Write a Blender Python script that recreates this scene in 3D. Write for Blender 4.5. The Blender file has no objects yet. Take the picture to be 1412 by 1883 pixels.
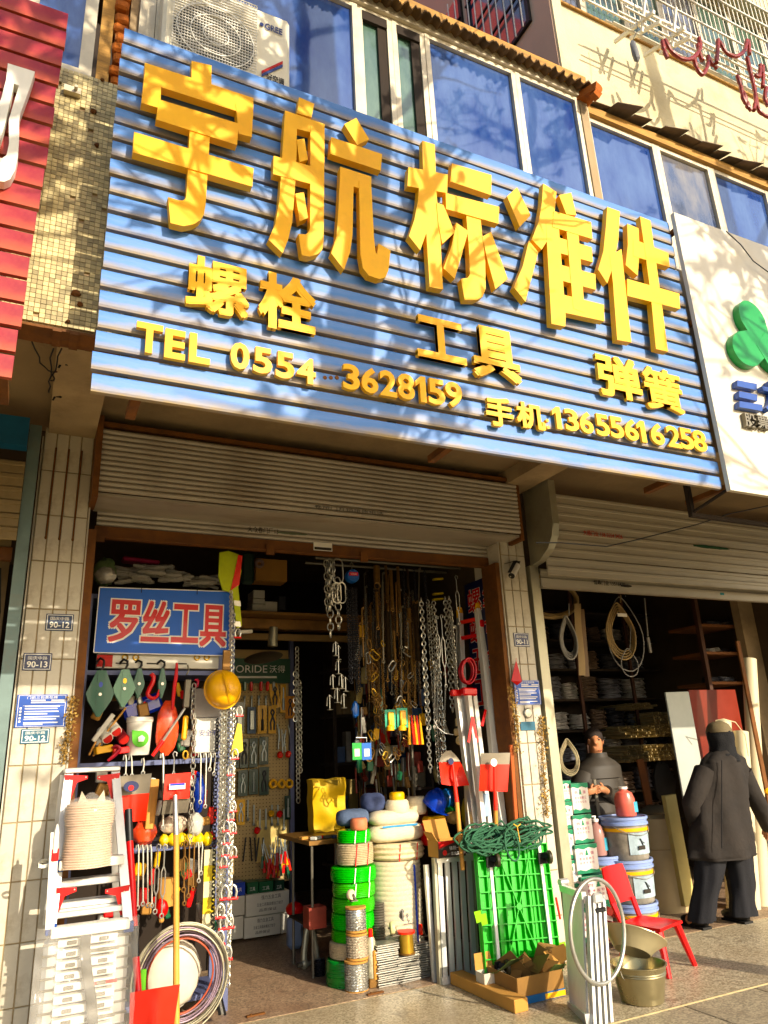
import bpy, math, random
from mathutils import Vector, Matrix, Euler
R = math.radians
rnd = random.Random(7)
SC = bpy.context.scene
COL = SC.collection

# ------------------------------------------------------------------ camera
FPX, CX, CY, EYE = 1340.0, 706.0, 941.5, 1.5
_ax = Vector((2867, 309, 1340)).normalized()
_az = Vector((-176, -4041, 1340)); _az = (_az - _ax*_az.dot(_ax)).normalized()
_ay = _az.cross(_ax)
camd = bpy.data.cameras.new('camera'); cam = bpy.data.objects.new('camera', camd); COL.objects.link(cam)
right = Vector((_ax.x, _ay.x, _az.x)); down = Vector((_ax.y, _ay.y, _az.y)); fwd = Vector((_ax.z, _ay.z, _az.z))
mw = Matrix.Identity(4)
for i, c in enumerate((right, -down, -fwd)):
    for j in range(3): mw[j][i] = c[j]
mw.translation = (0, 0, EYE)
cam.matrix_world = mw
camd.sensor_fit = 'HORIZONTAL'; camd.sensor_width = 36; camd.lens = 36*FPX/1412.0
camd.clip_start = 0.05; camd.clip_end = 3000
SC.camera = cam
# ------------------------------------------------------------------ sky, sun, exposure
SUN_EL, SUN_AZ = R(22.5), R(20)
sdir = Vector((math.sin(SUN_AZ)*math.cos(SUN_EL), -math.cos(SUN_AZ)*math.cos(SUN_EL), math.sin(SUN_EL)))
world = bpy.data.worlds.new('World'); SC.world = world; world.use_nodes = True
wn = world.node_tree.nodes; wl = world.node_tree.links
sky = wn.new('ShaderNodeTexSky'); sky.sky_type = 'NISHITA'; sky.sun_disc = False
sky.sun_elevation = SUN_EL; sky.sun_rotation = math.pi - SUN_AZ; sky.air_density = 1.0; sky.dust_density = 2.0
wl.new(sky.outputs[0], wn['Background'].inputs[0]); wn['Background'].inputs[1].default_value = 0.15
sund = bpy.data.lights.new('sun', 'SUN'); sun = bpy.data.objects.new('sun', sund); COL.objects.link(sun)
sund.energy = 3.5; sund.angle = R(0.4); sund.color = (1.0, 0.88, 0.70)
sun.rotation_euler = sdir.to_track_quat('Z', 'Y').to_euler(); sun.location = (4, -8, 9)
SC.view_settings.view_transform = 'Standard'; SC.view_settings.look = 'None'
SC.view_settings.gamma = 1.0; SC.view_settings.exposure = 0.80; SC.view_settings.use_curve_mapping = False

# ------------------------------------------------------------------ pixel -> place on a known plane
def ray(px, py):
    v = Vector(((px-CX)/FPX, (py-CY)/FPX, 1.0))
    return Vector((v.dot(_ax), v.dot(_ay), v.dot(_az)))
def P(px, py, Y):
    r = ray(px, py); r = r*(Y/r.y); r.z += EYE; return r
def G(px, py, z=0.0):
    r = ray(px, py); r = r*((z-EYE)/r.z); r.z += EYE; return r
def PX(px, py, X):
    r = ray(px, py); r = r*(X/r.x); r.z += EYE; return r
# ------------------------------------------------------------------ materials
def hx(s):
    s = s.lstrip('#'); c = [int(s[i:i+2], 16)/255 for i in (0, 2, 4)]
    return tuple(x/12.92 if x <= .04045 else ((x+.055)/1.055)**2.4 for x in c)
MATS = {}
def mat(name, col, rough=.55, metal=0.0, var=.18, scale=6.0, bump=0.0, bscale=60.0, dirt=0.0, dirtcol='#3a2c1c', dscale=3.0, trans=0.0, alpha=1.0, coat=0.0, isl=0.0, stretch=None, sheen=0.0):
    if name in MATS: return MATS[name]
    m = bpy.data.materials.new(name); m.use_nodes = True
    nt = m.node_tree; N = nt.nodes; L = nt.links; b = N['Principled BSDF']
    if isinstance(col, str): col = hx(col)
    g_ = .3*col[0]+.5*col[1]+.2*col[2]; col = tuple(max(0.0, g_+(c-g_)*1.12) for c in col)
    tc = N.new('ShaderNodeTexCoord'); mp = N.new('ShaderNodeMapping'); L.new(tc.outputs['Object'], mp.inputs[0])
    if stretch: mp.inputs['Scale'].default_value = stretch
    nz = N.new('ShaderNodeTexNoise'); nz.inputs['Scale'].default_value = scale; nz.inputs['Detail'].default_value = 6; nz.inputs['Roughness'].default_value = .6
    L.new(mp.outputs[0], nz.inputs['Vector'])
    rp = N.new('ShaderNodeValToRGB'); e = rp.color_ramp.elements
    e[0].position = .3; e[1].position = .7
    e[0].color = (*[max(0, c*(1-var)) for c in col], 1); e[1].color = (*[min(1, c*(1+var)) for c in col], 1)
    L.new(nz.outputs['Fac'], rp.inputs[0]); out = rp.outputs[0]
    if isl:
        ge = N.new('ShaderNodeNewGeometry'); hs = N.new('ShaderNodeHueSaturation')
        mr = N.new('ShaderNodeMapRange'); mr.inputs[3].default_value = 1-isl; mr.inputs[4].default_value = 1+isl*.6
        L.new(ge.outputs['Random Per Island'], mr.inputs[0]); L.new(mr.outputs[0], hs.inputs['Value']); L.new(out, hs.inputs['Color']); out = hs.outputs[0]
    if dirt:
        n2 = N.new('ShaderNodeTexNoise'); n2.inputs['Scale'].default_value = dscale; n2.inputs['Detail'].default_value = 8; n2.inputs['Roughness'].default_value = .7
        L.new(mp.outputs[0], n2.inputs['Vector'])
        r2 = N.new('ShaderNodeValToRGB'); r2.color_ramp.elements[0].position = .5; r2.color_ramp.elements[1].position = .72
        r2.color_ramp.elements[1].color = (dirt, dirt, dirt, 1)
        L.new(n2.outputs['Fac'], r2.inputs[0])
        mx = N.new('ShaderNodeMix'); mx.data_type = 'RGBA'
        L.new(r2.outputs[0], mx.inputs[0]); L.new(out, mx.inputs[6]); mx.inputs[7].default_value = (*hx(dirtcol), 1); out = mx.outputs[2]
    L.new(out, b.inputs['Base Color'])
    b.inputs['Roughness'].default_value = rough; b.inputs['Metallic'].default_value = metal
    b.inputs['Transmission Weight'].default_value = trans; b.inputs['Alpha'].default_value = alpha
    b.inputs['Coat Weight'].default_value = coat*.5; b.inputs['Specular IOR Level'].default_value = .35
    if rough > .15:
        r3 = N.new('ShaderNodeMapRange'); r3.inputs[3].default_value = max(.05, rough-.12); r3.inputs[4].default_value = min(1, rough+.12)
        L.new(nz.outputs['Fac'], r3.inputs[0]); L.new(r3.outputs[0], b.inputs['Roughness'])
    if bump:
        n3 = N.new('ShaderNodeTexNoise'); n3.inputs['Scale'].default_value = bscale; n3.inputs['Detail'].default_value = 4
        L.new(mp.outputs[0], n3.inputs['Vector'])
        bp = N.new('ShaderNodeBump'); bp.inputs['Strength'].default_value = bump; bp.inputs['Distance'].default_value = .01
        L.new(n3.outputs['Fac'], bp.inputs['Height']); L.new(bp.outputs[0], b.inputs['Normal'])
    MATS[name] = m; return m
def rows(m, col2, zper, lo=.55, hi=.9, axis='Z', noise=.25, nscale=9.0):
    """second colour that gathers towards one edge of every strip of height zper (rust, runs): uses object coords"""
    nt = m.node_tree; N = nt.nodes; L = nt.links; b = N['Principled BSDF']
    src = b.inputs['Base Color'].links[0].from_socket
    tc = N.new('ShaderNodeTexCoord'); sp = N.new('ShaderNodeSeparateXYZ'); L.new(tc.outputs['Object'], sp.inputs[0])
    dv = N.new('ShaderNodeMath'); dv.operation = 'DIVIDE'; L.new(sp.outputs[axis], dv.inputs[0]); dv.inputs[1].default_value = zper
    mp = N.new('ShaderNodeMapping'); L.new(tc.outputs['Object'], mp.inputs[0]); mp.inputs['Scale'].default_value = (.5, 1, 1.6)
    oi = N.new('ShaderNodeObjectInfo'); am = N.new('ShaderNodeMath'); am.operation = 'MULTIPLY'; am.inputs[1].default_value = 40
    L.new(oi.outputs['Random'], am.inputs[0])
    nz = N.new('ShaderNodeTexNoise'); nz.noise_dimensions = '4D'; nz.inputs['Scale'].default_value = nscale; nz.inputs['Detail'].default_value = 7; nz.inputs['Roughness'].default_value = .68
    L.new(mp.outputs[0], nz.inputs['Vector']); L.new(am.outputs[0], nz.inputs['W'])
    ad = N.new('ShaderNodeMath'); ad.operation = 'MULTIPLY_ADD'; ad.inputs[1].default_value = noise*4; L.new(nz.outputs['Fac'], ad.inputs[0])
    sb = N.new('ShaderNodeMath'); sb.operation = 'SUBTRACT'; sb.inputs[0].default_value = 1.0-noise*2; L.new(dv.outputs[0], sb.inputs[1]); L.new(sb.outputs[0], ad.inputs[2])
    rp = N.new('ShaderNodeMapRange'); rp.inputs[1].default_value = lo; rp.inputs[2].default_value = hi; L.new(ad.outputs[0], rp.inputs[0])
    mx = N.new('ShaderNodeMix'); mx.data_type = 'RGBA'; L.new(rp.outputs[0], mx.inputs[0]); L.new(src, mx.inputs[6]); mx.inputs[7].default_value = (*hx(col2), 1)
    L.new(mx.outputs[2], b.inputs['Base Color']); return m

# ------------------------------------------------------------------ mesh builder
class B:
    def __init__(s): s.v = []; s.f = []; s.xf = None
    def add(s, vs, fs):
        o = len(s.v)
        s.v += [(s.xf @ Vector(p)) if s.xf else Vector(p) for p in vs]
        s.f += [tuple(i+o for i in f) for f in fs]; return s
    def box(s, x0, x1, y0, y1, z0, z1):
        return s.add([(x0,y0,z0),(x1,y0,z0),(x1,y1,z0),(x0,y1,z0),(x0,y0,z1),(x1,y0,z1),(x1,y1,z1),(x0,y1,z1)],
                     [(0,3,2,1),(4,5,6,7),(0,1,5,4),(1,2,6,5),(2,3,7,6),(3,0,4,7)])
    def cbox(s, c, d, rot=(0,0,0), bev=0.0):
        m = Matrix.Translation(c) @ Euler(rot).to_matrix().to_4x4()
        x, y, z = d[0]/2, d[1]/2, d[2]/2
        if not bev:
            return s.add([m@Vector(p) for p in [(-x,-y,-z),(x,-y,-z),(x,y,-z),(-x,y,-z),(-x,-y,z),(x,-y,z),(x,y,z),(-x,y,z)]],
                     [(0,3,2,1),(4,5,6,7),(0,1,5,4),(1,2,6,5),(2,3,7,6),(3,0,4,7)])
        b = min(bev, x*.9, y*.9, z*.9); ring = []
        for zz, q in ((-z, b), (-z+b, 0), (z-b, 0), (z, b)):
            r = []
            for sx, sy in ((-1,-1),(1,-1),(1,1),(-1,1)):
                pts = [(sx*(x-b-q*.0), sy*(y-q)), (sx*(x-q), sy*(y-b))]
                if sx*sy > 0: pts.reverse()
                for p in (pts if sx*sy < 0 else pts): r.append((p[0], p[1], zz))
            ring.append(r)
        # order corners counter-clockwise
        rr = []
        for r in ring:
            rr.append(sorted(r, key=lambda p: math.atan2(p[1]/y, p[0]/x)))
        vs = [m@Vector(p) for r in rr for p in r]; fs = []
        for k in range(3):
            for i in range(8): j = (i+1) % 8; fs.append((k*8+i, k*8+j, (k+1)*8+j, (k+1)*8+i))
        fs.append(tuple(range(7, -1, -1))); fs.append(tuple(range(24, 32)))
        return s.add(vs, fs)
    def cyl(s, p0, p1, r0, r1=None, n=12, caps=True):
        p0 = Vector(p0); p1 = Vector(p1); r1 = r0 if r1 is None else r1
        d = (p1-p0).normalized(); a = d.orthogonal().normalized(); b = d.cross(a)
        vs = []
        for p, r in ((p0, r0), (p1, r1)):
            for i in range(n):
                t = 2*math.pi*i/n; vs.append(p+(a*math.cos(t)+b*math.sin(t))*r)
        fs = [(i, (i+1) % n, n+(i+1) % n, n+i) for i in range(n)]
        if caps: fs += [tuple(range(n-1, -1, -1)), tuple(range(n, 2*n))]
        return s.add(vs, fs)
    def tube(s, pts, r, n=6, closed=False, rads=None, caps=True):
        pts = [Vector(p) for p in pts]; k = len(pts); vs = []; fs = []
        d = (pts[1]-pts[0]).normalized(); a = d.orthogonal().normalized()
        for i in range(k):
            if closed: d = (pts[(i+1) % k]-pts[i-1]).normalized()
            else: d = (pts[min(i+1, k-1)]-pts[max(i-1, 0)])
            if d.length < 1e-9: d = Vector((0, 0, 1))
            d.normalize()
            a = a-d*a.dot(d)
            if a.length < 1e-6: a = d.orthogonal()
            a.normalize(); b = d.cross(a); rr = rads[i] if rads else r
            for j in range(n):
                t = 2*math.pi*j/n; vs.append(pts[i]+(a*math.cos(t)+b*math.sin(t))*rr)
        for i in range(k if closed else k-1):
            q = (i+1) % k
            for j in range(n): fs.append((i*n+j, i*n+(j+1) % n, q*n+(j+1) % n, q*n+j))
        if not closed and caps: fs += [tuple(range(n-1, -1, -1)), tuple(range((k-1)*n, k*n))]
        return s.add(vs, fs)
    def lathe(s, prof, c=(0,0,0), n=20, m=None, wob=0.0, seed=1):
        c = Vector(c); vs = []; fs = []; k = len(prof); rr = random.Random(seed)
        M = m or Matrix.Identity(4)
        for r, z in prof:
            for i in range(n):
                t = 2*math.pi*i/n; w = 1+wob*(rr.random()-.5)
                vs.append(c+(M@Vector((r*w*math.cos(t), r*w*math.sin(t), z))))
        for q in range(k-1):
            for i in range(n): j = (i+1) % n; fs.append((q*n+i, q*n+j, (q+1)*n+j, (q+1)*n+i))
        if prof[0][0] > 1e-4: fs.append(tuple(range(n-1, -1, -1)))
        if prof[-1][0] > 1e-4: fs.append(tuple(range((k-1)*n, k*n)))
        return s.add(vs, fs)
    def prism(s, pts, off):
        pts = [Vector(p) for p in pts]; off = Vector(off); n = len(pts)
        nrm = Vector((0,0,0))
        for i in range(n): nrm += (pts[i]-pts[0]).cross(pts[(i+1) % n]-pts[0])
        if nrm.dot(off) > 0: pts.reverse()
        return s.add(pts+[p+off for p in pts], [tuple(range(n)), tuple(range(2*n-1, n-1, -1))]+[(i, i+n, (i+1) % n+n, (i+1) % n) for i in range(n)])
    def sph(s, c, r, nu=12, nv=8, m=None, wob=0.0, seed=3):
        if not isinstance(r, (tuple, list)): r = (r, r, r)
        rr = random.Random(seed); M = m or Matrix.Identity(4); c = Vector(c); vs = []; fs = []
        for j in range(nv+1):
            ph = math.pi*j/nv
            for i in range(nu):
                t = 2*math.pi*i/nu; w = 1+(wob*(rr.random()-.5) if 0 < j < nv else 0)
                vs.append(c+(M@Vector((r[0]*math.sin(ph)*math.cos(t)*w, r[1]*math.sin(ph)*math.sin(t)*w, -r[2]*math.cos(ph)*w))))
        for j in range(nv):
            for i in range(nu): q = (i+1) % nu; fs.append((j*nu+i, j*nu+q, (j+1)*nu+q, (j+1)*nu+i))
        return s.add(vs, fs)
    def quad(s, a, b, c, d): return s.add([a, b, c, d], [(0, 1, 2, 3)])
    def grid(s, fn, nu, nv):
        vs = [fn(i/nu, j/nv) for j in range(nv+1) for i in range(nu+1)]
        return s.add(vs, [(j*(nu+1)+i, j*(nu+1)+i+1, (j+1)*(nu+1)+i+1, (j+1)*(nu+1)+i) for j in range(nv) for i in range(nu)])
    def mesh(s, name, m, smooth=35, off=None):
        me = bpy.data.meshes.new(name)
        vs = [(p-off) for p in s.v] if off is not None else s.v
        me.from_pydata([tuple(p) for p in vs], [], s.f)
        if m:
            for q in (m if isinstance(m, (list, tuple)) else [m]): me.materials.append(q)
        if smooth:
            me.polygons.foreach_set('use_smooth', [True]*len(me.polygons))
            me.set_sharp_from_angle(angle=R(smooth))
        me.update(); return me
    def build(s, name, m, parent=None, smooth=35, **tags):
        if parent is None:
            if tags.get('origin'): o0 = Vector(tags.pop('origin'))
            else:
                xs = [p.x for p in s.v]; ys = [p.y for p in s.v]; zs = [p.z for p in s.v]
                o0 = Vector(((min(xs)+max(xs))/2, (min(ys)+max(ys))/2, min(zs)))
            me = s.mesh(name, m, smooth, o0)
            o = bpy.data.objects.new(name, me); COL.objects.link(o); o.location = o0
        else:
            w = wloc(parent)
            me = s.mesh(name, m, smooth, w)
            o = bpy.data.objects.new(name, me); COL.objects.link(o); o.parent = parent
        for k, v in tags.items():
            if v is not None: o[k] = v
        return o
def wloc(o):
    p = Vector((0, 0, 0))
    while o is not None: p += o.location; o = o.parent
    return p
def thing(name, label, category, loc, group=None):
    o = bpy.data.objects.new(name, None); COL.objects.link(o); o.location = loc; o.empty_display_size = .1
    o['label'] = label; o['category'] = category
    if group: o['group'] = group
    return o
def inst(src, parent=None, loc=(0,0,0), rot=(0,0,0), scl=(1,1,1)):
    """real copy of a mesh object sharing its mesh"""
    o = bpy.data.objects.new(src.name.split('.')[0], src.data); COL.objects.link(o)
    o.parent = parent; o.location = loc; o.rotation_euler = rot; o.scale = scl; return o
def put(me, name, parent=None, loc=(0,0,0), rot=(0,0,0), scl=(1,1,1), **tags):
    o = bpy.data.objects.new(name, me); COL.objects.link(o)
    if parent is not None: o.parent = parent; loc = Vector(loc)-wloc(parent)
    o.location = loc; o.rotation_euler = rot; o.scale = scl
    for k, v in tags.items():
        if v is not None: o[k] = v
    return o
def clone(root, loc, label, group=None, rotz=0.0):
    r = root.copy(); COL.objects.link(r); r.location = loc; r.rotation_euler = (0, 0, rotz); r['label'] = label
    if group: r['group'] = group
    for ch in list(root.children):
        c = ch.copy(); COL.objects.link(c); c.parent = r
        for g in ch.children:
            d = g.copy(); COL.objects.link(d); d.parent = c
    return r
# text as mesh: cached, normalised to its box
TXT = {}
def textdata(body, offset=0.0, ext=0.0, space=1.0):
    k = (body, offset, ext, space)
    if k in TXT: return TXT[k]
    cu = bpy.data.curves.new('txt', 'FONT'); cu.body = body; cu.size = 1; cu.offset = offset; cu.extrude = ext; cu.space_character = space
    cu.resolution_u = 3
    o = bpy.data.objects.new('txt', cu); COL.objects.link(o)
    dg = bpy.context.evaluated_depsgraph_get()
    me = bpy.data.meshes.new_from_object(o.evaluated_get(dg))
    vs = [v.co.copy() for v in me.vertices]; fs = [tuple(p.vertices) for p in me.polygons]
    bpy.data.objects.remove(o); bpy.data.curves.remove(cu); bpy.data.meshes.remove(me)
    x0 = min(v.x for v in vs); x1 = max(v.x for v in vs); y0 = min(v.y for v in vs); y1 = max(v.y for v in vs)
    vs = [Vector(((v.x-x0)/(x1-x0), (v.y-y0)/(y1-y0), (v.z/(2*ext)+.5) if ext else 0)) for v in vs]
    TXT[k] = (vs, fs); return TXT[k]
def text(b, body, o, u, v, n=None, offset=0.0, space=1.0):
    """add lettering to builder b: box corner o, width vector u, height vector v, thickness vector n"""
    o, u, v = Vector(o), Vector(u), Vector(v)
    vs, fs = textdata(body, offset, .05 if n is not None else 0.0, space)
    n = Vector(n) if n is not None else Vector((0,0,0))
    b.add([o+u*p.x+v*p.y+n*p.z for p in vs], fs); return b
def ptext(b, body, x0, y0, x1, y1, ytop, Y, thick=0.0, offset=0.0, space=1.0, bold=0.0):
    a = P(x0, y0, Y); c = P(x1, y1, Y); t = P(x0, ytop, Y)
    if bold:
        e = bold*(t.z-a.z)
        for i, (dx, dz) in enumerate(((-1,-1),(1,-1),(1,1),(-1,1),(0,0))):
            q = .0005*i
            text(b, body, (a.x+e+dx*e, Y-q, a.z+e+dz*e), (c.x-a.x-2*e, 0, 0), (0, 0, t.z-a.z-2*e), (0, -thick, 0) if thick else None, offset, space)
        return b
    return text(b, body, (a.x, Y, a.z), (c.x-a.x, 0, 0), (0, 0, t.z-a.z), (0, -thick, 0) if thick else None, offset, space)
def prect(x0, y0, x1, y1, Y):
    """pixel rectangle -> X0,X1,Z0,Z1 on plane Y (x0,y0 upper left corner; x1,y1 lower right)"""
    xm, ym = (x0+x1)/2, (y0+y1)/2
    return P(x0, ym, Y).x, P(x1, ym, Y).x, P(xm, y1, Y).z, P(xm, y0, Y).z
# ================================================================== materials shared by the setting
M_conc = mat('concrete', '#a08c6e', .85, var=.2, scale=3, bump=.25, bscale=40, dirt=.5, dirtcol='#5c4a34', dscale=2.2)
M_soff = mat('soffit_paint', '#8d7a5e', .9, var=.15, scale=2, bump=.1, dirt=.4, dirtcol='#5a4730', dscale=1.5)
M_tilep = mat('pillar_tile', '#c6bfae', .4, var=.14, scale=5, bump=.1, bscale=25, dirt=.7, dirtcol='#7d6a4c', dscale=5)
M_grout = mat('grout', '#9a8a6c', .9, var=.2, bump=.3)
M_mosaic = mat('mosaic_tile', '#c9b98a', .45, var=.12, scale=3, isl=.45, dirt=.4, dirtcol='#6d6248', dscale=2)
M_cream = mat('cream_wall', '#c6bc9c', .88, var=.14, scale=2.5, bump=.35, bscale=70, dirt=.6, dirtcol='#a58f5d', dscale=1.3)
M_pink = mat('pinkish_wall', '#c6a993', .9, var=.06, scale=2, bump=.15)
M_frame = mat('aluminium_frame', '#c9bfa8', .42, .25, var=.12, scale=8, dirt=.4, dirtcol='#8f7a55', dscale=9)
M_woodtrim = mat('old_wood_trim', '#a8814a', .8, var=.35, scale=7, stretch=(.3, 1, 3), bump=.3)
M_roof = mat('corrugated_old', '#6b5233', .85, var=.4, scale=6, dirt=.6, dirtcol='#2f2415', dscale=5, bump=.3)
M_tin = mat('tin_awning', '#6d5f4c', .7, .2, var=.35, scale=5, dirt=.6, dirtcol='#33281b', dscale=4)
M_rail = mat('rusty_rail', '#6e4622', .7, .2, var=.3, scale=9, dirt=.6, dirtcol='#3a2411', dscale=6, bump=.15)
M_shut = mat('shutter_slat', '#aaa294', .5, .25, var=.15, scale=4, stretch=(.25, 1, 2), dirt=.5, dirtcol='#6a5334', dscale=5)
M_shut2 = mat('shutter_slat_pale', '#bab2a0', .48, .25, var=.1, scale=4, stretch=(.25, 1, 2), dirt=.4, dirtcol='#7d6a48', dscale=4)
rows(M_shut, '#6a5638', .036, lo=.7, hi=1.35, noise=.32, nscale=4); rows(M_shut2, '#84745a', .082, lo=.75, hi=1.4, noise=.3, nscale=4)
M_bar = mat('shutter_bottom_bar', '#6b4320', .65, .2, var=.25, scale=8, dirt=.5, dirtcol='#3b2310', dscale=6)
M_silver = mat('silver_guide', '#a8a48f', .4, .55, var=.12, scale=5, dirt=.3, dirtcol='#6c6048')
M_steel = mat('dull_steel', '#6f6a5e', .5, .6, var=.2)
M_dark = mat('dark_interior', '#2a2119', .9, var=.3, scale=3)  # near-black base carries the interior shade; dark fittings share it
M_black = mat('black_plastic', '#141414', .45, var=.2)
M_brick = mat('red_brick', '#a05a28', .9, var=.3, scale=14, bump=.6, bscale=50)
M_white = mat('white_paint', '#e6e2d6', .45, var=.05, scale=4, dirt=.2, dirtcol='#b3a888')
M_print = mat('printed_white', '#f2efe6', .5, var=.02)
M_ink = mat('dark_ink', '#2a241c', .7, var=.1)
M_redink = mat('red_ink', '#b0281c', .6, var=.1)
def glass_mat(name, col, dust, rough=.06):
    m = bpy.data.materials.new(name); m.use_nodes = True; nt = m.node_tree; N = nt.nodes; L = nt.links; b = N['Principled BSDF']
    tc = N.new('ShaderNodeTexCoord'); nz = N.new('ShaderNodeTexNoise'); nz.inputs['Scale'].default_value = 5; nz.inputs['Detail'].default_value = 9; nz.inputs['Roughness'].default_value = .65
    mp = N.new('ShaderNodeMapping'); mp.inputs['Scale'].default_value = (1, 1, .35); L.new(tc.outputs['Object'], mp.inputs[0]); L.new(mp.outputs[0], nz.inputs['Vector'])
    rp = N.new('ShaderNodeValToRGB'); rp.color_ramp.elements[0].position = .35; rp.color_ramp.elements[1].position = .72
    rp.color_ramp.elements[0].color = (*hx(col), 1); rp.color_ramp.elements[1].color = (*hx(dust), 1)
    L.new(nz.outputs['Fac'], rp.inputs[0]); L.new(rp.outputs[0], b.inputs['Base Color'])
    b.inputs['Roughness'].default_value = rough; b.inputs['Specular IOR Level'].default_value = .75
    b.inputs['Coat Weight'].default_value = 1.0; b.inputs['Coat Roughness'].default_value = .03
    n2 = N.new('ShaderNodeTexNoise'); n2.inputs['Scale'].default_value = 1.6; n2.inputs['Detail'].default_value = 1
    L.new(tc.outputs['Object'], n2.inputs['Vector'])
    bp = N.new('ShaderNodeBump'); bp.inputs['Strength'].default_value = .06; bp.inputs['Distance'].default_value = .05; L.new(n2.outputs['Fac'], bp.inputs['Height'])
    L.new(bp.outputs[0], b.inputs['Normal']); L.new(bp.outputs[0], b.inputs['Coat Normal'])
    return m
M_glassb = glass_mat('blue_tinted_glass', '#15397f', '#4c699c')
M_glassd = glass_mat('dusty_dark_glass', '#2c3f63', '#8b8478', .1)
M_glassg = glass_mat('greenish_frosted_glass', '#2e5348', '#5d7a66', .25)
# ground ------------------------------------------------------------
def floor_mat(name, c1, c2, c3, rough):
    m = bpy.data.materials.new(name); m.use_nodes = True; nt = m.node_tree; N = nt.nodes; L = nt.links; b = N['Principled BSDF']
    tc = N.new('ShaderNodeTexCoord'); vo = N.new('ShaderNodeTexVoronoi'); vo.inputs['Scale'].default_value = 95; L.new(tc.outputs['Object'], vo.inputs['Vector'])
    rp = N.new('ShaderNodeValToRGB'); E_ = rp.color_ramp.elements; E_[0].color = (*hx(c1), 1); E_[1].color = (*hx(c2), 1); E_[0].position = .15; E_[1].position = .8
    sp = N.new('ShaderNodeSeparateColor'); L.new(vo.outputs['Color'], sp.inputs[0]); L.new(sp.outputs[0], rp.inputs[0])
    nz = N.new('ShaderNodeTexNoise'); nz.inputs['Scale'].default_value = 1.7; nz.inputs['Detail'].default_value = 8; nz.inputs['Roughness'].default_value = .65; L.new(tc.outputs['Object'], nz.inputs['Vector'])
    mr = N.new('ShaderNodeMapRange'); mr.inputs[1].default_value = .42; mr.inputs[2].default_value = .72; mr.inputs[4].default_value = .75; L.new(nz.outputs['Fac'], mr.inputs[0])
    mx = N.new('ShaderNodeMix'); mx.data_type = 'RGBA'; L.new(mr.outputs[0], mx.inputs[0]); L.new(rp.outputs[0], mx.inputs[6]); mx.inputs[7].default_value = (*hx(c3), 1)
    n4 = N.new('ShaderNodeTexNoise'); n4.inputs['Scale'].default_value = 4.5; n4.inputs['Detail'].default_value = 10; n4.inputs['Roughness'].default_value = .75; n4.inputs['Distortion'].default_value = 1.2; L.new(tc.outputs['Object'], n4.inputs['Vector'])
    m4 = N.new('ShaderNodeMapRange'); m4.inputs[1].default_value = .52; m4.inputs[2].default_value = .68; m4.inputs[4].default_value = .6; L.new(n4.outputs['Fac'], m4.inputs[0])
    x4 = N.new('ShaderNodeMix'); x4.data_type = 'RGBA'; L.new(m4.outputs[0], x4.inputs[0]); L.new(mx.outputs[2], x4.inputs[6]); x4.inputs[7].default_value = (*hx('#564838'), 1)
    L.new(x4.outputs[2], b.inputs['Base Color'])
    m2 = N.new('ShaderNodeMapRange'); m2.inputs[3].default_value = rough-.14; m2.inputs[4].default_value = rough+.15; L.new(nz.outputs['Fac'], m2.inputs[0]); L.new(m2.outputs[0], b.inputs['Roughness'])
    bp = N.new('ShaderNodeBump'); bp.inputs['Strength'].default_value = .12; bp.inputs['Distance'].default_value = .003; L.new(vo.outputs['Distance'], bp.inputs['Height']); L.new(bp.outputs[0], b.inputs['Normal'])
    return m
M_terr = floor_mat('terrazzo', '#8c7c60', '#cfc0a0', '#9c8868', .42)
M_terr2 = floor_mat('terrazzo_reddish', '#786450', '#b89c7c', '#87664c', .5)
M_pave = floor_mat('granite_paving', '#867a64', '#b8a888', '#8c7c60', .6)
M_asph = mat('asphalt', '#4a4a4c', .9, var=.25, scale=30, bump=.3, bscale=120)
M_joint = mat('mortar_joint', '#b3a27c', .85, var=.25, scale=12)

B().box(-400, 400, -400, 400, -.30, -.16).build('ground', M_asph, kind='structure')
pv = B().box(-9, 12, -8, 3.79, -.159, -.022).build('pavement', M_joint, kind='structure')  # extended unseen behind the camera to bounce warm light onto the soffit
me = B().cbox((0,0,0), (.592, .592, .03), bev=.004).mesh('paving_slab', M_pave)
for i in range(13):
    for j in range(6):
        put(me, 'paving_slab', pv, (1.3+i*.6-.3, 3.79-.3-j*.6, -.015), (0, 0, 0))
B().box(-6, 9, 3.80, 4.985, -.159, 0).build('shop_forecourt', M_terr, kind='structure')
B().box(-6, 9, 5.005, 9.2, -.159, .001).build('shop_floor', M_terr2, kind='structure')
B().box(-6, 9, 4.986, 5.004, -.159, -.002).build('floor_joint', M_joint, kind='structure')
B().box(-6, 9, 3.791, 3.80, -.159, .004).build('step_edge', M_joint, kind='structure')
for px, py, lb in ((470, 1868, 'small metal shutter stop set in the floor joint, left'), (690, 1828, 'small metal shutter stop set in the floor joint near the spools')):
    g = G(px, py); b = B(); b.cbox((g.x, g.y, .006), (.12, .028, .010), (0, 0, .05), bev=.003); b.cyl((g.x-.03, g.y, .009), (g.x-.03, g.y, .016), .006, n=8); b.build('floor_stop', M_rail, label=lb, category='floor stop')

# ================================================================== the shop building
bld = thing('shop_building', 'old two storey shop building with tiled pillars and enclosed balcony windows', 'building', (1.8, 5.0, 0))
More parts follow.
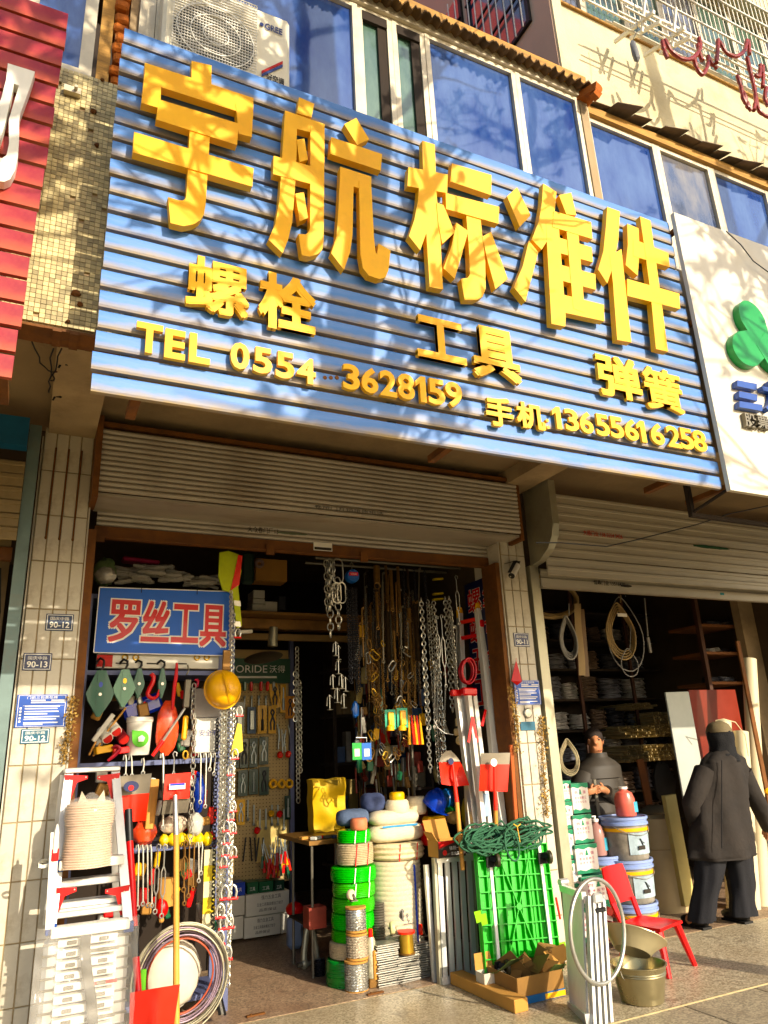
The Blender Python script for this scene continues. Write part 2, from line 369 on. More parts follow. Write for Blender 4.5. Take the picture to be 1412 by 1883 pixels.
# inner shell
M_inw = mat('shaded_grimy_wall', '#4a3d2c', .9, var=.3, scale=2, bump=.2, dirt=.5, dirtcol='#1f1810', dscale=2)  # wall colour darkened to carry the interior shade, grime mottled over it
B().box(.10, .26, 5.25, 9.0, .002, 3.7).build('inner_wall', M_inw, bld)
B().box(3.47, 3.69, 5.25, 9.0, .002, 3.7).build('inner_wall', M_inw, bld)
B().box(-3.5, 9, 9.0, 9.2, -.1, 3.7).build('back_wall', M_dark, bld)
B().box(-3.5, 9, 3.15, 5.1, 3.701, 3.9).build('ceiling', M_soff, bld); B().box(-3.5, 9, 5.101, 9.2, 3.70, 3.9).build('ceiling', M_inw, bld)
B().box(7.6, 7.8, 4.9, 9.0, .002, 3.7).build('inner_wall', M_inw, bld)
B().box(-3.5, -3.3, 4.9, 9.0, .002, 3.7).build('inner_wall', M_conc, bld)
def pillar(x0, x1, rowz=.30):
    p = B().box(x0, x1, 4.852, 5.25, -.02, 3.58).build('pillar', M_grout, bld)
    n = 4 if x1-x0 > .27 else 3; w = (x1-x0)/n
    meT = B().cbox((0,0,0), (w-.007, .012, rowz-.007), bev=.0025).mesh('tile', M_tilep)
    for i in range(n):
        for k in range(12):
            z = .02+rowz*(k+.5)
            put(meT, 'tile', p, (x0+w*(i+.5), 4.850+rnd.uniform(-.0012, .0012), z), (rnd.uniform(-.004, .004), rnd.uniform(-.003, .003), rnd.uniform(-.01, .01)))
    for x in (x0, x1):   # side faces
        s = -1 if x == x0 else 1
        B().box(min(x+s*.003, x+s*.012), max(x+s*.003, x+s*.012), 4.86, 5.245, .02, 3.56).build('side_lining', M_tilep, p)
    return p
pillar(-.04, .262); pillar(3.465, 3.70)
# beams over the pillars running out to the balcony edge
for x0, x1 in ((-.02, .262), (3.46, 3.72), (-2.6, -2.3)):
    B().box(x0, x1, 3.175, 4.848, 3.581, 3.698).build('beam', M_conc, bld)
B().box(-.02, .262, 4.849, 5.25, 3.5815, 3.699).build('beam', M_conc, bld)
# balcony edge beam with mosaic on its front
B().box(-3.5, 3.72, 3.06, 3.174, 3.30, 4.74).build('balcony_edge', M_conc, bld)
B().box(3.721, 9, 3.06, 3.174, 3.30, 4.74).build('balcony_edge', M_conc, bld)
mb = B(); s = .023
for i in range(22):
    for k in range(62):
        x = -.26+i*s; z = 3.315+k*s
        if rnd.random() < .012: continue
        mb.box(x+.0012, x+s-.0012, 3.048-rnd.uniform(0, .0015), 3.062, z+.0012, z+s-.0012)
mb.build('mosaic', M_mosaic, bld, smooth=0, kind='stuff')
mb = B()
for i in range(20):
    for k in range(62):
        x = 3.50+i*s; z = 3.315+k*s
        if rnd.random() < .02: continue
        mb.box(x+.0012, x+s-.0012, 3.048-rnd.uniform(0, .0015), 3.062, z+.0012, z+s-.0012)
mb.build('mosaic', M_mosaic, bld, smooth=0, kind='stuff')
# bits on the mosaic: bracket, bolts, broken lip
b = B(); a = P(133, 168, 3.03); b.cbox((a.x, 3.03, a.z), (.075, .03, .035)); b.cyl((a.x+.015, 3.02, a.z), (a.x+.015, 2.99, a.z), .008, n=8); b.build('wall_bracket', M_frame, bld)
b = B()
for px, py, r in ((188, 148, .008), (172, 205, .016), (178, 268, .012), (140, 540, .02), (147, 560, .014), (125, 592, .010)):
    a = P(px, py, 3.045); b.sph((a.x, 3.042, a.z), (r, .012, r*.8), 8, 6, wob=.6, seed=int(px))
b.build('rust_stump', M_rail, bld)
b = B()
for i in range(15):
    x = -.25+i*.035; b.box(x, x+.036, 3.04, 3.175, 3.285+rnd.uniform(-.008, .004), 3.2995)
b.build('broken_lip', M_rail, bld)
b = B()
for px0, py0, px1, py1 in ((58, 628, 108, 684), (95, 640, 92, 722), (110, 640, 95, 700)):
    p0 = P(px0, py0, 3.6); p1 = P(px1, py1, 4.0); pts = [p0.lerp(p1, t/8)+Vector((rnd.uniform(-.01, .01), 0, -.06*math.sin(t/8*math.pi))) for t in range(9)]
    b.tube(pts, .004, 5)
b.build('loose_wire', M_black, bld)
b = B()
for px, py, Y in ((113, 668, 3.9), (102, 728, 4.3), (163, 735, 4.4), (128, 612, 3.2), (126, 622, 3.25), (150, 612, 3.2), (155, 625, 3.25)):
    a = P(px, py, Y); b.cyl(a, a+Vector((.03, -.02, -.012)), .007, n=6); b.cyl(a, a+Vector((-.012, 0, -.03)), .006, n=6)
b.build('ceiling_stub', M_black, bld)
# brick column left of the windows
X0 = P(208, 60, 3.12).x; X1 = P(236, 60, 3.12).x
B().box(X0+.01, X1-.01, 3.085, 3.19, 4.741, 6.6).build('brick_core', M_conc, bld)
z = 4.75; k = 0
while z < 6.5:
    h = .062+rnd.uniform(-.006, .006); w = (X1-X0)*rnd.uniform(.82, 1.05)
    B().cbox(((X0+X1)/2+rnd.uniform(-.008, .008), 3.105+rnd.uniform(-.012, .012), z+h/2), (w, .11, h), (0, rnd.uniform(-.08, .08), rnd.uniform(-.12, .12)), bev=.012).build('brick', M_brick, bld)
    z += h+.012
# ---- windows of the balcony
ZH = P(950, 140, 3.1).z
ZS = 4.745
def zat(px, py, Y): return P(px, py, Y).z
def window(x0, x1, z0, z1, Y, glass, fr=.035, dep=.05, mid=None, sub=True):
    w = B()
    w.box(x0, x0+fr, Y-dep, Y+.01, z0, z1); w.box(x1-fr, x1, Y-dep, Y+.01, z0, z1)
    w.box(x0+fr, x1-fr, Y-dep+.002, Y+.01, z0, z0+fr); w.box(x0+fr, x1-fr, Y-dep+.002, Y+.01, z1-fr, z1)
    f = w.build('window', M_frame, bld)
    i = fr*.9
    g = B().box(x0+i, x1-i, Y-.022, Y-.016, z0+i, z1-i).build('pane', glass, f)
    return f
WY = 3.12
def wx(px, py=170): return P(px, py, WY).x
xs = [wx(283, 60), wx(655, 130), wx(720, 150), wx(781, 170), wx(950, 230), wx(1058, 270)]
window(xs[0], xs[1], ZS, ZH, WY, M_glassb)
window(xs[1]+.002, xs[2], ZS, ZH, WY+.005, M_glassg)
window(xs[2]+.002, xs[3], ZS, ZH, WY+.005, M_glassg)
window(xs[3]+.002, xs[4], ZS, ZH, WY, M_glassb)
window(xs[4]+.002, xs[5]+.05, ZS, ZH, WY, M_glassb)
for k in (1, 2):  # solid dark strips paint the shade of open gaps by the green panes
    B().box(xs[k+1]-.10, xs[k+1]-.04, 3.085, 3.094, ZS+.04, ZH-.04).build('window_gap_shade', M_dark, bld)
    B().box(xs[k]+.036, xs[k+1]-.036, 3.07, 3.092, ZH-.11, ZH-.035).build('window_gap_shade', M_dark, bld)
x0 = wx(40, 60); window(x0, wx(176, 60), ZS, ZH+.3, WY+.01, M_glassb, fr=.06)
B().box(wx(184, 60), X0-.002, 3.08, 3.19, 4.741, 6.6).build('window_post', M_woodtrim, bld)
B().box(X1+.002, wx(252, 60), 3.10, 3.19, 4.741, 6.6).build('window_post', M_conc, bld)
B().box(wx(253, 60), wx(282, 60), 3.07, 3.15, 4.741, 6.6).build('window_post', M_frame, bld)
# dark room behind the panes
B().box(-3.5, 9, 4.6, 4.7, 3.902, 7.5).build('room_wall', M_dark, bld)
# head trim and corrugated roof edge
B().box(xs[0]-.1, xs[5]+.11, 3.05, 3.15, ZH+.002, ZH+.07).build('head_rail', M_frame, bld)
B().box(xs[0]-.1, xs[5]+.12, 3.03, 3.15, ZH+.072, ZH+.19).build('head_trim', M_woodtrim, bld)
def corr(x0, x1, y0, y1, z0, z1, pitch, amp, n=None):
    n = n or int((x1-x0)/pitch*8)
    b = B(); vs = []; rr = random.Random(4)
    for i in range(n+1):
        x = x0+(x1-x0)*i/n; w = amp*math.sin(2*math.pi*(x-x0)/pitch); j = rr.uniform(-.012, .012)
        for t in (0, .5, 1): vs.append((x, y0+(y1-y0)*t+(j if t == 0 else 0), z0+(z1-z0)*t+w))
        for t in (0, .5, 1): vs.append((x, y0+(y1-y0)*t+(j if t == 0 else 0), z0+(z1-z0)*t+w+.012))
    fs = []
    for i in range(n):
        a, c = i*6, (i+1)*6
        fs += [(a, c, c+1, a+1), (a+1, c+1, c+2, a+2), (a+3, a+4, c+4, c+3), (a+4, a+5, c+5, c+4), (a, a+3, c+3, c)]
    b.add(vs, fs); return b
zr = P(950, 97, 2.97).z
corr(xs[0]-.3, xs[5]+.17, 2.97, 4.2, zr, zr+.35, .075, .016).build('roof', M_roof, bld, smooth=60)
b = B(); a = P(1083, 172, 3.0)
b.cbox((a.x, 3.0, a.z), (.07, .16, .07), (.2, .1, .3)); b.cyl((a.x+.05, 2.95, a.z+.03), (a.x+.06, 3.25, a.z+.05), .04, n=10); b.cbox((a.x+.01, 2.95, a.z-.06), (.06, .05, .05), (.3, .5, .1))
b.build('roof_end', M_brick, bld)
B().box(xs[5]+.051, xs[5]+.12, 3.06, 3.2, 4.741, ZH+.05).build('party_pier', M_conc, bld)
# ---- neighbour's balcony to the right
XR = xs[5]+.15; WYR = 3.2
ZHR = P(1200, 275, WYR).z
def wr(px, py=330): return P(px, py, WYR).x
cuts = [XR, wr(1203, 310), wr(1300, 330), wr(1405, 370), wr(1405, 370)+1.0, wr(1405, 370)+2.0]
for i in range(5): window(cuts[i]+(.002 if i else .02), cuts[i+1], ZS, ZHR, WYR, M_glassd if i % 2 else M_glassb, fr=.04)
B().box(XR, 9, 3.12, 3.25, ZHR+.002, ZHR+.08).build('head_rail', M_woodtrim, bld)
B().box(XR-.028, XR+.018, 3.1, 3.3, ZS, ZHR+.12).build('side_post', M_frame, bld)
# ragged tin awning: separate sheets
x = XR-.06; i = 0
while x < 7.5:
    w = .16+rnd.uniform(-.04, .05); zz = ZHR+.09; dy = rnd.uniform(-.05, .03)
    b = B()
    pts = [(x, 3.36, zz+.10), (x+w*1.12, 3.36, zz+.10), (x+w*1.15, 3.06+dy-rnd.uniform(-.02, .05), zz+.012+rnd.uniform(-.006, .012)), (x, 3.06+dy, zz+rnd.uniform(-.015, .0))]
    b.prism(pts, (0, 0, .006)); b.build('awning_sheet', M_tin, bld, smooth=0); x += w*1.02; i += 1
# ---- upper storeys: cream front and its left return
YU = 3.42
XU = P(1028, 90, YU).x
B().box(XU, 10, YU, YU+.25, ZHR+.10, P(1228, 105, YU).z).build('upper_wall', M_cream, bld)
B().box(XU, 10, YU+.45, YU+.6, P(1228, 105, YU).z-.3, 14).build('upper_wall_recess', M_cream, bld)
B().box(XU-.06, XU+.0, YU-.03, 7.5, 5.9, 14).build('return_wall', M_pink, bld)
B().box(XU-.05, XU+.05, YU-.05, YU-.031, P(1030, 100, YU).z-.6, 14).build('corner_pipe', M_cream, bld)
B().box(-2.0, XU-.062, 7.5, 7.7, 5.9, 14).build('upper_wall_back', mat('red_wall', '#8e2f22', .8, var=.2), bld)
# windows with bars on the return wall
for y0, y1, za, zb in ((3.62, 4.5, 0, 1), (4.6, 5.6, 0, 1)):
    zl = PX(945, 88, XU-.06).z
    f = B(); X = XU-.062
    f.box(X-.03, X, y0, y1, zl, zl+.04); f.box(X-.03, X, y0, y0+.04, zl+.04, zl+1.6); f.box(X-.03, X, y1-.04, y1, zl+.04, zl+1.6)
    for k in (1, 2, 3): f.box(X-.05, X-.03, y0, y1, zl+.4*k, zl+.4*k+.02)
    w = f.build('barred_window', M_black, bld)
    B().box(X-.012, X-.004, y0+.04, y1-.04, zl+.04, zl+1.6).build('pane', M_glassd, w)
    for k in range(8):
        y = y0+.06+k*(y1-y0-.12)/7; B().cyl((X-.055, y, zl-.02), (X-.055, y, zl+1.6), .007, n=6).build('bar', M_white, w)
SC.cycles.max_bounces = 6; SC.cycles.diffuse_bounces = 3; SC.cycles.glossy_bounces = 3; SC.cycles.transmission_bounces = 4; SC.cycles.transparent_max_bounces = 8
SC.cycles.caustics_reflective = False; SC.cycles.caustics_refractive = False
# ================================================================== the blue slatted sign
M_slat = rows(mat('blue_sheet_slat', '#5580bd', .48, .0, var=.12, scale=3, stretch=(.4, 1, 3), dirt=.35, dirtcol='#8f9cba', dscale=3), '#a8905c', .075, lo=.50, hi=1.12, noise=.30, nscale=6)
M_slatin = mat('slat_flange', '#75684f', .7, .1, var=.3, scale=10)
M_gold = mat('gold_letter', '#fbb900', .5, var=.07, scale=4, dirt=.35, dirtcol='#d39a12', dscale=7)
YS = 2.75
SX0, SX1, SZ0, SZ1 = .118, 3.585, 2.882, 4.80
sign = thing('shop_sign', 'large blue slatted shop sign with raised yellow lettering above the open shutter', 'sign', ((SX0+SX1)/2, YS, SZ0))
NS = 20; pitch = (SZ1-SZ0)/NS
for k in range(NS):
    z0 = SZ0+k*pitch; h = pitch*.80 if k < NS-1 else pitch*.86
    b = B(); x0 = SX0+rnd.uniform(-.006, .006); x1 = SX1+rnd.uniform(-.006, .006); d = rnd.uniform(-.003, .003)
    prof = [(YS+.028, 0), (YS+.004, .0), (YS, .010), (YS-.0015, h*.5), (YS, h-.006), (YS+.004, h), (YS+.028, h), (YS+.028, h-.003), (YS+.007, h-.003), (YS+.007, .004), (YS+.028, .004)]
    n = 14; vs = []; ph = rnd.uniform(0, 6)
    for i in range(n+1):
        x = x0+(x1-x0)*i/n; wv = .0022*math.sin(ph+i*1.3)
        for y, zz in prof: vs.append((x, y+d+wv, zz+wv*.6))
    m = len(prof); fs = [(i*m+j, i*m+(j+1) % m, (i+1)*m+(j+1) % m, (i+1)*m+j) for i in range(n) for j in range(m)]
    fs += [tuple(range(m)), tuple(n*m+j for j in range(m-1, -1, -1))]
    b.add(vs, [f[::-1] for f in fs])
    me = b.mesh('slat', M_slat, 14)
    put(me, 'slat', sign, (0, 0, z0))
for i in range(9):
    x = SX0+.12+i*(SX1-SX0-.24)/8
    B().box(x-.016, x+.016, YS+.030, YS+.062, SZ0+.02, SZ1-.02).build('frame_bar', M_steel, sign)
B().box(SX0+.02, SX1-.02, YS+.064, YS+.10, SZ0+.04, SZ0+.08).build('frame_bar', M_rail, sign)
B().box(SX0+.02, SX1-.02, YS+.064, YS+.10, SZ1-.16, SZ1-.12).build('frame_bar', M_rail, sign)
for x in (.3, 1.8, 3.3):
    for z in (SZ0+.06, SZ1-.14): B().box(x-.02, x+.02, YS+.101, 3.055, z-.018, z+.018).build('bracket', M_rail, sign)
YL = YS-.062   # front of the big letters
def letter(strokes, ox, oy, sc, name='letter', thick=.040):
    b = B()
    for i, st in enumerate(strokes):
        y = YL-.0013*(i % 6)
        b.prism([P(ox+x/sc, oy+yy/sc, y) for x, yy in st], (0, thick+.0006*(i % 4), 0))
    return b.build(name, M_gold, sign, smooth=30)
A = (200, 80, 2.615); Bc = (720, 240, 2.567)
letter([[(398,83),(494,105),(494,200),(398,175)], [(173,92),(696,262),(694,350),(172,185)], [(171,150),(253,180),(248,312),(157,285)],
 [(610,290),(696,290),(688,450),(625,433)], [(240,268),(625,385),(617,488),(228,365)], [(122,425),(697,600),(690,688),(116,523)],
 [(390,405),(487,430),(466,775),(458,820),(440,848),(410,868),(360,878),(297,863),(285,738),(330,752),(355,755),(368,748),(373,735)]], *A)
letter([[(915,258),(988,290),(975,355),(905,335)], [(848,322),(1038,388),(1037,445),(846,395)],
 [(847,330),(905,395),(903,540),(895,700),(882,860),(862,945),(836,1008),(768,942),(800,870),(818,770),(828,640),(836,500)],
 [(970,395),(1038,395),(1033,950),(1027,990),(1005,1012),(965,1025),(928,1018),(912,915),(945,918),(960,908),(968,885)],
 [(793,540),(975,590),(972,675),(790,628)], [(903,462),(940,458),(958,558),(918,570)], [(897,722),(938,715),(958,838),(918,855)],
 [(1132,388),(1190,358),(1252,460),(1195,488)], [(1070,450),(1314,532),(1308,612),(1064,530)], [(1113,592),(1263,640),(1262,715),(1110,665)],
 [(1112,640),(1178,655),(1172,920),(1160,1005),(1131,1088),(1070,1008),(1095,930),(1104,800)],
 [(1203,660),(1263,690),(1275,930),(1282,1000),(1290,1013),(1297,962),(1355,995),(1345,1090),(1330,1125),(1300,1132),(1250,1115),(1222,1080),(1210,1010)]], *A)
letter([[(145,48),(204,66),(212,300),(228,470),(243,750),(180,738),(163,470),(150,250)], [(80,172),(265,208),(262,295),(75,262)],
 [(130,255),(210,290),(165,480),(135,565),(82,498),(108,420),(125,330)], [(212,340),(245,352),(298,480),(240,535),(222,450)],
 [(285,155),(472,210),(470,305),(278,240)], [(255,295),(508,360),(505,440),(258,370)],
 [(352,390),(418,400),(442,620),(444,745),(430,785),(400,800),(345,800),(328,700),(360,695),(370,680),(365,560)],
 [(305,435),(362,475),(330,590),(298,700),(245,650),(285,540)], [(428,500),(470,478),(548,700),(490,748),(450,600)]], *Bc)
letter([[(545,310),(592,268),(657,400),(605,455)], [(648,520),(692,575),(665,680),(632,808),(577,740),(620,640)],
 [(715,250),(778,290),(770,380),(735,520),(708,562),(662,515),(695,430),(710,340)], [(728,420),(785,400),(822,880),(820,925),(755,912),(735,560)],
 [(790,305),(848,293),(872,400),(825,395)], [(765,380),(942,432),(948,512),(760,455)], [(780,503),(945,551),(950,622),(775,573)],
 [(790,632),(962,678),(965,752),(790,705)], [(810,775),(1002,822),(1004,900),(820,860)], [(820,400),(876,412),(912,860),(858,840)]], *Bc)
letter([[(1018,360),(1078,382),(1070,520),(1045,640),(1018,722),(975,655),(1000,570),(1012,450)], [(1030,590),(1085,560),(1132,1000),(1065,988),(1045,720)],
 [(1112,440),(1166,462),(1170,560),(1162,685),(1105,635),(1115,540)], [(1140,512),(1306,578),(1313,645),(1140,592)],
 [(1172,405),(1222,425),(1240,560),(1262,720),(1305,1045),(1248,1030),(1222,760),(1195,560)], [(1112,700),(1358,770),(1362,842),(1113,780)]], *Bc)
def small(body, x0, y0, x1, y1, ytop, off=.03, th=.022, nm='letter', Y=YS-.02, m=None, par=None):
    b = B()
    if body == '1':
        a = P(x0, y0, Y); c = P(x1, y1, Y); t = P(x0, ytop, Y); w = c.x-a.x; h = t.z-a.z
        b.prism([(a.x+w*u, Y, a.z+h*v) for u, v in ((.42, 0), (1, 0), (1, 1), (.55, 1), (0, .78), (0, .58), (.42, .72))], (0, -th, 0))
    elif ord(body[0]) > 255: ptext(b, body, x0, y0, x1, y1, ytop, Y, th, .006, bold=.028 if body not in '簧螺' else .018)
    else: ptext(b, body, x0, y0, x1, y1, ytop, Y, th, off)
    return b.build(nm, m or M_gold, par or sign, smooth=30)
# row 2
small('螺', 338, 570, 455, 602, 470, .022, .025); small('栓', 472, 603, 578, 618, 500, .024, .025)
small('工', 764, 658, 854, 676, 582, .03, .025); small('具', 868, 694, 955, 705, 600, .026, .025)
small('弹', 1100, 728, 1180, 746, 652, .022, .022); small('簧', 1186, 752, 1257, 768, 676, .016, .022)
# row 3
for ch, x0, y0, x1, y1, yt in (('T', 247, 649, 296, 655, 594), ('E', 300, 661, 338, 666, 607), ('L', 345, 669, 384, 673, 615)):
    small(ch, x0, y0, x1, y1, yt, .035)
x = 421
for ch, x0, y0, yt in (('0', 421, 680, 631), ('5', 463, 688, 640), ('5', 504, 697, 648), ('4', 543, 706, 659)):
    small(ch, x0, y0, x0+35, y0+5, yt, .03)
for i, ch in enumerate('3628159'):
    x0 = (628, 662, 696, 729, 762, 785, 817)[i]; y0 = 718+(x0-628)*.172
    small(ch, x0, y0, x0+(31 if ch != '1' else 19), y0+4, y0-47, .028 if ch != '1' else .018, .022)
small('手', 892, 783, 942, 788, 730, .028, .02); small('机', 948, 787, 1000, 795, 740, .028, .02)
small(':', 1001, 791, 1007, 792, 773, .02, .02)
for i, ch in enumerate('13655616258'):
    x0 = (1015, 1038, 1065, 1095, 1121, 1148, 1171, 1196, 1226, 1250, 1274)[i]; y0 = 789+(x0-1015)*.158
    small(ch, x0, y0, x0+(25 if ch != '1' else 16), y0+4, y0-40+(x0-1015)*.008, .026 if ch != '1' else .016, .016)
for px in (597, 608, 619):
    a = P(px, 695, YS-.002); B().cyl((a.x, YS+.002, a.z), (a.x, YS-.006, a.z), .010, n=10).build('old_fixing', M_rail, sign)
# ================================================================== red slatted sign of the left neighbour
M_red = rows(mat('red_sheet_slat', '#8a1a2e', .4, var=.25, scale=2, coat=.25, dirt=.45, dirtcol='#c45a3a', dscale=2.5), '#b4502c', .09, lo=.5, hi=1.1, noise=.3, nscale=3)
rs = thing('red_slat_sign', 'red slatted shop sign with part of a white letter, left of the blue sign', 'sign', (-.6, 2.72, 2.88))
RX1t, RX1b = -.115, -.152
zt = P(125, 20, 2.75).z; zb = P(22, 695, 2.75).z; NR = 17; rp_ = (zt-zb)/NR
for k in range(NR):
    z0 = zb+k*rp_; h = rp_*.84; xr = RX1b+(RX1t-RX1b)*k/NR+rnd.uniform(-.004, .004)
    b = B(); b.box(-1.7, xr, YS, YS+.022, 0, h); put(b.mesh('slat', M_red), 'slat', rs, (0, 0, z0), (0, rnd.uniform(-.002, .002), 0))
for x in (-.28, -.9, -1.5): B().box(x, x+.03, YS+.024, YS+.05, zb, zt).build('frame_bar', M_steel, rs)
B().box(-.2, -.17, YS+.051, 3.04, zb+.02, zb+.05).build('bracket', M_rail, rs); B().box(-.2, -.17, YS+.051, 3.04, zt-.5, zt-.47).build('bracket', M_rail, rs)
b = B(); q = 5.431
b.prism([P(x/q, y/q, YS-.05) for x, y in ((78,632),(348,715),(300,870),(205,1130),(188,1215),(192,1330),(178,1560),(150,1700),(100,1790),(40,1815),(-60,1800),(-60,1560),(20,1580),(65,1550),(90,1440),(88,1195),(125,1070),(190,855),(140,835),(95,1040),(60,1200),(0,1400),(-60,1500),(-60,1150),(10,990),(60,800))], (0, .045, 0))
b.build('letter', M_white, rs)
# ================================================================== white sign of the right neighbour
M_wsign = mat('white_sign_panel', '#d2ccbc', .5, var=.07, scale=2, dirt=.45, dirtcol='#cbb98c', dscale=2)
ws = thing('white_sign', 'white panel sign with green three armed emblem right of the blue sign', 'sign', (5.0, 2.66, 2.86))
WS = 2.70
wx0 = P(1290, 640, WS).x
B().box(wx0, 7.6, WS, WS+.03, 2.86, 4.83).build('panel', M_wsign, ws)
for z in (2.88, 4.0, 4.7): B().box(wx0+.01, wx0+.04, WS+.031, 3.04, z, z+.03).build('arm', M_rail, ws)
zl_ = P(1265, 943, WS+.3).z; B().box(wx0-.02, wx0+.01, WS+.28, WS+.31, zl_, 3.06).build('arm', M_dark, ws)
B().box(wx0-.02, 7.6, WS+.28, WS+.31, zl_-.026, zl_-.001).build('arm', M_dark, ws)
B().cyl((wx0, WS+.295, zl_), (wx0+.02, WS+.02, 2.88), .010, n=6).build('arm', M_dark, ws)
M_green = mat('green_emblem', '#0f8f45', .35, var=.1, coat=.3, scale=5)
def w4(x, y, Y=WS-.05): return P(1200+x/3.245, 380+y/3.245, Y)
b = B()
def blob(pts, Y): b.prism([w4(x, y, Y) for x, y in pts], (0, .05, 0))
# three rounded arms
for i, (cx_, cy_, ang) in enumerate(((585, 640, 100), (540, 860, 215), (740, 900, -20))):
    c = w4(655, 800, WS-.05); e = w4(cx_, cy_, WS-.05); d = (e-c); L_ = d.length; d.normalize(); nn = Vector((d.z, 0, -d.x)); r = .125
    pts = []
    for k in range(13): t = -math.pi/2+math.pi*k/12; pts.append(c+d*(L_*.78)+d*(math.cos(t)*r*1.15)+nn*(math.sin(t)*r))
    pts += [c+nn*.085-d*.02, c-nn*.085-d*.02]
    b.prism([p+Vector((0, -.0015*i, 0)) for p in pts], (0, .05, 0))
b.build('emblem', M_green, ws)
M_blue = mat('blue_letter', '#2f4f96', .4, var=.08)
b = B()
for y0, x0, x1 in ((1035, 505, 622), (1100, 516, 625), (1160, 518, 655)):
    p = [w4(x0, y0, WS-.04), w4(x1, y0+22, WS-.04), w4(x1, y0+60, WS-.04), w4(x0, y0+36, WS-.04)]; b = B(); b.prism(p, (0, .038, 0)); b.build('letter', M_blue, ws)
b = B(); ptext(b, '力', 1400, 760, 1440, 766, 705, WS-.003, .038, .03); b.build('letter', M_blue, ws)
for i, ch in enumerate('股票代码'):
    b = B(); x0 = 1365+i*23; y0 = 787+i*3.4; ptext(b, ch, x0, y0, x0+21, y0+3, y0-24, WS-.003, .03, .015); b.build('letter', M_steel, ws)
# cable hanging across
b = B(); pts = [P(x, y, 2.66) for x, y in ((1335, 425), (1362, 450), (1385, 480), (1412, 500), (1450, 525))]; b.tube(pts, .004, 5); b.build('sign_cable', M_black, ws)
b = B(); pts = [P(x, y, 3.3) for x, y in ((985, 998), (1030, 998), (1115, 1005), (1160, 995), (1200, 985), (1280, 965), (1340, 945), (1412, 930))]; b.tube(pts, .004, 5)
b.build('cable', M_black, label='thin dark cable sagging in front of the pale roller shutter', category='cable')
# ================================================================== roller shutters
def shutter(name, label, x0, x1, zbox0, zbox1, ybox, zbot, ycur, m, mbar, pitch, prof='rib', sag=0.0, first=True):
    t = thing(name, label, 'roller shutter', ((x0+x1)/2, ycur, zbot))
    n = int((zbox1-zbox0)/pitch)
    meS = B(); h = pitch
    pr = [(0, 0), (-.006, h*.12), (-.011, h*.35), (-.012, h*.6), (-.008, h*.85), (0, h*.97), (.008, h*.97), (.008, 0)] if prof == 'rib' else [(0, 0), (-.003, h*.05), (-.004, h*.55), (-.012, h*.62), (-.013, h*.86), (-.004, h*.93), (0, h*.985), (.008, h*.985), (.008, 0)]
    k = len(pr); vs = [(x, y, z) for x in (x0, x1) for y, z in pr]
    meS.add(vs, [(j, k+j, k+(j+1) % k, (j+1) % k) for j in range(k)]+[tuple(range(k-1, -1, -1)), tuple(range(k, 2*k))])
    me = meS.mesh('slat', m, 25)
    for i in range(n): put(me, 'slat', t, (0, ybox+rnd.uniform(-.0015, .0015), zbox0+i*pitch), (rnd.uniform(-.05, .05), rnd.uniform(-.0008, .0008), 0))
    if zbot < zbox0:
        n2 = int((zbox0-zbot-.09)/pitch)+1
        vs2 = [(x, y, z) for x in (x0+.03, x1-.03) for y, z in pr]
        b2 = B(); b2.add(vs2, meS.f); me2 = b2.mesh('slat', m, 25)
        for i in range(n2): put(me2, 'slat', t, (0, ycur, zbot+.09+i*pitch), (rnd.uniform(-.03, .03), 0, 0))
        b = B(); b.box(x0+.02, x1-.02, ycur-.014, ycur+.02, zbot, zbot+.085); b.box(x0+.02, x1-.02, ycur-.030, ycur-.0145, zbot, zbot+.012); b.build('bottom_bar', mbar, t)
    return t
BX0, BX1 = P(190, 770, 4.6).x, P(960, 900, 4.6).x
s1 = shutter('roller_shutter', 'rusty beige roller shutter half rolled up under the blue sign', .30, 3.545, 3.15, 3.60, 4.66, 2.945, 5.03, M_shut, M_bar, .036)
# recessed lower curtain: lip between box and curtain
B().box(.30, 3.545, 4.676, 5.015, 3.128, 3.146).build('box_lip', M_shut, s1)
B().box(.285, 3.56, 4.652, 4.69, 3.601, 3.63).build('box_top', M_rail, s1)
B().box(.262, .299, 4.63, 4.9, 3.10, 3.66).build('side_plate', M_rail, s1); B().box(3.546, 3.58, 4.66, 4.84, 3.10, 3.62).build('side_plate', M_rail, s1)
B().box(.264, .325, 4.87, 5.08, 0, 2.958).build('guide', M_rail, s1); B().box(3.415, 3.463, 4.87, 5.08, 0, 2.954).build('guide', M_rail, s1)
for px in (183, 497, 670):
    a = P(px, 998+ (px-183)*.07, 5.0); B().box(a.x-.03, a.x+.03, 4.995, 5.012, 2.915, 2.99).build('lock_tab', M_rail, s1)
b = B(); ptext(b, '大众卷门厂13', 455, 978, 512, 983, 967, 5.016, 0, .01); b.build('lettering', M_ink, s1, smooth=0)
b = B(); a = P(577, 1010, 5.01); c = P(611, 1000, 5.01); B().box(a.x, c.x, 5.0145, 5.0155, a.z-.005, c.z+.004).build('maker_plate', M_white, s1)
b = B(); b.box(a.x+.006, c.x-.006, 5.0135, 5.0142, a.z+.001, a.z+.022); b.build('plate_print', M_ink, s1)
b = B(); ptext(b, '卷帘门开锁维修电话', 578, 934, 705, 944, 928, 4.642, 0, .0); b.build('lettering', M_ink, s1, smooth=0)
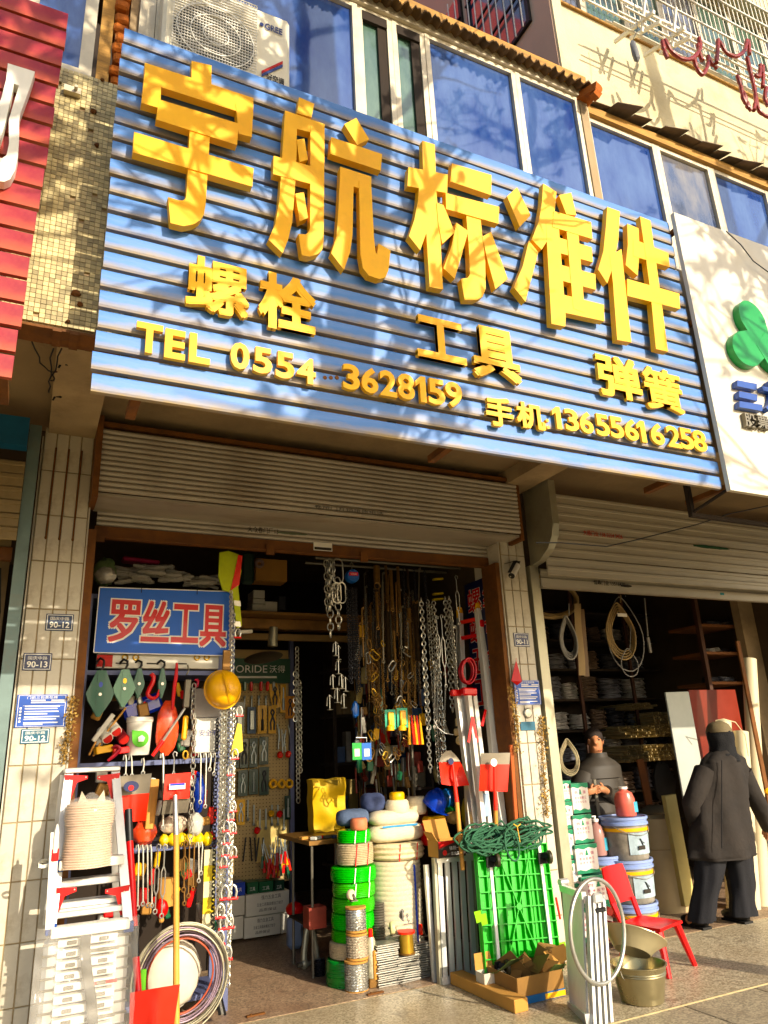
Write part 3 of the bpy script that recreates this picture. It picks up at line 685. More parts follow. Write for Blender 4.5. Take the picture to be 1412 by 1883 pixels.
def smear(px0, py0, px1, py1, Y, h, m, par):
    b = B(); a = P(px0, py0, Y); c = P(px1, py1, Y); n = 14; top = []; bot = []; z0, z1 = a.z, c.z
    for i in range(n+1):
        t = i/n; x = a.x+(c.x-a.x)*t; z = z0+(z1-z0)*t; w = h*math.sin(math.pi*min(1, max(.08, t)))**.4*rnd.uniform(.7, 1)
        top.append((x, Y, z+w/2)); bot.append((x, Y, z-w/2))
    b.add(top+bot, [(i, i+n+1, i+n+2, i+1) for i in range(n)]); b.build('paint_smear', m, par)
M_smear = mat('grey_green_paint', '#5d6450', .8, var=.2); M_gpaint = mat('dark_green_paint', '#1f4a2c', .7, var=.15)
smear(590, 966, 712, 975, 5.013, .028, M_smear, s1); smear(510, 979, 566, 983, 5.012, .022, M_smear, s1)
s2 = shutter('roller_shutter', 'pale roller shutter with painted phone numbers over the right shop', 3.83, 7.6, 2.84, 3.62, 4.72, 2.76, 4.86, M_shut2, M_shut2, .082, prof='flat')
# rounded side plate at the left end of the right shutter
b = B(); X = 3.76; prof = [(4.85, 3.60), (4.50, 3.60), (4.50, 3.22), (4.53, 3.12), (4.60, 3.03), (4.72, 2.96), (4.85, 2.94)]
b.prism([(X, y, z) for y, z in prof], (.012, 0, 0))
for i in range(len(prof)-1):
    (y0, z0), (y1, z1) = prof[i], prof[i+1]
    if i: b.prism([(X+.013, y0, z0), (X+.013, y1, z1), (X+.013, y1+.01, z1+.004), (X+.013, y0+.01, z0+.004)], (.055, 0, 0))
b.build('side_plate', M_silver, s2)
B().box(3.735, 3.80, 4.83, 4.93, 0, 2.94).build('guide', M_silver, s2); B().box(3.801, 3.845, 4.86, 4.93, 0, 2.96).build('guide', M_silver, s2)
b = B(); ptext(b, '大顺门业 138 5554 3426', 1073, 984, 1145, 991, 974, 4.702, 0, .01); b.build('lettering', M_redink, s2, smooth=0)
b = B(); ptext(b, '恒鑫门业 13516420', 1092, 1075, 1150, 1081, 1066, 4.84, 0, .014); b.build('lettering', M_ink, s2, smooth=0)
smear(1142, 1077, 1162, 1078, 4.838, .03, M_ink, s2)
smear(1275, 1003, 1342, 1010, 4.703, .035, M_gpaint, s2)
a = P(1325, 1092, 4.84); B().box(a.x, a.x+.05, 4.842, 4.844, a.z-.01, a.z+.012).build('sticker', mat('teal_sticker', '#3f8f9a', .5), s2)
s3 = shutter('roller_shutter', 'weathered shutter of the shop at the far left edge', -3.2, -.13, 2.80, 3.35, 4.70, 2.72, 4.90, mat('shutter_slat_dull', '#8c7a58', .55, .2, var=.25, scale=4, dirt=.6, dirtcol='#4d5a58', dscale=4), M_bar, .085, prof='flat')
B().box(-3.2, -.13, 4.60, 4.69, 3.37, 3.56).build('box_cover', mat('blue_cover', '#1f5574', .5, var=.2), s3)
B().box(-.128, -.06, 4.72, 4.93, 0, 3.57).build('guide', mat('blue_grey_post', '#6d7f7c', .55, .2, var=.2, dirt=.5, dirtcol='#6b4a2a'), s3)
# dark clutter behind the left shutter
for i in range(6):
    b = B(); x = -.2-.03*i; b.tube([(x+rnd.uniform(-.02, .02), 5.1+.03*i, 2.72-.28*k) for k in range(9)], .008, 5)
    b.build('hanging_cable', M_black, label=('first', 'second', 'third', 'fourth', 'fifth', 'sixth')[i]+' black cable from the right in the far left doorway', category='cable', group='cables in the far left doorway')
B().box(-.50, -.17, 5.3, 5.32, 2.1, 2.9).build('wall_panel', M_soff, bld)
# ================================================================== air conditioner on the ledge
M_acw = mat('ac_cream_paint', '#e4dcc4', .45, var=.05, scale=4, dirt=.25, dirtcol='#b8a47a', dscale=3)
AY = 2.90
ax0, ax1 = P(297, 70, AY).x, P(534, 90, AY).x; az0, az1 = 4.742, P(533, 36, AY).z
ac = thing('air_conditioner', 'cream outdoor air conditioner unit behind the top of the blue sign', 'air conditioner', ((ax0+ax1)/2, AY+.14, az0))
b = B(); b.cbox(((ax0+ax1)/2, AY+.10, (az0+az1)/2), (ax1-ax0, .19, az1-az0), bev=.018); b.build('casing', M_acw, ac)
gx0, gx1 = P(316, 60, AY).x, P(470, 90, AY).x; gz0, gz1 = az0+.03, az1-.03
gc = Vector(((gx0+gx1)/2, AY, (gz0+gz1)/2)); gr = min(gx1-gx0, gz1-gz0)/2
B().cyl((gc.x, AY+.003, gc.z), (gc.x, AY-.002, gc.z), gr*.98, n=32).build('fan_opening', M_black, ac)
f = B()
for k in range(3):
    m_ = Matrix.Rotation(k*2.094, 4, 'Y'); pts = [gc+Vector((0, -.004, 0))+m_@Vector(p) for p in ((.02, 0, 0), (.06, 0, .10), (.0, 0, gr*.9), (-.09, 0, gr*.75), (-.03, 0, .04))]; f.prism(pts, (0, .0015, 0))
f.cyl((gc.x, AY-.003, gc.z), (gc.x, AY-.012, gc.z), .04, n=16); f.build('fan', M_steel, ac)
b = B(); nb = 34
for i in range(nb):
    z = gz0+(gz1-gz0)*i/(nb-1); b.box(gx0, gx1, AY-.024, AY-.020, z-.002, z+.002)
for i in range(30):
    x = gx0+(gx1-gx0)*i/29; b.box(x-.0016, x+.0016, AY-.0198, AY-.016, gz0, gz1)
for r in (.3, .6, .92):
    b.tube([gc+Vector((math.cos(t)*gr*r, -.027, math.sin(t)*gr*r)) for t in [2*math.pi*k/28 for k in range(28)]], .003, 4, closed=True)
b.build('grille', M_white, ac, kind='stuff')
b = B(); ptext(b, 'GREE', 487, 53, 519, 63, 42, AY-.001, .002, .015); b.build('lettering', mat('navy_print', '#2b3a72', .4), ac)
b = B(); c = P(481, 45, AY-.002); b.cyl((c.x, AY-.001, c.z), (c.x, AY-.004, c.z), .012, n=14); b.build('logo', MATS['navy_print'], ac)
for i, m_ in enumerate((M_redink, MATS['navy_print'])):
    b = B(); b.prism([P(481, 130+i*6, AY-.003), P(520, 112+i*6, AY-.003), P(520, 117+i*6, AY-.003), P(481, 135+i*6, AY-.003)], (0, .002, 0)); b.build('stripe', m_, ac)
b = B(); ptext(b, '好空调', 490, 146, 522, 150, 134, AY-.001, .002, .01); b.build('lettering', M_ink, ac)
# ================================================================== upper right: balcony glazing, cage, drying rack, sausages
zsill = P(1228, 105, YU).z
ztop = P(1392, 14, YU).z
for i in range(7):
    x = XU+.02+i*.55
    window(x, x+.548, zsill+.01, ztop, YU+.22, M_glassg if i % 3 else M_glassd, fr=.035)
B().box(XU, 10, YU-.002, YU+.25, ztop+.005, 14).build('upper_wall', M_cream, bld)
B().box(XU+.05, 10, YU-.02, YU+.22, zsill+.002, zsill+.03).build('window_sill', M_woodtrim, bld)
M_bars = mat('white_bar_paint', '#d9d3c4', .5, .1, var=.1, scale=9, dirt=.35, dirtcol='#8d6b45', dscale=8)
CY_ = YU-.10
cage = thing('window_cage', 'white barred security cage over the upper right balcony windows', 'window cage', (XU+1.5, CY_, zsill))
cx0, cx1 = XU+.12, XU+3.3
for i in range(9):
    z = zsill+.03+i*(ztop-zsill)/6.0
    if z < ztop+.2: B().box(cx0, cx1, CY_-.012, CY_+.002, z, z+.016).build('rail', M_bars, cage)
for i in range(46):
    x = cx0+.02+i*.069; B().cyl((x, CY_+.008, zsill+.02), (x, CY_+.008, ztop+.05), .006, n=6).build('bar', M_bars, cage)
RY = YU-.42
rack = thing('drying_rack', 'white tubular drying rack jutting out under the barred balcony', 'drying rack', (XU+1.8, RY, zsill))
def zrack(px, py, Y): return P(px, py, Y).z
zr1 = P(1290, 85, RY).z
for k, (dy, dz) in enumerate(((0, 0), (.07, .035), (.14, .0), (.21, .10), (.05, .16))):
    B().cyl((P(1150, 20, RY).x, RY+dy, zr1+dz), (XU+3.2, RY+dy, zr1+dz), .010, n=8).build('rail', M_bars, rack)
for px, py in ((1195, 60), (1238, 30)):
    x = P(px, py, RY).x
    b = B(); b.cbox((x, RY+.14, zr1+.06), (.025, .46, .03), (.35, 0, 0)); b.cbox((x+.005, RY+.02, zr1+.1), (.02, .02, .36), (.3, 0, .1)); b.build('arm', M_white, rack)
    b = B(); b.cbox((x+.08, RY+.1, zr1+.02), (.02, .36, .03), (.5, 0, 0)); b.build('arm', M_white, rack)
# grey folded umbrella hanging on a wire
um = P(1172, 95, RY)
u = thing('folded_umbrella', 'grey folded umbrella hanging by a wire beside the drying rack', 'umbrella', um+Vector((0, 0, -.2)))
b = B(); p0 = P(1161, 75, RY); p1 = P(1176, 130, RY); b.lathe([(.006, 0), (.022, -.03), (.030, -.12), (.026, -.19), (.006, -.215)], (p0.x, RY, p0.z), 10, m=Matrix.Rotation(-.12, 4, 'Y'), wob=.25); b.build('canopy', mat('grey_cloth', '#77787a', .8, var=.2), u)
b = B(); b.tube([P(1165, 0, RY), P(1170, 30, RY), P(1172, 55, RY), P(1163, 75, RY)], .003, 5); b.build('wire', M_black, u)
M_saus = mat('cured_sausage', '#7d2a20', .4, var=.55, scale=55, coat=.3)
def sausage(paths, label, dy=0.0):
    b = B()
    for path in paths:
        pts = [P(x, y, RY-.03+dy) for x, y in path]
        # smooth resample
        out = []
        n = len(pts)
        for i in range(n-1):
            p0, p1, p2, p3 = pts[max(i-1, 0)], pts[i], pts[i+1], pts[min(i+2, n-1)]
            for k in range(7):
                t = k/7; out.append(.5*((2*p1)+(p2-p0)*t+(2*p0-5*p1+4*p2-p3)*t*t+(3*p1-p0-3*p2+p3)*t**3))
        out.append(pts[-1])
        L = 0; rads = []; link = .11
        for i, p in enumerate(out):
            if i: L += (p-out[i-1]).length
            u_ = (L % link)/link; rads.append(.019*(.55+.45*min(1, math.sin(math.pi*u_)*2.2))*rnd.uniform(.92, 1.08))
        b.tube(out, .011, 8, rads=rads)
    b.build('sausage_string', M_saus, label=label, category='sausages', group='sausages drying under the balcony')
sausage([[(1217, 74), (1221, 92), (1227, 107)]], 'short single sausage hanging at the left end of the drying rack')
sausage([[(1222, 72), (1234, 94), (1256, 109), (1275, 106), (1287, 88), (1285, 70)]], 'sausage string in a wide loop, leftmost of the loops', .01)
sausage([[(1275, 106), (1282, 127), (1292, 137), (1301, 120), (1302, 104)], [(1283, 80), (1286, 98), (1291, 112)]], 'small sausage loop hanging below the leftmost wide loop', .02)
sausage([[(1302, 104), (1309, 118), (1318, 126)]], 'short sausage end pointing right beside the small loop', .03)
sausage([[(1320, 72), (1319, 95), (1317, 116)], [(1323, 76), (1335, 96), (1352, 104), (1368, 94), (1373, 74)]], 'sausage string in a wide loop in the middle of the rack', .0)
sausage([[(1376, 74), (1378, 100)], [(1373, 104), (1379, 130), (1384, 150), (1389, 178), (1386, 203)]], 'long sausage string hanging straight down near the right edge', .01)
sausage([[(1355, 138), (1362, 160), (1366, 180), (1376, 199)], [(1366, 168), (1374, 190), (1381, 204)]], 'doubled sausage string hanging lowest, left of the long straight one', .02)
sausage([[(1389, 178), (1396, 204), (1412, 215), (1425, 215)]], 'sausage end curling off at the right edge of the picture', .03)
sausage([[(1388, 138), (1396, 140), (1398, 120)], [(1402, 120), (1403, 142), (1402, 160)], [(1409, 160), (1406, 180), (1412, 195)]], 'knotted sausage cluster at the far right of the rack', .0)

# ================================================================== street trees behind the camera: their leaf shade falls on the front
M_bark = mat('plane_bark', '#6f6450', .9, var=.3, scale=5, bump=.3)
M_leaf = mat('dry_leaf', '#5b5a26', .7, var=.4, scale=3, isl=.5)
def street_tree(base, h, seed, nleaf, lab, spread=2.6, zlo=5.6, rt=.16, nlimb=20):
    rr = random.Random(seed)
    t = thing('street_tree', lab, 'tree', base, 'street trees across from the shops')
    b = B(); base = Vector(base)
    tr = [base+Vector((rr.uniform(-.03, .03)*k, rr.uniform(-.03, .03)*k, h*k/8)) for k in range(9)]
    b.tube(tr, rt, 12, rads=[rt*(1.25 if k == 0 else 1-.055*k) for k in range(9)])
    b.build('trunk', M_bark, t)
    lb = B(); tips = []
    for i in range(nlimb):
        z = zlo-.5+(3.0*rr.random() if i < nlimb*.7 else 3.0+(h-zlo-3.2)*rr.random()); a = rr.uniform(0, 2*math.pi); o = base+Vector((0, 0, z)); L = spread*rr.uniform(.55, 1.05)
        pts = [o]; d = Vector((math.cos(a), math.sin(a), rr.uniform(.3, .8))).normalized()
        for k in range(6):
            d = (d+Vector((rr.uniform(-.25, .25), rr.uniform(-.25, .25), rr.uniform(-.12, .2)))).normalized(); pts.append(pts[-1]+d*L/6)
        lb.tube(pts, .05, 7, rads=[.055*(1-k/7.5) for k in range(7)])
        for k in range(2, 7):
            for q in range(3):
                d2 = (d+Vector((rr.uniform(-1, 1), rr.uniform(-1, 1), rr.uniform(-.7, .8)))).normalized(); l2 = rr.uniform(.4, .95); p = pts[k]; tw = [p]
                for s_ in range(3):
                    d2 = (d2+Vector((rr.uniform(-.3, .3), rr.uniform(-.3, .3), rr.uniform(-.3, .2)))).normalized(); tw.append(tw[-1]+d2*l2/3)
                lb.tube(tw, .01, 4, rads=[.014, .010, .007, .004]); tips += tw[1:]
    lb.build('limb', M_bark, t)
    cb = B(); leaf = [(0, 0), (.35, .1), (.5, .45), (.22, .42), (0, 1.0), (-.22, .42), (-.5, .45), (-.35, .1)]
    for i in range(nleaf):
        p = rr.choice(tips)+Vector((rr.uniform(-.12, .12), rr.uniform(-.12, .12), rr.uniform(-.15, .05)))
        s_ = rr.uniform(.12, .21); m_ = Euler((rr.uniform(0, 6.28), rr.uniform(-1, 1), rr.uniform(0, 6.28))).to_matrix()
        cb.add([p+m_@Vector((x*s_, y*s_, .12*s_*abs(x))) for x, y in leaf], [tuple(range(8))])
    cb.build('crown', M_leaf, t, smooth=0)
    return t
tx = P(660, 640, YS).x + (YS+.6)*math.tan(SUN_AZ)
street_tree((tx, -.6, -.16), 12.5, 5, 480, 'tall bare-trunked street tree standing beside the viewpoint, nearest the blue sign', 1.75, 4.2, .15, 24)
street_tree((1.0, -1.7, -.16), 11.5, 11, 620, 'street tree behind the viewpoint to the left, with sparse dry leaves', 1.9, 4.4, .11, 26)
street_tree((6.4, -.8, -.16), 13, 23, 420, 'street tree behind the viewpoint to the right, with long bare limbs', 2.3, 4.6, .12, 22)
# ================================================================== helpers for hardware goods
M_chain = mat('galvanised_chain', '#c9c6b8', .32, .75, var=.15, scale=20)
M_bchain = mat('black_chain', '#2c2c2f', .4, .6, var=.2, scale=20)
M_brass = mat('yellow_zinc', '#c9a24a', .35, .7, var=.2)
M_zinc = mat('zinc_steel', '#b9b7ad', .35, .75, var=.15, scale=12)
M_alu = mat('brushed_aluminium', '#d3d3cf', .34, .6, var=.06, scale=9, stretch=(4, 4, .4))
M_redp = mat('red_paint', '#c8180f', .4, var=.08, coat=.2)
M_redpl = mat('red_plastic', '#d81c14', .36, var=.05, coat=.2)
M_orange = mat('orange_red_paint', '#e23a12', .42, var=.08, coat=.15, dirt=.15, dirtcol='#a03010')
M_wood = mat('pale_wood', '#c9924c', .55, var=.18, scale=6, stretch=(4, 4, .5))
M_rack = mat('blue_grey_rack', '#5d6486', .5, .1, var=.12, dirt=.25, dirtcol='#3c3a40')
M_card = mat('cardboard', '#b98a4c', .85, var=.1, scale=5, bump=.05)
M_cardd = mat('cardboard_dark', '#8d6a3c', .85, var=.15, scale=5)
M_carton = mat('white_carton', '#d8d5c8', .7, var=.05, scale=4, dirt=.15, dirtcol='#a89b7d')
M_bluep = mat('blue_plastic', '#1d3fb0', .35, var=.1, coat=.3)
M_yel = mat('yellow_plastic', '#e8b010', .4, var=.06, coat=.25)
M_yelb = mat('yellow_bag_fabric', '#d9b21a', .6, var=.1, scale=9, bump=.2, bscale=18)
M_greenp = mat('green_pack', '#1f5a3a', .35, var=.12, coat=.4)
M_film = mat('clear_film', '#e8e4da', .12, var=.03, alpha=.22)
M_film2 = mat('milky_film', '#e6d9c0', .25, var=.06, alpha=.5)
M_grnw = mat('bright_green_wire', '#17b012', .28, var=.1, scale=5, coat=.4)
M_rope = mat('white_rope', '#d9cba6', .8, var=.15, scale=40, bump=.4, bscale=90)
M_grope = mat('dark_green_rope', '#2e5a40', .75, var=.25, scale=60, bump=.4, bscale=120)
M_hoist = mat('blue_enamel', '#1d55a0', .35, var=.1, coat=.4)
M_rust = mat('brown_steel', '#7a5a30', .5, .5, var=.3, scale=10)
M_navy = mat('navy_enamel', '#1b2550', .4, var=.1, coat=.3)
ORD = 'first second third fourth fifth sixth seventh eighth ninth tenth eleventh twelfth thirteenth fourteenth fifteenth sixteenth seventeenth eighteenth nineteenth twentieth'.split()
def ordn(i):
    if i < 20: return ORD[i]
    t, u_ = divmod(i+1, 10); w = 'x x twenty thirty forty fifty sixty seventy eighty'.split()[t]
    return w[:-1]+'ieth' if u_ == 0 else w+'-'+ORD[u_-1]
def link_pts(L, W, n=7):
    pts = []; r = W/2; s_ = L/2-r
    for k in range(n): t = math.pi*k/(n-1); pts.append((math.cos(t)*r, math.sin(t)*r+s_))
    for k in range(n): t = math.pi+math.pi*k/(n-1); pts.append((math.cos(t)*r, math.sin(t)*r-s_))
    return pts
CH = {}
def chain_mesh(n, L, wire, m):
    k = (n, L, wire, m.name)
    if k in CH: return CH[k]
    b = B(); pitch = L-2.1*wire; lp = link_pts(L-wire, L*.62, 5)
    for i in range(n):
        z = -i*pitch-L/2; a = (i % 2)*math.pi/2+.35; ca, sa = math.cos(a), math.sin(a)
        b.tube([(x*ca, x*sa, z+y) for x, y in lp], wire/2, 5, closed=True)
    CH[k] = b.mesh('hanging_chain', m, 60); return CH[k]
def chain(px, py0, py1, Y, label, L=.034, wire=.006, m=None, group='chains hanging in the shop', name='hanging_chain', sway=.0):
    a = P(px, py0, Y); c = P(px, py1, Y); m = m or M_chain
    n = max(3, int((a.z-c.z)/(L-2.1*wire)))
    return put(chain_mesh(n, L, wire, m), name, None, a, (sway, rnd.uniform(-.01, .01), rnd.uniform(0, 3)), label=label, category='chain', group=group)
def one(b, name, m, label, cat, group=None, **k):
    t = dict(label=label, category=cat)
    if group: t['group'] = group
    return b.build(name, m, None, **t, **k)
def carton(px0, py0, px1, py1, Y, dep, label, m=None, name='carton', print_=None, group=None, pm=None, bev=.004):
    x0, x1, z0, z1 = prect(px0, py0, px1, py1, Y)
    t = thing(name, label, 'box', ((x0+x1)/2, Y+dep/2, z0), group)
    B().cbox(((x0+x1)/2, Y+dep/2, (z0+z1)/2), (x1-x0, dep, z1-z0), bev=bev).build('carton_body', m or M_carton, t)
    if print_:
        for txt, u0, v0, u1, v1, mm in print_:
            b = B()
            if txt == '#': b.box(x0+(x1-x0)*u0, x0+(x1-x0)*u1, Y-.0022, Y-.0006, z0+(z1-z0)*v0, z0+(z1-z0)*v1)
            else: text(b, txt, (x0+(x1-x0)*u0, Y-.003, z0+(z1-z0)*v0), ((x1-x0)*(u1-u0), 0, 0), (0, 0, (z1-z0)*(v1-v0)))
            b.build('print', mm, t, smooth=0)
    return t
# ================================================================== door number plates and notices on the pillars
def plate(px0, py0, px1, py1, street, num, label, m=None, Y=4.838, worn=False, tilt=0.0):
    x0, x1, z0, z1 = prect(px0, py0, px1, py1, Y); w, h = x1-x0, z1-z0
    t = thing('door_number_plate', label, 'number plate', ((x0+x1)/2, Y, z0))
    B().cbox(((x0+x1)/2, Y, (z0+z1)/2), (w, .004, h), (0, tilt, 0), bev=.0015).build('plate', m or M_navy, t)
    b = B(); f = .0035; i = .006; y = Y-.0028
    for a_ in ((x0+i, x1-i, z0+i, z0+i+f), (x0+i, x1-i, z1-i-f, z1-i), (x0+i, x0+i+f, z0+i+f, z1-i-f), (x1-i-f, x1-i, z0+i+f, z1-i-f)): b.box(a_[0], a_[1], y, y+.0006, a_[2], a_[3])
    b.build('border', M_print, t)
    b = B(); text(b, street, (x0+w*.16, y, z0+h*.62), (w*.68, 0, 0), (0, 0, h*.20)); b.build('lettering', M_print, t, smooth=0)
    b = B(); text(b, num, (x0+w*.14, y, z0+h*.17), (w*.72, 0, 0), (0, 0, h*.36), offset=.02); b.build('numerals', M_print, t, smooth=0)
    return t
plate(84, 1129, 135, 1160, '国庆中路', '90-12', 'faded navy house number plate 90-12, upper one on the left pillar', mat('navy_faded', '#38455f', .5, var=.3))
plate(42, 1201, 95, 1233, '国庆中路', '90-13', 'navy house number plate 90-13 on the left pillar')
plate(945, 1164, 973, 1189, '国庆中路', '90-11', 'navy house number plate 90-11 on the right pillar')
plate(38, 1340, 91, 1367, '国庆中路', '90-12', 'teal worn house number plate 90-12, lowest on the left pillar', mat('teal_plate', '#2c6076', .5, var=.25))
M_notice = mat('blue_notice', '#1c4ea8', .4, var=.08, coat=.2)
def notice(px0, py0, px1, py1, label, Y=4.838):
    x0, x1, z0, z1 = prect(px0, py0, px1, py1, Y); w, h = x1-x0, z1-z0
    t = thing('notice_plate', label, 'notice', ((x0+x1)/2, Y, z0))
    B().cbox(((x0+x1)/2, Y, (z0+z1)/2), (w, .004, h), bev=.0015).build('plate', M_notice, t); y = Y-.0028
    b = B(); text(b, '门前三包责任牌', (x0+w*.2, y, z0+h*.86), (w*.6, 0, 0), (0, 0, h*.09)); b.build('heading', M_print, t, smooth=0)
    b = B(); b.box(x0+w*.28, x0+w*.56, y, y+.0005, z0+h*.80, z0+h*.835); b.box(x0+w*.68, x0+w*.95, y, y+.0005, z0+h*.80, z0+h*.835); b.box(x0+w*.28, x0+w*.95, y, y+.0005, z0+h*.735, z0+h*.775)
    for k, (v, l_) in enumerate(((.62, .92), (.55, .86), (.46, .90), (.39, .6), (.30, .93), (.23, .85), (.12, .9), (.07, .5))):
        b.box(x0+w*.17, x0+w*(.17+.75*l_), y, y+.0005, z0+h*v, z0+h*(v+.032))
    b.build('print_block', M_print, t, kind='stuff')
    b = B()
    for a_ in ((.03, .97, .02, .03), (.03, .97, .965, .975), (.03, .04, .03, .965), (.96, .97, .03, .965), (.13, .94, .655, .662)): b.box(x0+w*a_[0], x0+w*a_[1], y, y+.0005, z0+h*a_[2], z0+h*a_[3])
    b.build('border', M_print, t)
    b = B()
    for k in range(5): b.box(x0+w*.07, x0+w*.11, y, y+.0005, z0+h*(.15+.1*k), z0+h*(.21+.1*k))
    b.build('side_print', M_print, t, kind='stuff')
    return t
notice(29, 1277, 122, 1337, 'blue printed notice plate on the left pillar under the number plates')
notice(946, 1251, 993, 1296, 'blue printed notice plate on the right pillar')
a = P(971, 1311, 4.83); b = B(); b.lathe([(.0, 0), (.036, 0), (.038, .006), (.030, .012), (0, .013)], (a.x, 4.836, a.z), 22, m=Matrix.Rotation(R(90), 4, 'X')); one(b, 'wall_bell', M_zinc, 'round metal bell cover below the blue notice on the right pillar', 'bell')
x0, x1, z0, z1 = prect(957, 1327, 984, 1343, 4.838); b = B(); b.cbox(((x0+x1)/2, 4.838, (z0+z1)/2), (x1-x0, .004, z1-z0), bev=.001); one(b, 'torn_plate', MATS['teal_plate'], 'small torn teal plate below the round bell on the right pillar', 'plate')
# red pennant on the right pillar
b = B(); b.prism([P(949, 1214, 4.82), P(960, 1253, 4.80), P(951, 1260, 4.83), P(940, 1252, 4.83)], (0, .003, 0)); b.tube([P(949, 1210, 4.825), P(949, 1218, 4.822)], .002, 5)
one(b, 'red_pennant', M_redp, 'small red pennant hanging on the right pillar above the blue notice', 'pennant')
# dried foam-like ivy along pillar edges
M_ivy = mat('dried_ivy', '#a5854c', .9, var=.35, isl=.5)
def ivy(pts, n, spread, label):
    b = B()
    for i in range(n):
        k = rnd.uniform(0, len(pts)-1.001); j = int(k); f_ = k-j; (x0, y0), (x1, y1) = pts[j], pts[j+1]
        p = P(x0+(x1-x0)*f_+rnd.gauss(0, spread), y0+(y1-y0)*f_+rnd.uniform(-4, 4), 4.835-rnd.random()*.03)
        s_ = rnd.uniform(.008, .02); m_ = Euler((rnd.uniform(0, 6), rnd.uniform(0, 6), rnd.uniform(0, 6))).to_matrix()
        b.add([p+m_@Vector(v) for v in ((0, 0, 0), (s_*.5, s_*.1, s_*.3), (0, s_*.2, s_), (-s_*.5, 0, s_*.35))], [(0, 1, 2, 3)])
    for i in range(len(pts)-1):
        b.tube([P(pts[i][0]+rnd.uniform(-2, 2), pts[i][1], 4.83), P(pts[i+1][0]+rnd.uniform(-2, 2), pts[i+1][1], 4.83)], .004, 5)
    one(b, 'dried_ivy', M_ivy, label, 'ivy', smooth=0)
ivy([(134, 1280), (132, 1310), (128, 1340), (122, 1370), (118, 1400)], 420, 5, 'strip of dried brown ivy on the right edge of the left pillar')
ivy([(938, 1262), (943, 1290), (949, 1320), (950, 1350), (952, 1385)], 350, 3, 'dried brown ivy along the left edge of the right pillar')
ivy([(997, 1318), (997, 1350), (999, 1400), (1001, 1450), (1005, 1500)], 520, 4, 'dried brown ivy along the right edge of the right pillar')
# slots, hooks and camera on pillars
for i in range(3):
    x = .035+i*.078; b = B(); b.cyl((x, 4.838, 3.48), (x-.006, 4.838, 2.86), .006, n=6); b.sph((x-.006, 4.838, 2.87), (.008, .006, .012), 6, 5)
    one(b, 'pillar_rod', M_rail, ('leftmost', 'middle', 'rightmost')[i]+' of three thin rusty rods on the upper left pillar', 'rod', 'rods on the upper left pillar')
b = B(); a = P(950, 1040, 4.80); c = P(936, 1068, 4.74); d = (c-a).normalized()
cam_t = thing('security_camera', 'white bullet security camera on the right pillar', 'security camera', a)
B().cyl(a, a+d*.14, .030, n=16).build('body', M_white, cam_t); B().cyl(a+d*.141, a+d*.146, .027, n=16).build('lens_plate', M_black, cam_t)
for s_ in (-1, 1): e = a+d*.147+Vector((s_*.010, 0, s_*.004)); B().cyl(e, e+d*.004, .006, n=10).build('lens', M_zinc, cam_t)
b = B(); b.cyl((a.x+.01, 4.842, a.z+.02), a+d*.03, .008, n=8); b.tube([a, a+Vector((.02, .02, .05)), a+Vector((-.05, .035, .03)), a+Vector((-.09, .04, .02))], .004, 5); b.build('bracket', M_steel, cam_t)
b = B(); b.prism([a+Vector((-.035, -.01, .034)), a+Vector((.035, -.01, .034)), a+d*.16+Vector((.035, -.01, .032)), a+d*.16+Vector((-.035, -.01, .032))], (0, 0, .004)); b.build('hood', M_black, cam_t)

# ================================================================== display rack on the left of the doorway
RYK = 5.27
zsh = [P(280, 1233, RYK).z, P(280, 1398, RYK).z, P(280, 1557, RYK).z, .12]
rx0, rx1 = .345, 1.33
dr = thing('display_rack', 'blue-grey metal display rack filled with hardware, left of the doorway', 'rack', ((rx0+rx1)/2, RYK, 0))
for x in (rx0, rx1):
    for y in (RYK, RYK+.36): B().box(x-.02, x+.02, y, y+.035, .002, 2.62).build('post', M_rack, dr)
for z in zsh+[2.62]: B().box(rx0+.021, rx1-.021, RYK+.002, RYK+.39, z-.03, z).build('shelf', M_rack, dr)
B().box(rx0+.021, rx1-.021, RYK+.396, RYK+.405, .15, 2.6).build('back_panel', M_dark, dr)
# blue signboard with red characters
sb_ = thing('hanging_signboard', 'blue hanging signboard with white-edged red characters over the display rack', 'sign', (.85, 5.2, 2.3))
SBY = 5.20
c0 = P(172, 1200, SBY); c1 = P(424, 1206, SBY); c2 = P(427, 1088, SBY); c3 = P(183, 1080, SBY)
M_sbl = mat('signboard_blue', '#0a60c4', .45, var=.05)
B().prism([c0, c1, c2, c3], (0, .012, 0)).build('panel', M_sbl, sb_)
b = B()
for p, q in ((c0, c1), (c1, c2), (c2, c3), (c3, c0)): b.tube([p+Vector((0, -.002, 0)), q+Vector((0, -.002, 0))], .004, 4)
b.build('edge_trim', M_print, sb_)
def sbt(ch, u0, v0, u1, v1):
    o = c0.lerp(c1, u0)+(c3-c0)*v0; uu = (c1-c0)*(u1-u0); vv = (c3-c0)*(v1-v0)
    g = .013
    for i, (mm, e, y) in enumerate(((M_print, .0150, -.002), (M_redp, .0060, -.005))):
        b = B(); k = 0
        for dx, dz in ((-1, -1), (1, -1), (1, 1), (-1, 1), (0, -1), (0, 1), (-1, 0), (1, 0), (0, 0)):
            text(b, ch, o+Vector((g+dx*e, y-.00012*k, g+dz*e)), uu-Vector((2*g, 0, 0)), vv-Vector((0, 0, 2*g))); k += 1
        b.build('letter' if i else 'letter_edge', mm, sb_, smooth=0)
for ch, u0, v0, u1, v1 in (('罗', .08, .15, .31, .84), ('丝', .31, .17, .53, .85), ('工', .53, .17, .75, .82), ('具', .745, .12, .965, .83)): sbt(ch, u0, v0, u1, v1)
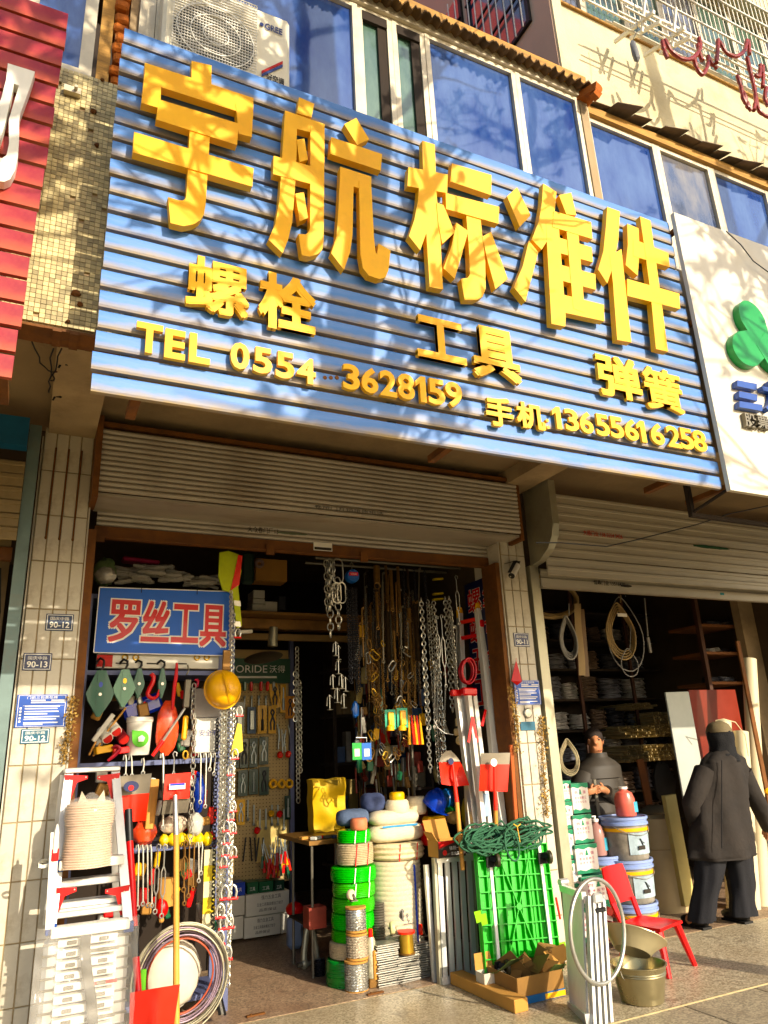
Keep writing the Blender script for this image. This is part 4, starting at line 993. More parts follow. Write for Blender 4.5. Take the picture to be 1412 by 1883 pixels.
for u_ in (.3, .72):
    p = c3.lerp(c2, u_); b = B(); b.tube([p+Vector((0, -.004, -.03)), p+Vector((0, -.008, 0)), p+Vector((0, .01, .05))], .0025, 5); b.build('hook', M_black, sb_)
# plastic-wrapped drill bits heaped above the board
M_bag = mat('grey_plastic_bag', '#9b978c', .22, .2, var=.35, scale=14, coat=.5)
def heap(cx_, cy_, Y, n, w, h, label, m=M_bag, name='drill_bit_packet', cat='packet', group=None, ln=.20):
    for i, px in enumerate(sorted(cx_+rnd.uniform(-w, w) for _ in range(n))):
        p = P(px, cy_+rnd.uniform(-h, h), Y+rnd.uniform(0, .15)); b = B()
        L = rnd.uniform(.6, 1)*ln; a_ = rnd.uniform(-.25, .25)
        pts = [p+Vector((math.cos(a_)*L*(k/6-.5), rnd.uniform(-.004, .004), math.sin(a_)*L*(k/6-.5))) for k in range(7)]
        b.tube(pts, .018, 7, rads=[.010]+[rnd.uniform(.014, .022) for _ in range(5)]+[.010])
        one(b, name, m, label % ordn(i), cat, group)
heap(275, 1056, 5.28, 34, 52, 14, 'shiny grey drill bit packet, %s from the left above the blue signboard', group='drill bit packets above the blue signboard')
heap(370, 1068, 5.26, 14, 40, 8, 'silvery drill bit packet, %s from the left in the right heap above the board', group='drill bit packets at the right end above the board')
b = B(); p = P(193, 1052, 5.32); b.sph((p.x, p.y, p.z), (.075, .07, .10), 12, 10, wob=.25); one(b, 'plastic_sack', mat('green_grey_sack', '#596b45', .35, var=.3, scale=12, coat=.3), 'green tied plastic sack in the upper left corner of the doorway', 'sack')
b = B(); p = P(195, 1058, 5.26); b.sph((p.x, p.y, p.z), (.07, .05, .06), 12, 8, wob=.25, seed=9); one(b, 'plastic_sack', M_bag, 'clear grey plastic sack beneath the green one', 'sack')
b = B(); p = P(258, 1033, 5.45); b.cbox(p, (.26, .12, .03), (0, .06, 0), bev=.01); one(b, 'pink_packet', mat('dark_pink', '#7d1c3a', .4, var=.2), 'dark pink flat packet lying on top of the drill bits', 'packet')
# high visibility vest
b = B(); pts = [(404, 1016), (420, 1013), (440, 1020), (444, 1050), (438, 1080), (445, 1150), (436, 1158), (428, 1090), (410, 1085), (402, 1060)]
b.prism([P(x, y, 5.16) for x, y in pts], (0, .02, 0)); vest = b.build('safety_vest', mat('hi_vis_yellow', '#b9c414', .6, var=.12, scale=12, bump=.3, bscale=20), None, label='yellow-green high visibility vest hanging beside the blue signboard', category='vest')
for i, y_ in enumerate((1104, 1142)):
    b = B(); b.prism([P(430, y_, 5.155), P(442, y_+1, 5.155), P(443, y_+11, 5.155), P(431, y_+9, 5.155)], (0, .003, 0)); b.build('reflective_band', M_zinc, vest)
b = B(); b.prism([P(438, 1020, 5.15), P(446, 1022, 5.15), P(440, 1075, 5.15), P(424, 1086, 5.15), P(432, 1050, 5.15)], (0, .006, 0)); b.build('orange_trim', M_orange, vest)
# white box with two roll pictures under the board
t = carton(178, 1203, 402, 1229, 5.24, .10, 'long white printed box under the blue signboard')
for px in (230, 250, 362, 380):
    p = P(px, 1209, 5.238); b = B(); b.tube([p+Vector((math.cos(k*.524)*.017, -.003, math.sin(k*.524)*.017)) for k in range(12)], .006, 5, closed=True); b.build('roll_picture', M_brass, t)
x0, x1, z0, z1 = prect(178, 1204, 207, 1226, 5.236); B().box(x0, x1, 5.234, 5.2385, z0, z1).build('red_print', M_redink, t)
for k in range(3): B().box(x0+.12+.2*k, x0+.19+.2*k, 5.236, 5.2385, z0+.02, z0+.028).build('small_print', M_ink, t)
# pulley blocks hanging from the shelf edge
def pulley(px, py0, py1, w, label, m, Y=5.19, sticker=None):
    a = P(px, py0, Y); c = P(px, py1, Y); h = a.z-c.z; hw = w*h
    t = thing('pulley_block', label, 'pulley', c, 'pulley blocks hanging on the display rack')
    for s_ in (0, 1):
        b = B(); y = Y-.03+.045*s_
        b.prism([(a.x-hw*.32, y, a.z-h*.20), (a.x+hw*.32, y, a.z-h*.20), (a.x+hw, y, a.z-h*.60), (a.x+hw*.85, y, a.z-h*.72), (a.x+hw*.12, y, c.z), (a.x-hw*.12, y, c.z), (a.x-hw*.85, y, a.z-h*.72), (a.x-hw, y, a.z-h*.60)], (0, .008, 0)); b.build('cheek', m, t)
    B().box(a.x-hw*.26, a.x+hw*.26, Y-.034, Y-.0305, c.z+h*.06, a.z-h*.24).build('strap', m, t)
    B().cyl((a.x, Y-.021, a.z-h*.62), (a.x, Y+.014, a.z-h*.62), hw*.62, n=18).build('sheave', M_zinc, t)
    B().cyl((a.x, Y-.042, a.z-h*.62), (a.x, Y-.035, a.z-h*.62), .010, n=12).build('pin', M_zinc, t)
    b = B(); b.tube([(a.x, Y-.008, a.z-h*.2), (a.x+.012, Y-.008, a.z-h*.10), (a.x+.010, Y-.02, a.z-h*.02), (a.x-.012, Y, a.z+.01), (a.x-.03, Y+.02, a.z-h*.03), (a.x-.03, Y+.02, a.z-h*.07)], .008, 7); b.build('hook', M_black, t)
    if sticker: B().lathe([(0, 0), (.012, 0), (.012, .001), (0, .001)], (a.x, Y-.0345, a.z-h*.45), 14, m=Matrix.Rotation(R(90), 4, 'X') @ Matrix.Scale(1.5, 4, (0, 1, 0))).build('sticker', sticker, t)
M_pgr = mat('pulley_green', '#1f5a44', .4, var=.12, coat=.3); M_pgr2 = mat('pulley_pale_green', '#5f8f74', .4, var=.1, coat=.3)
pulley(188, 1213, 1318, .235, 'large dark green pulley block, leftmost on the display rack', M_pgr, sticker=M_bluep)
pulley(231, 1215, 1300, .235, 'pale green pulley block, second from the left on the display rack', M_pgr2, sticker=M_brass)
pulley(257, 1217, 1284, .15, 'narrow dark green pulley block behind the red hook', M_pgr, Y=5.23)
pulley(299, 1217, 1284, .11, 'thin green pulley block seen edge-on right of the red hook', M_pgr, Y=5.22)
def bighook(path, r, label, m=M_redp, Y=5.19):
    b = B(); pts = [P(x, y, Y) for x, y in path]; out = []
    n = len(pts)
    for i in range(n-1):
        p0, p1, p2, p3 = pts[max(i-1, 0)], pts[i], pts[i+1], pts[min(i+2, n-1)]
        for k in range(5):
            t = k/5; out.append(.5*((2*p1)+(p2-p0)*t+(2*p0-5*p1+4*p2-p3)*t*t+(3*p1-p0-3*p2+p3)*t**3))
    out.append(pts[-1]); N_ = len(out)
    b.tube(out, r, 8, rads=[r*(.75+.5*math.sin(math.pi*min(1, i/N_*1.15)))*(1 if i < N_-3 else .6) for i in range(N_)])
    return one(b, 'lifting_hook', m, label, 'hook', 'lifting hooks on the display rack')
bighook([(283, 1248), (278, 1240), (282, 1243), (281, 1254), (274, 1268), (272, 1278), (280, 1284), (289, 1280), (292, 1268)], .012, 'red open lifting hook hanging on the upper shelf edge')
bighook([(198, 1399), (207, 1392), (214, 1385), (220, 1377), (214, 1372), (205, 1375)], .011, 'dark red lifting hook lying on the second shelf edge', mat('dark_red', '#8e1424', .4))
bighook([(325, 1219), (324, 1240), (321, 1262), (317, 1300), (316, 1306)], .011, 'long red hook with shackle right of the thin pulley', Y=5.2)
bighook([(358, 1250), (364, 1252), (362, 1262), (357, 1258)], .008, 'small crimson hook holding a chain on the upper shelf', mat('crimson', '#b5163a', .4), Y=5.18)
b = B(); p0 = P(345, 1222, 5.2); b.tube([p0, p0+Vector((.01, 0, -.04)), p0+Vector((-.005, 0, -.07))], .006, 6); p = P(344, 1290, 5.2); b.cbox(P(344, 1275, 5.2), (.045, .03, .19), (0, .05, 0), bev=.006); one(b, 'grey_clamp', M_steel, 'grey steel wire clamp hanging right of the red hooks', 'clamp')
chain(357, 1255, 1322, 5.17, 'short silver chain hanging from the small crimson hook', L=.05, wire=.008, group='chains on the display rack')
chain(358, 1310, 1560, 5.16, 'long thin silver chain hanging at the right part of the display rack', L=.05, wire=.007, group='chains on the display rack')
chain(400, 1320, 1740, 5.2, 'black chain hanging along the right post of the display rack', L=.036, wire=.007, m=M_bchain, group='chains on the display rack')
# first shelf goods
b = B(); x0, x1, z0, z1 = prect(234, 1318, 283, 1388, 5.22)
bk = thing('paint_bucket', 'white plastic bucket with green leaf logo on the rack shelf', 'bucket', ((x0+x1)/2, 5.3, z0)); r = (x1-x0)/2
B().lathe([(r*.84, 0), (r*.86, .01), (r*.97, (z1-z0)*.86), (r*1.02, (z1-z0)*.88), (r*1.02, z1-z0), (0, z1-z0+.004)], ((x0+x1)/2, 5.22+r, z0), 24).build('bucket_body', M_white, bk)
b = B(); yb = 5.22-.001; c = Vector(((x0+x1)/2, yb, z0+(z1-z0)*.42))
b.prism([c+Vector((math.cos(t)*.052, 0, math.sin(t)*.052)) if not (1.9 < t < 2.9) else c+Vector((-.056, 0, .056)) for t in [k*.2618 for k in range(24)]], (0, .012, 0)); b.build('logo', mat('logo_green', '#5bb318', .5), bk)
b = B(); b.prism([c+Vector((-.012, -.003, -.018)), c+Vector((.02, -.003, -.018)), c+Vector((.028, -.003, .006)), c+Vector((.008, -.003, .024)), c+Vector((-.016, -.003, .010))], (0, .002, 0)); b.build('logo_mark', M_print, bk)
one(B().cbox(P(260, 1322, 5.3), (.15, .06, .02), (0, .12, 0), bev=.003), 'paper_packet', M_carton, 'white paper packet lying on top of the white bucket', 'packet')
# odds and ends in the first bay
for px, py, w, h, rot, m_, lb in ((190, 1338, .03, .20, .6, M_carton, 'white flat carton leaning behind the pulley on the left of the shelf'), (209, 1330, .012, .24, .62, M_card, 'thin wooden slat leaning on the left of the shelf'), (170, 1376, .012, .09, .4, M_wood, 'short wooden stick at the left end of the shelf'), (178, 1378, .012, .09, .45, M_wood, 'second short wooden stick at the left end of the shelf')):
    one(B().cbox(P(px, py, 5.26), (w, .03, h), (0, rot, 0), bev=.003), 'packing_strip', m_, lb, 'strip')
for px, py, m_, lb in ((198, 1358, M_carton, 'white roll with red print end, left of the bucket'), (214, 1345, M_carton, 'taller white roll with red print end beside the bucket'), (228, 1360, mat('dark_red2', '#7a1a20', .5), 'dark red small roll beside the white bucket')):
    b = B(); p = P(px, py, 5.24); d = Vector((.25, -.8, -.35)).normalized(); b.cyl(p+Vector((-.03, .09, .05)), p, .036, n=14)
    r_ = one(b, 'paper_roll', m_, lb, 'roll'); B().cyl(p+d*.0, p+Vector((.0005, -.003, -.001)), .03, n=14).build('end_print', M_redink, r_)
one(B().cbox(P(190, 1378, 5.23), (.11, .05, .045), (0, -.15, .3), bev=.004), 'small_box', M_yel, 'small yellow box at the left of the second shelf', 'box')
one(B().cbox(P(222, 1380, 5.23), (.10, .05, .04), (0, -.1, .1), bev=.004), 'small_box', M_redpl, 'small red box right of the small yellow box', 'box')
b = B(); b.cbox(P(262, 1300, 5.34), (.26, .06, .12), (0, -.35, 0), bev=.02); one(b, 'blue_bag', mat('blue_film', '#1b2f9c', .25, var=.25, scale=12, coat=.5), 'crumpled blue plastic bag behind the pulleys', 'bag')
M_obag = mat('orange_film', '#e2563a', .25, var=.2, scale=10, coat=.5, dirt=.3, dirtcol='#e8b0a0', dscale=8)
x0, x1, z0, z1 = prect(288, 1290, 330, 1386, 5.23); b = B(); b.sph(((x0+x1)/2, 5.27, (z0+z1)/2), ((x1-x0)/2, .04, (z1-z0)/2*1.05), 14, 12, wob=.16); one(b, 'plastic_bag', M_obag, 'pinkish orange plastic bag of parts in the middle of the first bay', 'bag')
b = B(); a = P(340, 1302, 5.16); c = P(300, 1362, 5.16); e = P(280, 1390, 5.16); b.cyl(a, c, .008, n=8); one(b, 'ratchet_wrench', M_zinc, 'steel ratchet wrench with red grip lying across the orange bag', 'wrench'); w_ = bpy.data.objects['ratchet_wrench']; B().cyl(c, e, .014, .012, n=10).build('grip', M_redp, w_)
t = carton(358, 1320, 403, 1384, 5.23, .14, 'white carton marked 安全带 on the right of the rack shelf', print_=[('安全带', .18, .48, .92, .66, mat('blue_ink', '#3a3f86', .6))])
carton(357, 1266, 405, 1319, 5.27, .12, 'greyish carton stacked above the white 安全带 carton', m=mat('grey_carton', '#b9b2ac', .7))
one(B().cbox(P(340, 1338, 5.24), (.035, .03, .16), (0, .05, 0), bev=.01), 'yellow_strap_pack', M_yel, 'yellow strap pack between orange bag and white carton', 'strap')
b = B(); p = P(341, 1388, 5.17); b.tube([p+Vector((math.cos(k*.628)*.016, 0, math.sin(k*.628)*.026)) for k in range(10)], .006, 6, closed=True); one(b, 'rigging_ring', M_brass, 'pale pear-shaped steel ring on the second shelf edge', 'ring')
# hook-ended turnbuckles and rods hanging from the shelf edges
def turnbuckle(px, py0, py1, Y, label, m=M_zinc, w=.012):
    a = P(px, py0, Y); c = P(px, py1, Y); h = a.z-c.z; b = B()
    b.tube([(a.x+.014, Y, a.z-.03), (a.x+.016, Y, a.z-.008), (a.x, Y, a.z), (a.x-.010, Y, a.z-.015), (a.x, Y, a.z-.045), (a.x, Y, a.z-h*.33)], .0045, 6)
    for s_ in (-1, 1): b.tube([(a.x, Y, a.z-h*.30), (a.x+s_*w, Y, a.z-h*.38), (a.x+s_*w, Y, a.z-h*.66), (a.x, Y, a.z-h*.74)], .0042, 6)
    b.tube([(a.x, Y, a.z-h*.70), (a.x, Y, c.z+.03)], .0045, 6)
    b.tube([(a.x+math.cos(k*.785)*.012, Y, c.z+.014+math.sin(k*.785)*.014) for k in range(8)], .0045, 6, closed=True)
    one(b, 'turnbuckle', m, label, 'turnbuckle', 'turnbuckles hanging on the display rack')
def rod(px, py0, py1, Y, label, m=M_zinc, r=.005, grp='hook rods on the display rack'):
    a = P(px, py0, Y); c = P(px+rnd.uniform(-2, 2), py1, Y); b = B()
    b.tube([a+Vector((-.012, 0, -.03)), a+Vector((-.010, 0, -.004)), a+Vector((0, 0, 0)), a+Vector((.006, 0, -.03)), c+Vector((0, 0, .025))], r, 6)
    b.tube([c+Vector((math.cos(k*.785)*.010, 0, .012+math.sin(k*.785)*.012)) for k in range(8)], r*.9, 6, closed=True)
    one(b, 'hook_rod', m, label, 'rod', grp)
rod(299, 1385, 1525, 5.16, 'long hook rod hanging left of the small red shovel blade', r=.007)
turnbuckle(321, 1382, 1500, 5.2, 'turnbuckle hanging behind the small red shovel blade')
rod(231, 1388, 1430, 5.17, 'short eye bolt hanging above the left red shovel')
rod(241, 1388, 1430, 5.18, 'short hooked bolt second above the left red shovel')
rod(264, 1394, 1425, 5.17, 'small chain link hanging above the left red shovel')
for i, px in enumerate((368, 378, 387, 395)): rod(px, 1384, 1478+8*(i % 2)-60*(i > 1), 5.17, ('leftmost', 'second', 'third', 'rightmost')[i]+' of four hook rods below the white carton', r=.005)
for i, px in enumerate((254, 262, 270, 277)): rod(px, 1553, 1690-rnd.randint(0, 30), 5.17, ('leftmost', 'second', 'third', 'rightmost')[i]+' of the long hook rods under the third shelf, left part', r=.0055)
for i, px in enumerate((291, 303)): turnbuckle(px, 1552, 1680+8*i, 5.16, ('left', 'right')[i]+' one of two long turnbuckles left of the wooden handle')
for i, px in enumerate((337, 347, 356, 364, 371)): rod(px, 1548, 1665-14*i, 5.17, ('leftmost', 'second', 'middle', 'fourth', 'rightmost')[i]+' of five brownish hook rods right of the wooden handle', m=M_rust if i < 3 else M_zinc)
turnbuckle(341, 1545, 1640, 5.15, 'stout brownish turnbuckle right of the wooden handle', m=M_rust, w=.016)
# bags on the lower shelves
def softbag(px0, py0, px1, py1, Y, m_, label, name='plastic_bag', dep=.06, seed=3):
    x0, x1, z0, z1 = prect(px0, py0, px1, py1, Y); b = B(); b.sph(((x0+x1)/2, Y+dep*.6, (z0+z1)/2), ((x1-x0)/2, dep, (z1-z0)/2), 14, 10, wob=.18, seed=seed); return one(b, name, m_, label, 'bag')
softbag(355, 1420, 378, 1500, 5.25, mat('blue_film2', '#18348f', .3, var=.3, coat=.4), 'dark blue bag behind the hook rods on the right of the rack', seed=4)
softbag(245, 1510, 290, 1555, 5.23, M_obag, 'pale orange plastic bag on the third shelf', seed=5)
softbag(346, 1495, 376, 1538, 5.2, mat('grey_white_bag', '#bdbab0', .35, var=.2, coat=.3), 'greyish white bag hanging on the right of the rack', seed=6)
softbag(294, 1500, 348, 1535, 5.24, mat('striped_rag', '#b8a894', .8, var=.6, scale=40), 'bundle of pale striped straps behind the shovel socket', seed=7)
M_ystrap = mat('yellow_strap', '#d8bd14', .45, var=.25, scale=18, coat=.2)
for i in range(6): softbag(293+i*16, 1532+rnd.randint(-3, 3), 312+i*16, 1556, 5.22, M_ystrap, ('leftmost', 'second', 'third', 'fourth', 'fifth', 'rightmost')[i]+' yellow strap bundle along the third shelf', 'strap_bundle', .03, seed=20+i)
one(B().cbox(P(279, 1478, 5.22), (.055, .05, .30), (0, .07, 0), bev=.004), 'wooden_block', M_wood, 'pale wooden board standing behind the left red shovel', 'board')
b = B(); x0, x1, z0, z1 = prect(374, 1562, 396, 1710, 5.2)
t = thing('yellow_striped_strip', 'tall white and yellow striped strip on the right of the rack', 'strip', ((x0+x1)/2, 5.2, z0))
for k in range(5): B().box(x0, x1, 5.2, 5.215, z0+(z1-z0)*k/5, z0+(z1-z0)*(k+1)/5-.001).build('band', M_ystrap if k % 2 else mat('pale_yellow_white', '#d9d2a8', .6), t)
b = B(); p = P(305, 1640, 5.3); b.lathe([(.05, -.08), (.055, 0), (.05, .08)], p, 16); one(b, 'tape_roll', M_card, 'brown roll on the low shelf behind the turnbuckles', 'roll')
softbag(285, 1650, 312, 1690, 5.25, M_redp, 'red bag on the low shelf behind the turnbuckles', seed=31)
# small packs filling the back of the rack bays
M_fill = [M_carton, M_redp, M_bluep, M_yel, M_greenp, M_card, M_bag, M_zinc, M_orange, M_rust]
for bay, (pa_, pb_) in enumerate(((1250, 1385), (1415, 1548), (1575, 1700))):
    for i, px in enumerate(sorted(rnd.uniform(178, 392) for _ in range(26))):
        p = P(px, rnd.uniform(pa_, pb_), 5.285+rnd.uniform(0, .05)); b = B(); b.cbox(p, (rnd.uniform(.03, .08), .03, rnd.uniform(.05, .12)), (0, rnd.uniform(-.4, .4), rnd.uniform(-.4, .4)), bev=.008)
        one(b, 'goods_packet', rnd.choice(M_fill), '%s small packet from the left at the back of the %s rack bay' % (ordn(i), ('upper', 'middle', 'lower')[bay]), 'packet', 'small packets at the back of the display rack')
# yellow hard hat on a hook
def hardhat(px, py, Y, rx, rz, label, m_, tilt=(0, 0, 0), dep=.13, peak=True):
    c = P(px, py, Y); mt = Euler(tilt).to_matrix().to_4x4()
    t = thing('hard_hat', label, 'helmet', c, 'hard hats')
    b = B(); b.lathe([(rx*1.09, .0), (rx*1.08, .008), (rx, .012), (rx*.99, dep*.35), (rx*.90, dep*.65), (rx*.66, dep*.88), (rx*.3, dep*.98), (0, dep)], c, 26, m=mt @ Matrix.Scale(rz/rx, 4, (0, 1, 0))); b.build('shell', m_, t)
    b = B()
    rr = [mt@Vector((0, rz*.95*math.cos(a_), .012+dep*.99*math.sin(a_)+.004)) for a_ in [math.pi*k/12 for k in range(1, 12)]]
    b.tube([c+p for p in rr], .010, 6, rads=[.006]+[.012]*9+[.006]); b.build('ridge', m_, t)
    if not peak: return t
    b = B(); b.prism([c+mt@Vector((math.cos(a_)*rx*1.05, -rz*1.0+math.sin(a_)*rz*.28, .003)) for a_ in [math.pi+math.pi*k/10 for k in range(11)]], mt.to_3x3()@Vector((0, 0, .005))); b.build('peak', m_, t)
    return t
hardhat(409, 1268, 5.10, .118, .125, 'yellow hard hat hanging at the right end of the display rack', M_yel, (R(82), R(-14), 0), peak=False)
one(B().cbox(P(417, 1214, 5.12), (.06, .02, .14), (0, .03, 0), bev=.004), 'wooden_hanger', M_rust, 'brown wooden hanger above the yellow hard hat', 'hanger')
# silver chain bundle with red-pinned shackles right of the rack
CHY = 5.12
for i, (px, y0, y1) in enumerate(((408, 1300, 1660), (415, 1296, 1780), (421, 1300, 1700), (427, 1298, 1812), (432, 1300, 1790), (411, 1330, 1740), (425, 1085, 1300), (429, 1120, 1300))):
    chain(px, y0, y1, CHY+.02*(i % 3), ('leftmost', 'second from left', 'third', 'fourth, longest', 'rightmost lower', 'rear left', 'upper left', 'upper right')[i]+' chain of the silver bundle right of the display rack', L=.040 if i % 2 else .034, wire=.008, group='silver chain bundle')
def shackle(px, py, label, s_=1.0, Y=5.07):
    p = P(px, py, Y); t = thing('shackle', label, 'shackle', p, 'shackles with red pins on the chain bundle')
    b = B(); b.tube([p+Vector((-.014*s_, 0, 0)), p+Vector((-.020*s_, 0, .03*s_)), p+Vector((-.012*s_, 0, .055*s_)), p+Vector((0, 0, .062*s_)), p+Vector((.012*s_, 0, .055*s_)), p+Vector((.020*s_, 0, .03*s_)), p+Vector((.014*s_, 0, 0))], .006*s_, 7); b.build('bow', M_zinc, t)
    B().cyl(p+Vector((-.026*s_, 0, 0)), p+Vector((.026*s_, 0, 0)), .007*s_, n=10).build('pin', M_redpl, t)
for i, (px, py) in enumerate(((437, 1172), (440, 1316), (432, 1395), (424, 1425), (428, 1492), (424, 1508), (428, 1532), (416, 1528), (417, 1551), (414, 1573), (429, 1576), (411, 1594), (413, 1653), (428, 1652), (405, 1687), (411, 1708), (421, 1706), (404, 1737), (418, 1764))):
    shackle(px, py, 'shackle with red pin on the silver chain bundle, %s from the top' % ('first second third fourth fifth sixth seventh eighth ninth tenth eleventh twelfth thirteenth fourteenth fifteenth sixteenth seventeenth eighteenth nineteenth'.split()[i]), 1.0 if i < 12 else 1.25)
b = B(); b.prism([P(437, 1330, 5.1), P(444, 1332, 5.1), P(447, 1380, 5.1), P(428, 1392, 5.1), P(424, 1386, 5.1)], (0, .02, 0)); one(b, 'yellow_sling', M_ystrap, 'folded yellow-green webbing sling on the chain bundle', 'sling')
# ================================================================== ladders, ropes and shovels in front of the left pillar
def bar(b, p, q, w, d=None, up=Vector((0, -1, 0))):
    """rectangular bar from p to q, width w, depth d"""
    p, q = Vector(p), Vector(q); d = d or w; ax = (q-p).normalized(); s_ = ax.cross(up)
    if s_.length < 1e-4: s_ = ax.cross(Vector((1, 0, 0)))
    s_.normalize(); u_ = s_.cross(ax).normalized()
    vs = []
    for c in (p, q):
        for a_, e in ((-1, -1), (1, -1), (1, 1), (-1, 1)): vs.append(c+s_*(a_*w/2)+u_*(e*d/2))
    b.add(vs, [(0, 3, 2, 1), (4, 5, 6, 7), (0, 1, 5, 4), (1, 2, 6, 5), (2, 3, 7, 6), (3, 0, 4, 7)]); return b
st = thing('step_ladder', 'aluminium step ladder with red corner brackets in front of the left pillar', 'ladder', (P(165, 1710, 4.45).x, 4.6, P(165, 1710, 4.45).z))
tl, tr_ = P(127, 1420, 4.70), P(212, 1417, 4.70); bl, br = P(93, 1712, 4.42), P(236, 1706, 4.42)
for p, q in ((tl, bl), (tr_, br)):
    bar(B(), p, q, .045, .024).build('rail', M_alu, st)
for p, q, m_ in ((P(117, 1425, 4.76), P(85, 1700, 4.80), M_alu), (P(205, 1424, 4.76), P(215, 1700, 4.85), M_alu)):
    bar(B(), p, q, .035, .022).build('rear_rail', m_, st)
b = B(); b.cbox((tl+tr_)/2+Vector((0, .05, .01)), ((tr_-tl).length+.05, .16, .028), bev=.005); b.build('top_cap', M_alu, st)
def onrail(t, s_): return (tl if s_ == 0 else tr_).lerp(bl if s_ == 0 else br, t)
for k, (t_, m_, h, dy) in enumerate(((.60, M_white, .045, -.02), (.73, M_alu, .035, .10), (.86, M_alu, .03, .12), (.90, M_alu, .03, .05), (.985, M_white, .045, -.02))):
    p, q = onrail(t_, 0), onrail(t_, 1); b = B(); b.cbox((p+q)/2+Vector((0, dy, 0)), ((q-p).length, .09, h), bev=.004); b.build('step', m_, st)
M_redb = mat('red_bracket', '#c81418', .4, var=.06, coat=.2)
for s_ in (0, 1):
    for t_, hh in ((.03, .07), (.76, .055)):
        p = onrail(t_, s_); sg = 1 if s_ == 0 else -1; b = B()
        b.prism([p+Vector((-.022*sg, -.02, .01)), p+Vector((.10*sg, -.02, .0)), p+Vector((.10*sg, -.02, -.018)), p+Vector((.045*sg, -.02, -.035)), p+Vector((.018*sg, -.02, -.13)), p+Vector((-.006*sg, -.02, -.13))], (0, .006, 0)); br_ = b.build('bracket', M_redb, st)
        for dx, dz in ((.0, -.12), (.005, -.02), (.09, -.008)): B().cyl(p+Vector((dx*sg, -.021, dz)), p+Vector((dx*sg, -.025, dz)), .004, n=8).build('rivet', M_zinc, br_)
for s_ in (0, 1):
    p = onrail(.99, s_); B().cbox(p, (.05, .05, .05), bev=.004).build('foot_cap', mat('blue_cap', '#1f4690', .4), st)
    if s_ == 0: B().cbox(onrail(.62, 0), (.05, .05, .06), bev=.004).build('joint_cap', mat('blue_cap', '#1f4690', .4), st)
bar(B(), P(101, 1530, 4.42), P(91, 1708, 4.40), .04, .03).build('front_post', M_white, st)
b = B(); b.lathe([(.012, 0), (.014, .05), (.012, .10), (.004, .135)], P(101, 1568, 4.40), 8); b.build('tied_cable_ends', M_carton, st)
B().cbox(P(101, 1572, 4.41), (.034, .03, .06), bev=.004).build('red_band', M_redb, st)
b = B(); c = P(80, 1590, 4.44)
for k in range(3): b.tube([c+Vector((math.cos(a_)*.026, -.006*k, math.sin(a_)*.014+.006*k)) for a_ in [i*.628 for i in range(10)]], .0035, 5, closed=True)
b.build('wire_ring', M_zinc, st)
# rope in clear film standing on the step
x0, x1, z0, z1 = prect(115, 1466, 210, 1592, 4.50); r0 = (x1-x0)/2*.93
rb = thing('wrapped_rope_reel', 'reel of pinkish white rope in clear film standing on the step ladder', 'rope', ((x0+x1)/2, 4.55, z0))
prof = []; n = 54; H_ = z1-z0
for k in range(n+1):
    v = k/n; rr_ = r0*(1.02-.10*math.sin(v*math.pi*1.0)**2*.8 if v < .62 else 1.0+.02*math.sin((v-.62)*8))
    if v > .90: rr_ *= max(.35, 1-((v-.90)/.1)**2*.6)
    prof.append((rr_+.0045*math.cos(k*math.pi), v*H_*.97))
b = B(); b.lathe(prof, ((x0+x1)/2, 4.50, z0), 28, wob=.035); b.build('rope_windings', mat('pink_rope', '#d9b99a', .7, var=.12, scale=25, bump=.3, bscale=80), rb, smooth=70)
b = B(); b.lathe([(r0*1.08, 0), (r0*1.03, H_*.25), (r0*1.0, H_*.55), (r0*1.10, H_*.75), (r0*1.02, H_*.93), (r0*.7, H_*1.0), (r0*.3, H_*1.02), (r0*.1, H_*1.07)], ((x0+x1)/2, 4.50, z0), 30, wob=.06); b.build('film', M_film, rb, smooth=80)
b = B()
for s_ in (-1, 1): b.prism([((x0+x1)/2+s_*.02, 4.42, z1-.02), ((x0+x1)/2+s_*.07, 4.44, z1-.03), ((x0+x1)/2+s_*.055, 4.43, z1+.035)], (0, .01, 0))
b.build('film_ends', M_film2, rb)
# telescopic ladder in film
pk0 = P(62, 1712, 4.42); x0 = P(72, 1800, 4.40).x; x1 = P(238, 1800, 4.40).x; zt_ = P(150, 1712, 4.40).z
tlad = thing('telescopic_ladder', 'folded telescopic aluminium ladder wrapped in clear film, lower left corner', 'ladder', ((x0+x1)/2, 4.45, 0))
B().cbox((x0+.055, 4.46, zt_/2-.01), (.09, .08, zt_-.02), bev=.02).build('side_rail', M_alu, tlad)
B().cbox((x1-.055, 4.46, zt_/2-.01), (.09, .08, zt_-.02), bev=.02).build('side_rail', M_alu, tlad)
for k in range(14):
    z = zt_-.045-k*.049
    if z < .02: break
    r_ = B().cbox(((x0+x1)/2, 4.425, z), (x1-x0-.14, .05, .034), bev=.004).build('rung', M_white, tlad)
    for s_ in (0, 1):
        B().cbox(((x0+.135) if s_ == 0 else (x1-.135), 4.398, z), (.045, .008, .018), bev=.002).build('release_slot', M_steel, r_)
    if k in (1, 4, 7): B().box(x0+.22, x0+.36, 4.397, 4.3995, z-.008, z+.008).build('maker_label', M_redink if k == 4 else M_steel, r_)
    B().box(x0+.004, x0+.108, 4.412, 4.419, z-.006, z+.004).build('rail_joint', M_steel, r_); B().box(x1-.108, x1-.004, 4.412, 4.419, z-.006, z+.004).build('rail_joint', M_steel, r_)
b = B()
b.grid(lambda u_, v: Vector((x0-.03+(x1-x0+.06)*u_, 4.385-.03*math.sin(u_*math.pi)**.5+.010*math.sin(u_*23+v*9)+.008*math.sin(v*41+u_*11), .01+(zt_+.03)*v)), 40, 34); b.build('film', M_film, tlad, smooth=80)
